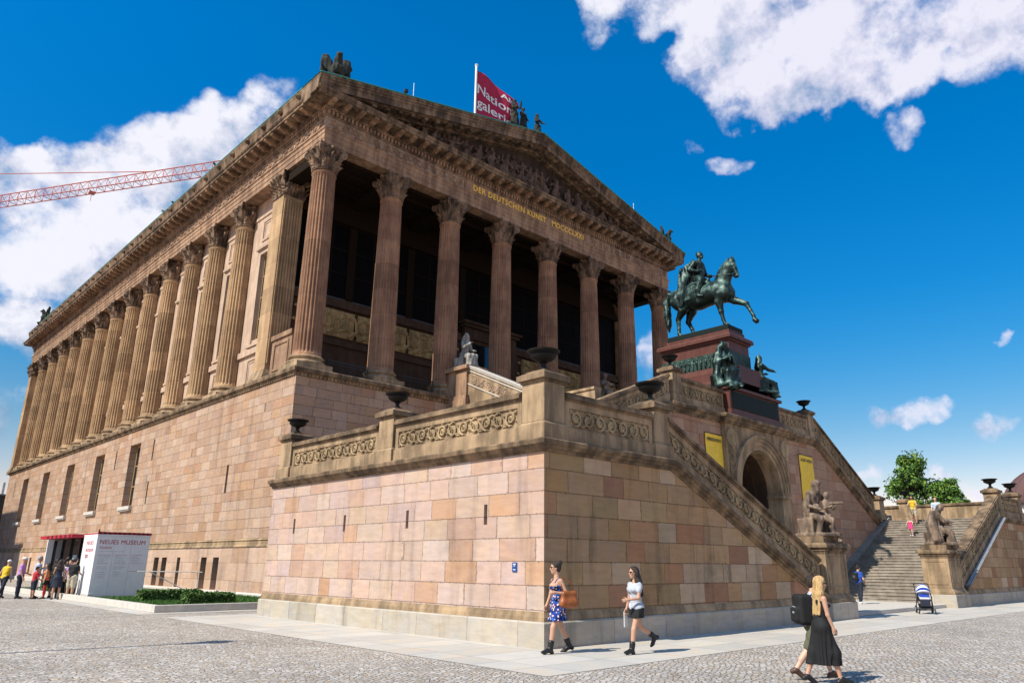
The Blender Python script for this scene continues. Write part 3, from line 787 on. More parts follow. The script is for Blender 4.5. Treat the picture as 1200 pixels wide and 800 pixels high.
    esweep('architrave', [(-1.25, ZA), (0, ZA), (0, 23.17), (.03, 23.19), (.03, 23.46), (.06, 23.48), (.06, 23.68), (.12, 23.74), (.12, 23.82), (-1.25, 23.82)], M['entab'])
    esweep('frieze', [(-1.2, 23.82), (.02, 23.82), (.02, 24.52), (-1.2, 24.52)], M['frieze'])
    r = MB()
    scroll_relief(r, lambda u, w, o: (4.7 + u, AY - .02 - o, 23.87 + w), 9.3, .62, .66, .06, 4, 9)
    scroll_relief(r, lambda u, w, o: (26.0 + u, AY - .02 - o, 23.87 + w), 9.3, .62, .66, .06, 4, 9)
    scroll_relief(r, lambda u, w, o: (AX - .02 - o, 20.8 + u, 23.87 + w), 65.0, .62, .66, .06, 4, 8)
    r.build('frieze_carving', M['entab'], T)
    p = MB(); p.box(14.1, 25.85, AY - .05, AY, 23.84, 24.5)
    for a, b, c, d_ in ((14.1, 25.85, 23.84, 23.88), (14.1, 25.85, 24.46, 24.5), (14.1, 14.14, 23.88, 24.46), (25.81, 25.85, 23.88, 24.46)): p.box(a, b, AY - .075, AY - .05, c, d_)
    o = p.build('inscription_panel', M['entab'], T)
    vs, fs = text_geo('DER DEUTSCHEN KUNST   MDCCCLXXI', .62, .03, 1.12, bold=.01)
    vs = fit_text(vs, 10.35); t = MB(); t.add([(14.8 + x, AY - .052 - (z + .015), 23.98 + y * .9) for x, y, z in vs], fs); t.build('lettering', M['gold'], o)
    esweep('bed_moulding', [(-1.2, 24.52), (.06, 24.52), (.1, 24.6), (.1, 24.62), (.05, 24.62), (.05, 24.86), (.2, 24.86), (.24, 24.95), (.16, 24.95), (.16, 25.2), (-1.2, 25.2)], M['cornice'])
    dn = MB(); x = AX + .02
    while x < BX: dn.box(x, x + .13, AY - .17, AY - .04, 24.63, 24.85); x += .235
    y = AY + .02
    while y < 86: dn.box(AX - .17, AX - .04, y, y + .13, 24.63, 24.85); y += .235
    dn.build('dentil_band', M['entab'], T)
    def modillion(mo):
        mo.prism_y([(0, 24.98), (0, 25.2), (.72, 25.2), (.72, 25.1), (.62, 25.06), (.45, 25.02), (.3, 24.98)], -.13, .13)
        mo.lathe((.35, 0, 24.97), [(.02, -.05), (.1, -.03), (.12, .02)], 7); return mo
    mm = modillion(MB()).mesh('modillion', M['entab'])
    x = AX
    while x < BX + .1: link('modillion', mm, T, (x - off.x, AY - .16 - off.y, 0), -math.pi / 2); x += .86
    y = AY + .43; k = 0; rest = MB()
    while y < 86:
        if k < 62: link('modillion', mm, T, (AX - .16 - off.x, y - off.y, 0), math.pi)
        else: q = modillion(MB()); rest.merge(q.v, q.f, lambda p, y=y: (AX - .16 - p[0], y + p[1], p[2]))
        y += .86; k += 1
    tag(rest.build('modillion_row', M['entab'], T), kind='stuff')
    esweep('cornice', [(-1.2, 25.2), (.92, 25.2), (.94, 25.22), (.94, 25.36), (1.0, 25.4), (1.04, 25.47), (1.04, 25.52), (-1.2, 25.52)], M['cornice'])
    # gutter moulding of the long side, with lion spouts and the copper edge
    for mir in (False, True):
        g = MB(); xo = AX - .98
        g.prism_y([(xo, 25.52), (xo + .5, 25.52), (xo + .5, 26.1), (xo - .12, 26.1), (xo - .14, 26.0), (xo - .07, 25.84), (xo - .02, 25.64)], 19.72, 84.6)
        y = 22.0
        while y < 84:
            l = MB(); l.lathe((0, 0, 0), [(.16, 0), (.17, .1), (.1, .22), (.05, .26)], 8); g.merge(l.v, l.f, lambda q, y=y: (xo - .03 - q[2], y + q[0], 25.8 + q[1])); y += 2.1
        if mir: g.mirror()
        g.build('gutter_moulding', M['cornice'], T)
        c = MB(); c.box(xo - .16, xo + .6, 19.64, 84.7, 26.1, 26.14)
        if mir: c.mirror()
        c.build('copper_edge', M['copper'], T)
    # pediment
    ZE, ZR = 26.1, 29.9; xl = AX - 1.1; xr = 2 * XC - xl; sl = (ZR - ZE) / (XC - xl)
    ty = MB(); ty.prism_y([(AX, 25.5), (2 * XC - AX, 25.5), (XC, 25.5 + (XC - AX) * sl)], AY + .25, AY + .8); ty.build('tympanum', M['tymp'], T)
    rk = MB()
    def rake(o0, o1, y0, y1):                            # a band of the raking cornice, o = distance below the top line
        n = 1
        for mir in (0, 1):
            pr = [(xl, ZE - o0), (XC, ZR - o0), (XC, ZR - o1), (xl, ZE - o1)]
            if mir: pr = [(2 * XC - x, z) for x, z in pr]
            b = MB(); b.prism_y(pr, y0, y1); rk.merge(b.v, b.f)
    rake(-.0, .12, 19.62, 21.6); rake(.12, .26, 19.68, 21.6); rake(.26, .42, 19.74, 21.6); rake(.42, .50, 19.78, 21.6); rake(.5, .78, 19.80, 21.6); rake(.78, .84, 20.0, 21.4); rake(.84, 1.06, 20.6, 21.4)
    rk.build('raking_cornice', M['cornice'], T)
    for i in range(17):
        for q in (-1, 1):
            x = XC + q * (.7 + i * .88); z = ZR - abs(x - XC) * sl - .98
            if z > 25.75: b = MB(); b.box(x - .13, x + .13, 20.05, 20.6, z, z + .2); b.build('raking_bracket', M['cornice'], T)
    ce = MB()
    for mir in (0, 1):
        pr = [(xl - .04, ZE + .0), (XC, ZR + .002), (XC, ZR + .05), (xl - .04, ZE + .045)]
        if mir: pr = [(2 * XC - x, z) for x, z in pr]
        b = MB(); b.prism_y(pr, 19.56, 21.6); ce.merge(b.v, b.f)
    ce.build('copper_edge', M['copper'], T)
    rf = MB(); rf.add([(xl + .4, 21.6, ZE), (XC, 21.6, ZR), (XC, 84.6, ZR), (xl + .4, 84.6, ZE), (xr - .4, 21.6, ZE), (xr - .4, 84.6, ZE)], [(0, 1, 2, 3), (4, 5, 2, 1), (0, 4, 1), (3, 2, 5)]); rf.build('roof', M['roof'], T)
    return T
# ------------------------------------------------------------------ the double stair in front of the museum
def urn_mesh():
    mb = MB(); mb.box(-.2, .2, -.2, .2, 0, .06)
    mb.lathe((0, 0, .06), [(.19, 0), (.2, .03), (.12, .07), (.09, .13), (.1, .18), (.15, .2), (.1, .22), (.3, .27), (.44, .34), (.47, .4), (.44, .44), (.5, .47), (.58, .49), (.6, .53), (.55, .54), (.45, .49), (.2, .42), (.01, .40)], 28)
    return mb.mesh('urn', M['urn'], smooth=R(40))

def build_stair():
    T = empty('grand_staircase', (0, 0, 0), label='pale sandstone double staircase block with carved parapets, arched portal and flights up to the portico', cat='staircase')
    SL = .43; XB = 4.74; XE = 12.95; ZC = 4.31
    W = []
    def part(name, mb, mat, mir=False, parent=None, **kw):
        if mir: mb.mirror()
        return mb.build(name, mat, parent or T, **kw)
    # ---- parapet pieces: local frame u along, o outward, z above the cornice
    def parapet(fn, L, mir=False, relief=True, wall='trim', rmat='relief', e0=.14, e1=.14, top=True):
        b = MB()
        def bx(u0, u1, o0, o1, z0, z1):
            q = MB(); q.box(u0, u1, o0, o1, z0, z1); b.merge(q.v, q.f, lambda p: fn(*p))
        bx(0, L, -.5, 0, 0, .33); bx(0, L, -.46, -.09, .33, .98)
        bx(0, L, -.09, -.045, .33, .38); bx(0, L, -.09, -.045, .82, .98)
        bx(0, e0, -.09, -.045, .38, .82); bx(L - e1, L, -.09, -.045, .38, .82)
        o = part('parapet', b, M[wall], mir)
        c = MB()
        for o0, o1, z0, z1 in ((-.49, -.01, .98, 1.03), (-.54, .05, 1.03, 1.12), (-.5, .0, 1.12, 1.17)):
            q = MB(); q.box(0, L, o0, o1, z0, z1); c.merge(q.v, q.f, lambda p: fn(*p))
        part('coping', c, M['trimdark'], mir, o)
        if relief:
            r = MB(); scroll_relief(r, lambda u, w, d: fn(u + e0 + .02, -.09 + d, .385 + w), L - e0 - e1 - .04, .43, .44, .10, 5, 12)
            part('relief', r, M[rmat], mir, o)
    def pier(x0, x1, y0, y1, zb, zt, mir=False, mat='trim'):
        b = MB(); b.box(x0 - .07, x1 + .07, y0 - .07, y1 + .07, zb, zb + .36); b.frustum(x0 - .05, x1 + .05, y0 - .05, y1 + .05, zb + .36, zb + .42, .05)
        b.box(x0, x1, y0, y1, zb + .42, zt - .3)
        o = part('pier', b, M[mat], mir, bevel=.012)
        c = MB(); c.box(x0 - .03, x1 + .03, y0 - .03, y1 + .03, zt - .3, zt - .24); c.box(x0 - .1, x1 + .1, y0 - .1, y1 + .1, zt - .24, zt - .1); c.frustum(x0 - .08, x1 + .08, y0 - .08, y1 + .08, zt - .1, zt - .04, .1); c.box(x0 + .06, x1 - .06, y0 + .06, y1 - .06, zt - .04, zt)
        part('cap', c, M['trimdark'], mir, o, bevel=.01)
    for mir in (False, True):
        # masonry: lit side wall with four slits, front wall under the sloping parapet
        b = MB(); wall_x(b, 0.0, .003, 12.84, .70, 4.05, [(y - .06, y + .06, 2.52, 2.98) for y in (1.9, 5.0, 8.1, 11.13)], .4)
        b.add([(0, 12.84, .7), (XB, 12.84, .7), (XB, 12.84, 4.05), (0, 12.84, 4.05)], [(3, 2, 1, 0)])
        part('side_wall', b, M['pink'], mir, recalc=False)
        b = MB(); b.box(.42, .5, 1.0, 12.0, .7, 4.0); part('slit_backing', b, M['black'], mir)
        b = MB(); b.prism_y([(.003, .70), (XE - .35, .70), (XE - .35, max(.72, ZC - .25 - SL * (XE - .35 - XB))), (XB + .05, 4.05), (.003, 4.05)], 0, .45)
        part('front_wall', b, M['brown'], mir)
        path = [(0, 12.84), (0, 0), (13.02, 0)]
        b = MB(); b.sweep([(-.3, 0), (.13, 0), (.13, .49), (.10, .52), (-.3, .52)], path); part('plinth', b, M['granite'], mir)
        b = MB(); b.sweep([(-.3, .521), (.07, .521), (.06, .60), (.03, .66), (.012, .705), (-.3, .705)], path); part('base_band', b, M['trim'], mir)
        prof = [(-.45, 4.03), (.03, 4.03), (.05, 4.09), (.12, 4.11), (.14, 4.17), (.2, 4.19), (.22, 4.28), (.19, ZC), (-.45, ZC)]
        b = MB(); b.sweep(prof, [(0, 12.9), (0, 0), (XB, 0)]); part('cornice', b, M['trimdark'], mir)
        b = MB(); b.prism_x([(-o, z) for o, z in prof], XB, XE, 0, -SL * (XE - XB)); part('sloping_cornice', b, M['trimdark'], mir)
        if mir:
            b = MB(); b.prism_x([(-.235, ZC - .03), (-.06, ZC + .005), (-.06, ZC + .02), (-.24, ZC - .01)], XB + .1, XE - .3, -SL * .1, -SL * (XE - .3 - XB)); part('zinc_flashing', b, M['zinc'], mir)
        # parapets and piers
        parapet(lambda u, o, z: (-o, .77 + u, ZC + z), 5.05, mir); parapet(lambda u, o, z: (-o, 6.68 + u, ZC + z), 5.1, mir)
        parapet(lambda u, o, z: (.74 + u, -o, ZC + z), 3.33, mir)
        parapet(lambda u, o, z: (XB + u, -o, ZC + z - SL * u), XE - XB, mir, e0=.1, e1=.2)
        parapet(lambda u, o, z: (.8 + u, 12.84 + o, ZC + z), 4, mir, False)
        pier(0, .68, 0, .72, ZC, 5.93, mir); pier(0, .68, 5.9, 6.62, ZC, 5.87, mir); pier(0, .68, 11.85, 12.6, ZC, 5.87, mir); pier(4.12, 4.78, 0, .68, ZC, 5.86, mir)
        # landing, lower flight
        b = MB(); b.box(.45, XB + .1, .45, 12.8, 4.0, 4.29); b.box(XB + .1, 20.0, 6.4, 12.8, 4.0, 4.28); part('landing', b, M['steps'], mir)
        b = MB(); n = 29; rz = (4.29 - .15) / n
        for k in range(n):
            z1 = 4.29 - rz * k
            b.box(XB - .1, XB + .22 + .325 * (k + 1), .46, 5.92, z1 - rz, z1 - .04); b.box(XB - .1, XB + .25 + .325 * (k + 1), .46, 5.92, z1 - .04, z1)
        part('steps', b, M['steps'], mir)
        b = MB(); b.prism_y([(XB, 4.30), (XB, 4.62), (XB + 10.0, .35), (XB + 10.0, .16)], 5.66, 5.925); part('stringer', b, M['steps'], mir)
        # pedestal for the seated stone group
        x0, x1, y0, y1 = 13.1, 14.82, -.14, 1.08
        b = MB(); b.box(x0 - .1, x1 + .1, y0 - .12, y1 + .1, 0, .54); o = part('statue_pedestal', b, M['granite'], mir, bevel=.02)
        b = MB(); b.box(x0 - .06, x1 + .06, y0 - .08, y1 + .06, .54, .64); b.frustum(x0 - .05, x1 + .05, y0 - .07, y1 + .05, .64, .80, .1); b.box(x0 + .06, x1 - .06, y0 + .04, y1 - .06, .8, 2.08)
        for s, (a, c) in enumerate(((x0 + .06, x1 - .06), (y0 + .04, y1 - .06))):      # framed fields on front and sides
            for q in range(1 if s == 0 else 2):
                w = [(a + .12, a + .19, .95, 1.98), (c - .19, c - .12, .95, 1.98), (a + .19, c - .19, .95, 1.02), (a + .19, c - .19, 1.91, 1.98)]
                for (u0, u1, z0, z1) in w:
                    if s == 0: b.box(u0, u1, y0 + .02, y0 + .045, z0, z1)
                    elif q == 0: b.box(x0 + .04, x0 + .065, u0, u1, z0, z1)
                    else: b.box(x1 - .065, x1 - .04, u0, u1, z0, z1)
        part('die', b, M['trim'], mir, o, bevel=.008)
        b = MB(); b.box(x0 + .04, x1 - .04, y0 + .02, y1 - .04, 2.08, 2.16); b.frustum(x0 - .08, x1 + .08, y0 - .1, y1 + .08, 2.34, 2.42, .04); b.box(x0 - .08, x1 + .08, y0 - .1, y1 + .08, 2.27, 2.34); b.box(x0 + .0, x1 - .0, y0 - .02, y1, 2.16, 2.27); b.box(x0 + .1, x1 - .1, y0 + .06, y1 - .1, 2.42, 2.64)
        xx = x0 + .02
        while xx < x1 - .05: b.box(xx, xx + .06, y0 - .06, y0 - .02, 2.18, 2.26); xx += .12
        part('cap', b, M['trimdark'], mir, o)
    # ---- upper wall with the portal; the two rising parapets differ a little in pitch
    YW = 5.93; SA, SB = .405, .53; XA, XBr = 13.4, 26.55; ZP = 8.13
    AXc, AR = 20.2, 1.82; ZS = 5.0
    b = MB()
    def wallseg(pr): b.prism_y(pr, YW, YW + .5)
    L0 = XA - (ZP - 4.3) / SA; R0 = XBr + (ZP - 4.3) / SB
    wallseg([(L0 - .6, 0), (17.35, 0), (17.35, 7.75), (XA, 7.75), (L0 - .6, 4.3 - .3)]); wallseg([(22.95, 0), (R0 + .3, 0), (R0 + .3, 4.25), (XBr, 7.75), (22.95, 7.75)])
    part('upper_wall', b, M['rose'])
    # portal block with the arch opening
    def archring(r0, r1, y0, y1, n=28, a0=0, a1=math.pi, c=AXc, zs=ZS):
        q = MB(); vs = []
        for k in range(n + 1):
            a = a0 + (a1 - a0) * k / n
            for r, y in ((r0, y0), (r1, y0), (r1, y1), (r0, y1)): vs.append((c + r * math.cos(a), y, zs + r * math.sin(a)))
        fs = [(4 * k + j, 4 * k + (j + 1) % 4, 4 * k + 4 + (j + 1) % 4, 4 * k + 4 + j) for k in range(n) for j in range(4)] + [(3, 2, 1, 0), (4 * n, 4 * n + 1, 4 * n + 2, 4 * n + 3)]
        q.add(vs, fs); return q
    b = MB(); y0, y1 = YW - .25, YW + .5
    n = 28; ro = AR + .62
    b.box(17.3, AXc - ro, y0 + .02, y1, .15, 7.75); b.box(AXc + ro, 23.0, y0 + .02, y1, .15, 7.75)
    sp = []
    for k in range(n + 1): a = math.pi * k / n; sp.append((AXc + ro * math.cos(a), ZS + ro * math.sin(a)))
    for k in range(n):
        (xa, za), (xb, zb) = sp[k], sp[k + 1]
        b.add([(xa, y0 + .02, za), (xb, y0 + .02, zb), (xb, y0 + .02, 7.75), (xa, y0 + .02, 7.75), (xa, y1, za), (xb, y1, zb), (xb, y1, 7.75), (xa, y1, 7.75)], [(0, 3, 2, 1), (4, 5, 6, 7)])
    o = part('portal', b, M['trim'], recalc=False)
    b = MB()
    for r0, r1, d in ((AR, AR + .2, .0), (AR + .2, AR + .4, .05), (AR + .4, AR + .56, .1), (AR + .56, AR + .68, .15)):
        q = archring(r0, r1, y0 - d, y1); b.merge(q.v, q.f)
    for s in (-1, 1):
        xa, xb = sorted((AXc + s * AR, AXc + s * (AR + .62))); b.box(xa, xb, y0 + .01, y1, .15, ZS - .26); b.box(xa - .08, xb + .08, y0 - .1, y1, ZS - .26, ZS - .12); b.box(xa - .03, xb + .03, y0 - .04, y1, ZS - .12, ZS)
    part('archivolt', b, M['trim'], False, o, smooth=R(30))
    for s, x in ((-1, 17.75), (1, 22.62)):
        b = MB(); q = MB(); q.lathe((0, 0, 0), [(.42, 0), (.42, .05), (.34, .06), (.3, .03), (.14, .05), (.06, .1), (.01, .11)], 18); b.merge(q.v, q.f, lambda p, x=x: (x + p[0], y0 + .02 - p[2], 7.15 + p[1]))
        scroll_relief(b, lambda u, w, d, x=x: (x - .3 + w * 1.0, y0 + .02 - d, 5.4 + u), 1.3, .5, .5, .06, 4, 9)
        part('spandrel_relief', b, M['relief'], False, o)
    b = MB()
    for k in range(5):                                       # stepped barrel vault behind the arch
        q = archring(AR - .05 - .07 * k, AR + .6, y1 + .6 * k, y1 + .6 * (k + 1)); b.merge(q.v, q.f)
        for s in (-1, 1):
            xa, xb = sorted((AXc + s * (AR - .05 - .07 * k), AXc + s * (AR + .6))); b.box(xa, xb, y1 + .6 * k, y1 + .6 * (k + 1), .15, ZS)
    b.box(AXc - 2.4, AXc + 2.4, y1 + 3.0, y1 + 3.2, .15, 7.5)
    part('vault', b, M['interior'], False, o)
    b = MB(); b.box(AXc - 1.3, AXc - .03, y1 + 2.9, y1 + 2.98, .17, 4.6); b.box(AXc + .03, AXc + 1.3, y1 + 2.9, y1 + 2.98, .17, 4.6); part('portal_door', b, M['ceil'], False, o)
    # cornice and parapets of the upper wall
    prof = [(-.5, 7.75), (.05, 7.75), (.07, 7.82), (.14, 7.85), (.18, 7.95), (.27, 7.98), (.29, 8.09), (.26, ZP), (-.5, ZP)]
    b = MB(); b.sweep(prof, [(XA - .05, YW), (17.2, YW), (17.2, YW - .27), (23.1, YW - .27), (23.1, YW), (XBr + .05, YW)]); part('upper_cornice', b, M['trimdark'])
    sp_ = [(o_, z - .0) for o_, z in prof]
    b = MB(); dx = XA - .05 - (L0 - .1); b.prism_x([(YW - o_ * .8, z) for o_, z in prof], L0 - .1, XA - .05, -SA * dx, 0); part('sloping_cornice', b, M['trimdark'])
    b = MB(); dx = R0 - XBr; b.prism_x([(YW - o_ * .8, z) for o_, z in prof], XBr + .05, R0, 0, -SB * dx); part('sloping_cornice', b, M['trimdark'])
    parapet(lambda u, o, z: (14.28 + u, YW - .1 - o, ZP + z), 3.32); parapet(lambda u, o, z: (22.45 + u, YW - .1 - o, ZP + z), 3.4)
    La = XA - .0 - L0 - .4; parapet(lambda u, o, z: (L0 + .4 + u, YW - .1 - o, ZP + z - SA * (La - u)), La, e0=.2)
    Lb = R0 - XBr - .3; parapet(lambda u, o, z: (XBr + .0 + u, YW - .1 - o, ZP + z - SB * u), Lb, e1=.2)
    pier(13.6, 14.22, YW - .12, YW + .5, ZP, 9.72); pier(25.88, 26.5, YW - .12, YW + .5, ZP, 9.66)
    pier(34.15, 34.85, YW - .1, YW + .6, ZC, 5.72)
    b = MB()
    for a, c in ((XA, 17.3), (17.3, 23.0), (23.0, XBr)): b.box(a + .002, c, YW + .5, 19.9, 7.9, ZP)
    part('upper_platform', b, M['steps'])
    b = MB()
    for s, xs, xe, sl in ((-1, L0 + .3, XA, SA), (1, R0 - .3, XBr, SB)):
        n = 24
        for k in range(n):
            z1 = 4.28 + (ZP - 4.28) * (k + 1) / n; xk = xs + (xe - xs) * k / n
            b.box(min(xk, xe), max(xk, xe), YW + .5, 9.8, z1 - .3, z1)
    part('steps', b, M['steps'])
    # platform flanks (end walls of the terrace seen behind the parapets)
    for x in (XA, XBr):
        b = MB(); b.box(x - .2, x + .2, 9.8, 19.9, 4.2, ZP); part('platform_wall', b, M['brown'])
    for mir in (False, True):
        b = MB(); b.box(13.42, 13.84, 9.9, 14.0, ZP, 9.3); b.box(13.36, 13.9, 9.9, 14.0, 9.3, 9.42); part('platform_parapet', b, M['trim'], mir)
        # top flight cheek with its sloping relief, and the pedestal of the marble figure
        b = MB(); b.prism_y([(13.42, ZP), (14.0, ZP), (14.0, 8.4), (13.42, 8.4)], 14.0, 18.9); part('cheek_base', b, M['trim'], mir)
        zt = lambda y: 9.9 + (y - 14.3) * .44
        q = MB(); vs = []
        for y in (14.0, 18.9):
            for x in (13.42, 13.95): vs += [(x, y, 8.4), (x, y, zt(y))]
        q.add(vs, [(0, 1, 3, 2), (4, 6, 7, 5), (0, 4, 5, 1), (2, 3, 7, 6), (1, 5, 7, 3), (0, 2, 6, 4)])
        o = part('cheek_wall', q, M['trim'], mir)
        r = MB(); scroll_relief(r, lambda u, w, d: (13.42 - d, 18.75 - u, zt(18.75 - u) - .82 + w), 4.4, .58, .62, .05, 5, 10); part('relief', r, M['frieze'], mir, o)
        q = MB()
        for (o0, o1, h0, h1) in ((-.06, .6, 0, .1), (-.1, .64, .1, .17)):
            vs = []
            for y in (13.95, 18.92):
                for x in (13.42 + o0, 13.36 + o1): vs += [(x, y, zt(y) + h0), (x, y, zt(y) + h1)]
            q.add(vs, [(0, 1, 3, 2), (4, 6, 7, 5), (0, 4, 5, 1), (2, 3, 7, 6), (1, 5, 7, 3), (0, 2, 6, 4)])
        for (h0, h1) in ((-.92, -.86), (-.16, -.1)):
            vs = []
            for y in (14.0, 18.9):
                for x in (13.37, 13.421): vs += [(x, y, zt(y) + h0), (x, y, zt(y) + h1)]
            q.add(vs, [(0, 1, 3, 2), (4, 6, 7, 5), (0, 4, 5, 1), (2, 3, 7, 6), (1, 5, 7, 3), (0, 2, 6, 4)])
        part('coping', q, M['slabk'], mir, o)
        b = MB(); b.box(13.1, 14.75, 18.72, 20.68, ZP, 10.18); b.box(13.16, 14.69, 18.78, 20.62, 10.18, 10.4); b.box(13.28, 14.57, 18.9, 20.5, 10.4, 11.86); b.box(13.12, 14.73, 18.74, 20.66, 11.86, 12.04); b.box(13.2, 14.65, 18.82, 20.58, 12.04, 12.12)
        part('statue_pedestal', b, M['entab'], mir, bevel=.012)
    b = MB()
    for k in range(14): b.box(14.75, 2 * XC - 14.75, 15.6 + .33 * k, 20.2, ZP + (10.5 - ZP) * k / 14, ZP + (10.5 - ZP) * (k + 1) / 14)
    part('steps', b, M['steps'])
    # forecourt slab between the pedestals
    b = MB(); b.box(13.0, 27.06, .2, 5.92, .012, .15); part('forecourt_step', b, M['slabk'], bevel=.015)
    # far parapet of the right landing gets a pier in the middle (built with the side parapet)
    # ---- urns
    um = urn_mesh()
    U = [('black iron urn on the near corner pier of the lit staircase block', .34, .36, 5.93, 1.0),
         ('black iron urn on the middle pier of the sunlit side parapet', .34, 6.26, 5.87, .92),
         ('black iron urn on the farthest left pier of the sunlit side parapet, by the podium', .34, 12.22, 5.87, .92),
         ('black iron urn on the pier where the near sloping handrail begins', 4.45, .34, 5.86, 1.0),
         ('black iron urn on the upper pier just left of the rider monument', 13.91, 6.12, 9.72, .9),
         ('black iron urn on the upper pier just right of the rider monument', 26.19, 6.12, 9.66, .95),
         ('black iron urn on the pier at the foot of the upper right slope', 34.5, 6.18, 5.72, .95),
         ('black iron urn on the pier at the back of the right landing, before the tree', 39.72, 6.26, 5.87, .92),
         ('black iron urn on the pier at the top of the right sloping parapet', 35.61, .34, 5.86, 1.0),
         ('black iron urn on the outer corner pier of the right block, before the dome', 39.72, .36, 5.93, 1.0)]
    for lab, x, y, z, s in U:
        o = link('urn', um, None, (x, y, z)); o.scale = (s * .66, s * .66, s * .88); tag(o, lab, 'urn', 'iron urns on the staircase piers')
    # ---- banners
    for lab, txt, x0, x1, z0, z1 in (('wide yellow cloth banner on the wall left of the arched portal', 'IMPRESSIONISMUS', 15.93, 17.28, 4.2, 7.17), ('narrow yellow cloth banner on the wall behind the stone group', 'KUNST WENDE', 24.55, 26.05, 4.2, 7.13)):
        w = x1 - x0; b = MB(); nx, nz = 8, 14; vs = []
        for j in range(nz + 1):
            for i in range(nx + 1):
                vs.append((x0 + w * i / nx, YW - .05 - .012 * math.sin(3 * i / nx * 2) - .01 * math.sin(j * .9), z0 + (z1 - z0) * j / nz))
        vs2 = [(x, y + .012, z) for x, y, z in vs]; N = len(vs)
        fs = [(j * 9 + i, j * 9 + i + 1, j * 9 + i + 10, j * 9 + i + 9) for j in range(nz) for i in range(nx)]
        b.add(vs + vs2, fs + [tuple(N + k for k in reversed(f)) for f in fs])
        o = empty('wall_banner', (x0 + w / 2, YW, z0), label=lab, cat='banner', group='yellow banners on the portal wall')
        b.build('cloth', M['yellow'], o)
        for zz in (z1, z0): r = MB(); r.tube([(x0 - .03, YW - .055, zz), (x1 + .03, YW - .055, zz)], .02, 8); r.build('rod', M['iron'], o)
        vs, fs = text_geo(txt, .2, .006, .95); vs = fit_text(vs, w * (.82 if len(txt) > 10 else .55)); t = MB(); t.add([(x0 + w * .08 + x, YW - .085 - z, z1 - .34 + y * 1.05) for x, y, z in vs], fs); t.build('lettering', M['iron'], o)
    # ---- small blue plate on the lit wall
    o = empty('wall_plate', (0, .88, 1.6), label='tiny blue enamel plate on the sunlit wall near the corner', cat='sign')
    b = MB(); b.box(-.02, .0, .81, .96, 1.49, 1.69); b.build('plate', M['blue'], o, bevel=.004)
    b = MB()
    for z, a, c in ((1.655, .84, .93), (1.62, .86, .91), (1.54, .85, .92)): b.box(-.024, -.0201, a, c, z - .008, z + .008)
    b.build('print', M['white'], o)
    return T

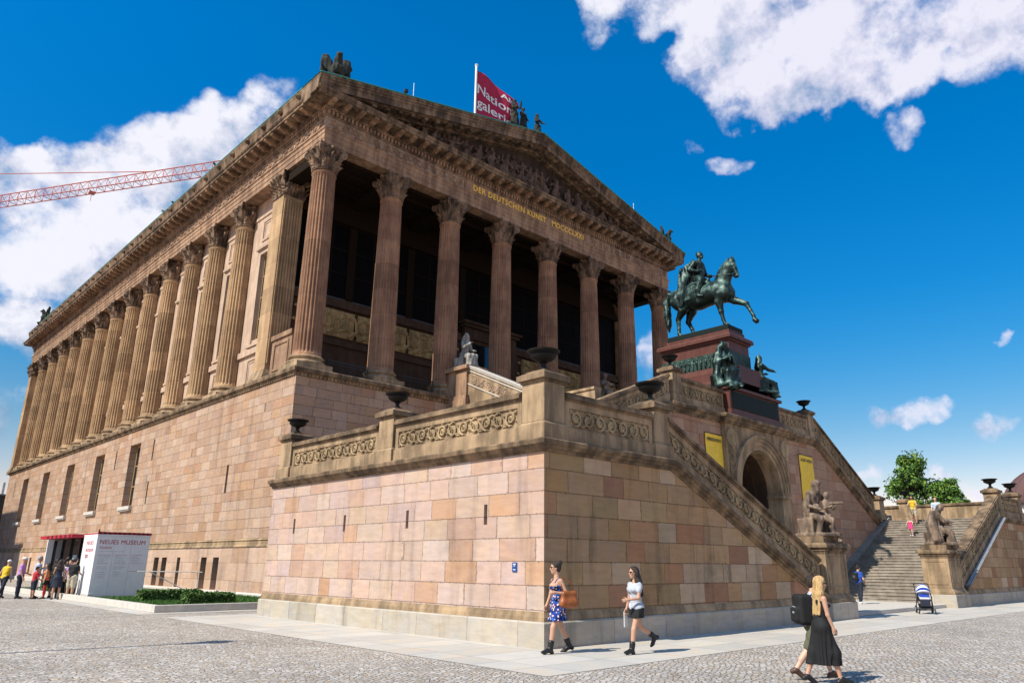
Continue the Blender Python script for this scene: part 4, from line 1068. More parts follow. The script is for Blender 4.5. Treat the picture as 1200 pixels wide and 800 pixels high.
# ------------------------------------------------------------------ equestrian monument
def build_monument():
    T = empty('monument_pedestal', (XC, 8, 8.13), label='stepped red granite pedestal with dark bronze panels above the arched portal', cat='pedestal')
    b = MB(); b.box(17.62, 22.42, 5.5, 12.0, 8.14, 8.42); b.box(17.72, 22.32, 5.6, 11.9, 8.42, 9.36); b.box(17.6, 22.44, 5.48, 12.0, 9.36, 9.5)
    b.build('lower_block', M['redgranite'], T, bevel=.015)
    b = MB(); b.box(17.98, 22.06, 5.565, 5.6, 8.5, 9.28); b.box(17.90, 17.985, 5.57, 5.602, 8.44, 9.34); b.box(22.055, 22.14, 5.57, 5.602, 8.44, 9.34); b.build('front_panel', M['darkbronze'], T)
    b = MB(); b.box(18.5, 21.56, 5.75, 10.9, 9.5, 9.95); b.frustum(18.55, 21.51, 5.8, 10.85, 9.95, 10.1, .1); b.box(18.8, 21.26, 6.0, 10.5, 10.1, 10.55)
    b.frustum(18.82, 21.24, 6.02, 10.48, 10.55, 10.85, .2)
    b.build('step', M['redgranite'], T, bevel=.015)
    b = MB(); b.box(19.1, 20.96, 6.25, 10.1, 10.85, 12.1); b.build('die', M['redgranite'], T)
    b = MB(); b.box(19.06, 21.0, 6.21, 10.14, 10.88, 11.58); b.build('bronze_relief', M['relbronze'], T)
    fr = MB()
    for sx in (19.05, 21.01):                                # small figures of the relief on the long sides
        sc = Sculpt(.035)
        for k in range(16):
            y = 6.4 + k * .235
            sc.cap((sx, y, 10.95), (sx, y + random.uniform(-.05, .05), 11.3), .05, .06, .03); sc.ell((sx, y + random.uniform(-.04, .04), 11.43 + random.uniform(-.03, .03)), (.05, .05, .06), None, .02)
            sc.cap((sx, y, 11.25), (sx, y + random.choice((-.13, .13)), 11.12 + random.random() * .2), .03, .02, .02)
        link('relief_figures', sc.mesh('relief_figures', M['bronze'], world_offset(T)), T)
    b = MB(); b.box(19.02, 21.04, 6.16, 10.2, 12.1, 12.2); b.frustum(18.9, 21.16, 6.04, 10.32, 12.34, 12.44, .05); b.box(18.9, 21.16, 6.04, 10.32, 12.2, 12.34); b.build('cornice', M['redgranite'], T, bevel=.01)
    b = MB(); b.box(19.3, 20.76, 6.3, 9.95, 12.44, 12.72); b.build('top_block', M['redgranite'], T, bevel=.01)
    b = MB(); b.box(19.33, 20.73, 6.35, 9.9, 12.72, 13.0); b.build('bronze_base', M['darkbronze'], T, bevel=.03)
    # curved granite back between the seated women
    b = MB(); b.prism_y([(18.2, 9.5), (21.9, 9.5), (21.75, 9.8), (21.4, 10.3), (20.9, 10.75), (19.2, 10.75), (18.7, 10.3), (18.35, 9.8)], 5.75, 6.2); b.build('scrolled_block', M['redgranite'], T)
    # ---- horse and rider, facing the forecourt (-y)
    H = empty('equestrian_statue', (XC, 8, 13.0), label='green bronze rider in a cloak on a striding horse with one foreleg raised', cat='statue')
    s = Sculpt(.032); x = XC
    P = lambda dx, y, z: (x + dx, y, z)
    s.cap(P(0, 9.35, 15.12), P(0, 8.3, 14.98), .60, .60, .12); s.cap(P(0, 8.3, 14.98), P(0, 7.15, 15.05), .60, .58, .12)
    s.ell(P(-.22, 9.4, 15.2), (.36, .55, .5), None, .1); s.ell(P(.22, 9.4, 15.2), (.36, .55, .5), None, .1)
    s.ell(P(0, 6.85, 14.95), (.46, .52, .58), None, .1); s.ell(P(-.2, 6.75, 14.85), (.26, .42, .42), None, .08); s.ell(P(.2, 6.75, 14.85), (.26, .42, .42), None, .08)
    s.cap(P(0, 7.3, 15.4), P(0, 9.3, 15.45), .28, .3, .12)
    s.chain([P(0, 7.0, 15.2), P(0, 6.72, 15.75), P(0, 6.5, 16.2), P(0, 6.32, 16.45)], [.50, .38, .29, .22], .1, (1, 0, 0), 1.45)
    s.cap(P(0, 6.3, 16.38), P(0, 6.07, 15.78), .225, .13, .06, (1, 0, 0), 1.25); s.cap(P(0, 6.09, 15.8), P(0, 6.03, 15.62), .125, .12, .04, (1, 0, 0), 1.2); s.ell(P(0, 6.34, 16.22), (.15, .2, .2), None, .05)
    s.cap(P(0, 6.25, 15.72), P(0, 6.12, 15.56), .05, .06, .03)
    for sx in (-1, 1):
        s.cap(P(sx * .09, 6.28, 16.55), P(sx * .12, 6.2, 16.78), .06, .015, .02); s.ell(P(sx * .13, 6.17, 16.2), (.04, .06, .05), None, .02)
    def leg(pts, rs): s.chain([P(*p) for p in pts], rs, .06)
    leg([(-.26, 6.95, 14.75), (-.25, 7.0, 14.4), (-.23, 6.93, 13.86), (-.22, 6.85, 13.45), (-.22, 6.78, 13.22)], [.28, .21, .125, .085, .095]); s.ell(P(-.23, 6.92, 13.86), (.12, .12, .14), None, .04)
    s.cap(P(-.22, 6.78, 13.22), P(-.22, 6.66, 13.1), .085, .1, .03); s.cap(P(-.22, 6.63, 13.06), P(-.22, 6.66, 13.13), .14, .11, .02)
    leg([(.24, 6.75, 14.75), (.22, 6.4, 14.45), (.22, 5.78, 14.12), (.22, 5.58, 13.72), (.22, 5.44, 13.42)], [.28, .2, .13, .085, .09]); s.ell(P(.22, 5.77, 14.1), (.12, .13, .13), None, .04)
    s.cap(P(.22, 5.44, 13.42), P(.22, 5.4, 13.24), .085, .095, .03); s.cap(P(.22, 5.4, 13.2), P(.22, 5.3, 13.1), .12, .13, .02)
    leg([(-.28, 9.4, 15.0), (-.3, 9.1, 14.5), (-.27, 9.45, 14.02), (-.26, 9.45, 13.5), (-.26, 9.45, 13.24)], [.42, .27, .13, .09, .1]); s.ell(P(-.27, 9.46, 14.03), (.1, .14, .15), None, .04); s.cap(P(-.26, 9.45, 13.24), P(-.26, 9.36, 13.1), .09, .11, .03); s.cap(P(-.26, 9.34, 13.06), P(-.26, 9.36, 13.12), .14, .11, .02)
    leg([(.28, 9.35, 15.0), (.3, 8.98, 14.5), (.27, 9.2, 13.95), (.26, 8.98, 13.5), (.26, 8.9, 13.24)], [.42, .27, .13, .09, .1]); s.ell(P(.27, 9.21, 13.96), (.1, .14, .15), None, .04); s.cap(P(.26, 8.9, 13.24), P(.26, 8.82, 13.1), .09, .11, .03); s.cap(P(.26, 8.8, 13.06), P(.26, 8.82, 13.12), .14, .11, .02)
    s.chain([P(0, 9.75, 15.55), P(0, 10.12, 15.62), P(0, 10.3, 15.2), P(0, 10.28, 14.5), P(-.03, 10.22, 13.9), P(-.05, 10.2, 13.55)], [.12, .15, .19, .2, .15, .04], .06)
    for k in range(14):
        t = k / 13; yy = 6.42 + .75 * t + .1 * math.sin(3 * t); zz = 16.6 - .85 * t ** 1.2
        s.cap(P(.03 * (-1) ** k, yy, zz), P(.07 * (-1) ** k, yy + .1, zz - .2), .085, .04, .04)
    s.ell(P(-.02, 6.2, 16.5), (.08, .08, .14), None, .04)
    fold = lambda X, Y, Z: .012 * np.sin(26 * Y + 3 * np.sin(4 * Z)) * ((Y > 10) | (Z > 20))
    s.disp = fold
    link('horse', s.mesh('horse', M['bronze'], world_offset(H)), H)
    s = Sculpt(.028)
    s.ell(P(0, 8.25, 15.62), (.66, .62, .14), None, .05); s.cap(P(0, 7.72, 15.72), P(0, 7.68, 15.86), .18, .1, .05); s.box(P(-.56, 8.45, 15.2), (.06, .36, .42), None, .05, .04); s.box(P(.56, 8.45, 15.2), (.06, .36, .42), None, .05, .04)
    link('saddle_cloth', s.mesh('saddle_cloth', M['bronze'], world_offset(H)), H)
    s = Sculpt(.024)
    s.cap(P(0, 8.25, 15.9), P(0, 8.2, 16.3), .29, .26, .08); s.cap(P(0, 8.2, 16.3), P(0, 8.15, 16.75), .27, .3, .1, (0, 1, 0), 1.2); s.cap(P(-.26, 8.18, 16.85), P(.26, 8.18, 16.85), .15, .15, .08)
    s.cap(P(0, 8.16, 16.95), P(0, 8.13, 17.12), .115, .1, .05)
    s.ell(P(0, 8.1, 17.33), (.145, .18, .21), None, .03); s.cap(P(0, 7.97, 17.3), P(0, 7.9, 17.27), .035, .035, .03); s.ell(P(0, 7.98, 17.19), (.09, .09, .07), None, .03); s.ell(P(0, 8.14, 17.43), (.155, .18, .14), None, .02)
    for sx in (-1, 1):
        s.ell(P(sx * .15, 8.12, 17.31), (.025, .045, .06), None, .015); s.ell(P(sx * .06, 7.945, 17.35), (.03, .02, .018), None, .01)
        s.chain([P(sx * .2, 8.2, 15.95), P(sx * .5, 7.85, 15.72), P(sx * .58, 7.98, 15.2), P(sx * .58, 7.98, 14.95)], [.26, .19, .15, .11], .06); s.cap(P(sx * .58, 8.0, 14.9), P(sx * .6, 7.72, 14.82), .1, .075, .04)
    s.chain([P(-.36, 8.22, 16.85), P(-.52, 8.45, 16.45), P(-.36, 8.02, 16.32)], [.14, .125, .085], .05); s.cap(P(-.36, 8.02, 16.32), P(-.28, 7.88, 16.36), .08, .06, .03)
    s.chain([P(.36, 8.2, 16.85), P(.5, 8.15, 16.4), P(.3, 7.72, 16.12)], [.14, .12, .08], .05); s.cap(P(.3, 7.72, 16.12), P(.22, 7.58, 16.1), .08, .06, .03)
    link('rider', s.mesh('rider', M['bronze'], world_offset(H)), H)
    s = Sculpt(.026)
    s.chain([P(-.2, 8.42, 16.95), P(-.42, 8.6, 16.5), P(-.55, 8.85, 15.9), P(-.6, 8.98, 15.2), P(-.6, 9.0, 14.62)], [.16, .24, .27, .24, .12], .08, (1, .25, 0), 2.2)
    s.chain([P(.1, 8.5, 16.9), P(.1, 8.85, 16.3), P(.1, 9.2, 15.85), P(.45, 9.3, 15.3)], [.2, .3, .3, .2], .1, (0, 1, .5), 2.0)
    s.chain([P(-.3, 8.5, 16.8), P(-.45, 8.95, 16.55), P(-.5, 9.15, 16.1)], [.16, .14, .06], .08)
    s.disp = lambda X, Y, Z: .03 * np.sin(21 * Y + 5 * np.sin(1.7 * Z) + 8 * X)
    link('cloak', s.mesh('cloak', M['bronze'], world_offset(H)), H)
    b = MB()
    for sx in (-1, 1): b.tube([P(sx * .12, 6.02, 15.72), P(sx * .25, 6.6, 15.75), P(sx * .26, 7.2, 15.85), P(sx * .1, 7.55, 16.08)], .022, 5); b.tube([P(sx * .58, 7.95, 15.5), P(sx * .63, 7.98, 14.8)], .02, 5)
    b.tube([P(0, 6.02, 15.82), P(.14, 6.1, 15.85), P(.17, 6.32, 16.4), P(0, 6.2, 16.62), P(-.17, 6.32, 16.4), P(-.14, 6.1, 15.85)], .02, 5, True)
    b.build('bridle', M['bronze'], H, smooth=True)
    return T
# ------------------------------------------------------------------ human figures (facing +x, left side = +y)
def V3(*a): return np.array(a, float)
def rotz(v, a): c, s = math.cos(a), math.sin(a); return V3(v[0] * c - v[1] * s, v[0] * s + v[1] * c, v[2])

class Figure:
    """joints of a 1.75 m figure; angles in degrees"""
    def __init__(s, legL=(0, 3, 0), legR=(0, 3, 0), armL=(0, 8, 10, 0), armR=(0, 8, 10, 0), lean=2, yaw=0, nod=0, female=False, seat=None, twist=0, footL=0, footR=0):
        s.female = female; k = 1.0
        s.hw = .088 if not female else .092; s.sw = .185 if not female else .16
        le = R(lean); sp = V3(math.sin(le), 0, math.cos(le)); s.sp = sp
        s.pel = V3(0, 0, 0); s.waist = s.pel + sp * .17; s.chest = s.pel + sp * .36; s.neck = s.pel + sp * .52; s.headb = s.neck + sp * .06
        n = R(nod); yw = R(yaw)
        s.fwd = V3(math.cos(yw) * math.cos(n), math.sin(yw) * math.cos(n), -math.sin(n)); s.up = V3(math.sin(n) * math.cos(yw), math.sin(n) * math.sin(yw), math.cos(n)); s.side = np.cross(s.up, s.fwd)
        s.head = s.headb + s.up * .125 + s.fwd * .018
        s.J = {}
        tw = R(twist)
        for nm, sg, arm, lg, ft in (('L', 1, armL, legL, footL), ('R', -1, armR, legR, footR)):
            hip = V3(0, sg * s.hw, -.02)
            p, a, f = R(lg[0]), R(lg[1]), R(lg[2])
            td = V3(math.sin(p) * math.cos(a), sg * math.sin(a), -math.cos(p) * math.cos(a)); q = p - f; a2 = a * .4
            sd = V3(math.sin(q) * math.cos(a2), sg * math.sin(a2), -math.cos(q) * math.cos(a2))
            knee = hip + td * .43; ank = knee + sd * .415
            fd = V3(math.cos(R(ft)), sg * .12, -math.sin(R(ft))); fd /= np.linalg.norm(fd)
            sh = s.neck - sp * .065 + rotz(V3(0, sg * s.sw, 0), tw)
            p, a, f, i = R(arm[0]), R(arm[1]), R(arm[2]), R(arm[3])
            ud = V3(math.sin(p) * math.cos(a), sg * math.sin(a), -math.cos(p) * math.cos(a))
            fdv = V3(math.sin(p + f) * math.cos(i), -sg * math.sin(i) + sg * math.sin(a) * .5 * math.cos(f), -math.cos(p + f) * math.cos(i)); fdv /= np.linalg.norm(fdv)
            ud = rotz(ud, tw); fdv = rotz(fdv, tw)
            elb = sh + ud * (.285 if not female else .265); wri = elb + fdv * (.25 if not female else .23)
            s.J[nm] = dict(sg=sg, hip=hip, knee=knee, ank=ank, fd=fd, sh=sh, elb=elb, wri=wri, hd=fdv, td=td, sd=sd, ud=ud)
        heel = min(min(j['ank'][2] - .075, (j['ank'] + j['fd'] * .19)[2] - .06) for j in s.J.values())
        s.base = -heel if seat is None else seat
    def shift(s, v): return v + V3(0, 0, s.base)
    def torso(s, S, g=0.0, k=.05):
        sh = s.shift; f = s.female
        S.cap(sh(V3(0, -s.hw * .75, .0)), sh(V3(0, s.hw * .75, .0)), .108 + g, None, k, (1, 0, 0), 1.0)
        S.cap(sh(s.pel + V3(0, 0, .03)), sh(s.waist), (.118 if f else .128) + g, (.098 if f else .122) + g, k, (1, 0, 0), 1.12)
        for q in (-1, 1):
            S.cap(sh(s.waist + V3(0, q * .03, 0)), sh(s.chest + V3(.0, q * (.055 if f else .075), .02)), (.085 if f else .105) + g, (.092 if f else .108) + g, k, (1, 0, 0), 1.05)
            if f: S.ell(sh(s.chest + V3(.085, q * .065, .0)), (.058 + g, .06 + g, .06 + g), None, .04)
            S.cap(sh(s.chest + V3(0, q * .06, .06)), sh(s.neck - s.sp * .07 + V3(0, q * s.sw * .72, 0)), .078 + g, .058 + g, k)
        S.cap(sh(s.neck - s.sp * .08), sh(s.neck - s.sp * .0), .07 + g, .058 + g, .04)
    def limb(s, S, n, which, g=0.0, t1=1.0, m=1.0):
        j = s.J[n]; sh = s.shift; w = (.9 if s.female else 1.0) * m
        if which == 'arm':
            S.cap(sh(j['sh']), sh(j['sh'] + (j['elb'] - j['sh']) * min(t1 * 2, 1)), .052 * w + g, (.052 - .014 * min(t1 * 2, 1)) * w + g, .03)
            if t1 > .5: S.cap(sh(j['elb']), sh(j['elb'] + (j['wri'] - j['elb']) * (t1 - .5) * 2), .038 * w + g, .026 * w + g, .02)
        else:
            e = min(t1 * 2, 1)
            S.cap(sh(j['hip'] + V3(0, 0, .02)), sh(j['hip'] + (j['knee'] - j['hip']) * e), .092 * w + g, (.092 - .036 * e) * w + g, .05)
            if t1 > .5:
                e = (t1 - .5) * 2; a, b = j['knee'], j['ank']
                S.cap(sh(a), sh(a + (b - a) * e), .054 * w + g, (.054 - .017 * e) * w + g, .03)
                if e > .4:
                    back = np.cross(V3(0, 1, 0), (b - a)); back = back / np.linalg.norm(back) * .02; back = -back if back[0] > 0 and (b - a)[2] < 0 else back
                    S.cap(sh(a + (b - a) * .12 + back * .6), sh(a + (b - a) * .5 + back), .05 * w + g, .04 * w + g, .04)
    def hand(s, S, n, curl=35, small=False, spread=1.0):
        j = s.J[n]; sh = s.shift; d = j['hd']; sg = j['sg']
        inn = V3(0, -sg, 0); inn = inn - d * (inn @ d); inn /= np.linalg.norm(inn); wv = np.cross(d, inn)    # palm faces inwards
        if wv[0] < 0: wv = -wv
        w = j['wri']; c = R(curl); q = .9 if s.female else 1.0
        S.cap(sh(w), sh(w + d * .03), .026 * q, .03 * q, .015)
        for k in range(2): S.cap(sh(w + d * .03 + wv * (k - .5) * .03 * q), sh(w + d * .085 * q + wv * (k - .5) * .036 * q), .019 * q, .017 * q, .014)
        if small: S.cap(sh(w + d * .085), sh(w + d * .14 + inn * .03), .026, .014, .02); S.cap(sh(w + d * .03 + wv * .03), sh(w + d * .09 + wv * .045 + inn * .01), .013, .01, .01); return
        for k, L in enumerate((.068, .078, .072, .056)):
            o = w + d * .088 * q + wv * (1.5 - k) * .0205 * q
            cc = c * (1 + .12 * k); d1 = d * math.cos(cc * .7) + inn * math.sin(cc * .7); d2 = d * math.cos(cc * 1.7) + inn * math.sin(cc * 1.7); d3 = d * math.cos(cc * 2.4) + inn * math.sin(cc * 2.4)
            p1 = o + d1 * L * .46; p2 = p1 + d2 * L * .32; p3 = p2 + d3 * L * .24
            S.chain([sh(o), sh(p1), sh(p2), sh(p3)], [.0095 * q, .0092 * q, .0086 * q, .0075 * q], .003)
        o = w + d * .02 + wv * .026 * q; t1 = (d * .62 + wv * .62 + inn * .48); t1 /= np.linalg.norm(t1)
        p1 = o + t1 * .042 * q; p2 = p1 + (d * .9 + inn * .35 + wv * .1) * .03 * q; p3 = p2 + (d * .9 + inn * .4) * .024 * q
        S.chain([sh(o), sh(p1), sh(p2), sh(p3)], [.015 * q, .0115 * q, .0105 * q, .0085 * q], .006)
    def face(s, S, k=1.0):
        sh = s.shift; f, u, d = s.fwd, s.up, s.side; M3 = np.stack([f, d, u], 1); h = s.head
        S.cap(sh(s.neck - s.sp * .03), sh(s.headb + s.up * .05), .05 if s.female else .058, .05 if s.female else .056, .03)
        S.ell(sh(h + u * .025), (.094, .074, .098), M3, .02); S.ell(sh(h + f * .028 - u * .045), (.066, .058, .078), M3, .03); S.ell(sh(h + f * .062 - u * .098), (.022, .026, .02), M3, .02)
        S.cap(sh(h + f * .088 + u * .012), sh(h + f * .108 - u * .028), .010, .015, .012)
        for q in (-1, 1):
            S.ell(sh(h + f * .086 + d * q * .034 + u * .026), (.014, .024, .009), M3, .012); S.ell(sh(h + f * .07 + d * q * .046 - u * .02), (.02, .02, .018), M3, .02)
            S.ell(sh(h + d * q * .074 - u * .004 - f * .004), (.019, .009, .03), M3, .008)
        S.ell(sh(h + f * .091 - u * .056), (.012, .024, .0065), M3, .007); S.ell(sh(h + f * .089 - u * .069), (.012, .02, .008), M3, .007)
    def feet(s, S, n, g=0.0, boot=0.0, flat=True):
        j = s.J[n]; sh = s.shift; f = j['fd']; a = j['ank']
        dn = V3(0, 0, -1) if abs(f[2]) < .2 else np.cross(np.cross(f, V3(0, 0, -1)), f); dn = dn / np.linalg.norm(dn)
        heel = a - f * .045 + dn * .042; ball = a + f * .135 + dn * .048; toe = a + f * .185 + dn * .05
        S.cap(sh(a), sh(heel), .04 + g, .034 + g, .03); S.cap(sh(a + f * .02), sh(ball), .043 + g, .034 + g, .03); S.cap(sh(ball), sh(toe), .036 + g, .026 + g, .02, dn, 1.2)
        if boot: S.cap(sh(a), sh(a + (j['knee'] - a) / np.linalg.norm(j['knee'] - a) * boot), .046 + g, .056 + g, .02)
    def body(s, vox, small=False, shoes=True):
        S = Sculpt(vox); s.torso(S, -.006); s.face(S)
        for n in 'LR':
            s.limb(S, n, 'arm'); s.limb(S, n, 'leg'); s.feet(S, n, -.004); s.hand(S, n, 38, small)
        return S
    def glasses(s):
        b = MB(); f, u, d = s.fwd, s.up, s.side; h = s.head
        P = lambda a, c, e: tuple(s.shift(h + f * a + d * c + u * e))
        for q in (-1, 1):
            c = q * .033
            b.tube([P(.095, c, .008), P(.107 - abs(0), c, .008)], .0, 3)
            ring = [P(.102 - .012 * abs(math.cos(t)) * (1 if q * math.cos(t) > 0 else .3), c + .029 * math.cos(t), .006 + .023 * math.sin(t)) for t in [i * 2 * math.pi / 14 for i in range(14)]]
            r2 = [tuple(np.array(p) - f * .012) for p in ring]
            b.add(ring + r2, [tuple(range(14)), tuple(range(27, 13, -1))] + [(i, (i + 1) % 14, 14 + (i + 1) % 14, 14 + i) for i in range(14)])
            b.tube([P(.09, q * .06, .012), P(.03, q * .079, .012), P(-.01, q * .08, .005)], .0035, 5)
        b.tube([P(.106, -.008, .012), P(.106, .008, .012)], .0035, 5)
        return b

M['skin'] = plain('fair skin', (.56, .33, .235), .5, var=.06); M['skin2'] = plain('tanned skin', (.47, .26, .17), .5, var=.06)
M['shades'] = plain('dark sunglasses', (.01, .008, .008), .15, spec=.7)
M['boot'] = plain('black leather', (.012, .012, .013), .4)
def hair_mat(name, a, b_, c):
    m, t, b = new_mat(name, .45, 0, .4); p = objpos(t); q = t.vm('MULTIPLY', p, (1, 1, .07))
    n = t.noise(q, 170, 3, .6); g = t.noise(q, 38, 3, .6)
    t.set(b.inputs['Base Color'], t.ramp(t.m('ADD', t.m('MULTIPLY', n, .6), t.m('MULTIPLY', g, .4)), [(.33, a), (.5, b_), (.66, c)])); t.set(b.inputs['Normal'], t.bump(t.m('ADD', n, g), .9, .012)); return m
M['hairdark'] = hair_mat('dark brown hair', (.006, .004, .003), (.022, .012, .008), (.06, .03, .017))
M['hairblonde'] = hair_mat('blonde hair', (.20, .105, .035), (.50, .31, .12), (.74, .54, .29))
M['hairgrey'] = plain('grey hair', (.36, .34, .32), .6)
M['blackcloth'] = plain('black cloth', (.008, .008, .009), .8, var=.3)
M['greycloth'] = plain('light grey jersey', (.40, .42, .47), .85, bump=.2, bscale=60)
M['olive'] = plain('olive cotton', (.085, .085, .05), .85)
M['navy'] = plain('dark navy cloth', (.014, .018, .035), .8)
M['royal'] = plain('royal blue jersey', (.02, .075, .35), .8)
M['tan'] = plain('tan leather', (.27, .08, .02), .4, var=.25, scale=9)
M['lilac'] = plain('lilac shirt', (.42, .22, .50), .8); M['paleblue'] = plain('pale blue shirt', (.42, .50, .66), .8); M['khaki'] = plain('khaki', (.42, .36, .26), .85)
M['mustard'] = plain('mustard vest', (.62, .42, .02), .8); M['cherry'] = plain('red leggings', (.42, .02, .03), .8); M['pinkcloth'] = plain('hot pink cloth', (.75, .05, .20), .8)
M['whitecloth'] = plain('white cloth', (.70, .69, .68), .8); M['jeans'] = plain('blue jeans', (.035, .055, .11), .85); M['orange'] = plain('orange top', (.62, .20, .06), .8); M['brownshoe'] = plain('brown shoe', (.07, .035, .02), .5)
def floral():
    m, t, b = new_mat('blue floral cloth', .8, 0, .2); p = objpos(t)
    v = t.node('ShaderNodeTexVoronoi', {'Vector': p, 'Scale': 26.0}); d = v.outputs['Distance']; c = t.sep(v.outputs['Color'])
    fl = t.m('MULTIPLY', t.m('LESS_THAN', d, .46), t.m('GREATER_THAN', c[0], .52))
    col = t.mix(fl, t.ramp(c[1], [(0, (.008, .015, .08)), (.5, (.012, .045, .24)), (.8, (.03, .11, .36))], 'CONSTANT'), t.ramp(c[2], [(0, (.70, .42, .38)), (.6, (.66, .55, .50))], 'CONSTANT'))
    t.set(b.inputs['Base Color'], col); return m
M['floral'] = floral()

def garment(fig, vox, fn, mat, name, parent, cuts=(), disp=None, cutf=None):
    S = Sculpt(vox); fn(S); S.cuts = [(np.array(p, float), np.array(Vector(n).normalized())) for p, n in cuts]; S.disp = disp; S.cutf = cutf
    return link(name, S.mesh(name, mat), parent)

def hair(fig, S, style):
    f, u, d = fig.fwd, fig.up, fig.side; h = fig.head; sh = fig.shift; M3 = np.stack([f, d, u], 1)
    S.ell(sh(h + u * .04 - f * .008), (.106, .089, .096), M3, .02); S.ell(sh(h - f * .04 + u * .0), (.07, .078, .09), M3, .02)
    if style == 'bun': S.ell(sh(h - f * .085 + u * .1), (.05, .055, .05), M3, .02)
    if style in ('long', 'wavy', 'straight'):
        L = {'long': .30, 'wavy': .40, 'straight': .46}[style]
        vol = 1.3 if style == 'wavy' else 1.0
        for q in (-1, -.5, 0, .5, 1):
            a = h + d * q * .07 - f * (.05 - .025 * abs(q)); b_ = h + d * q * .095 - f * (.075 - .03 * abs(q)) - u * .18; c = fig.neck + d * q * .11 - f * (.11 - .03 * abs(q)) - V3(0, 0, L - .14)
            S.chain([sh(a), sh(b_), sh(c)], [.052, .055 * vol, .03 * vol], .03)
    if style == 'fringe': S.ell(sh(h + f * .05 + u * .085), (.05, .07, .03), M3, .02)

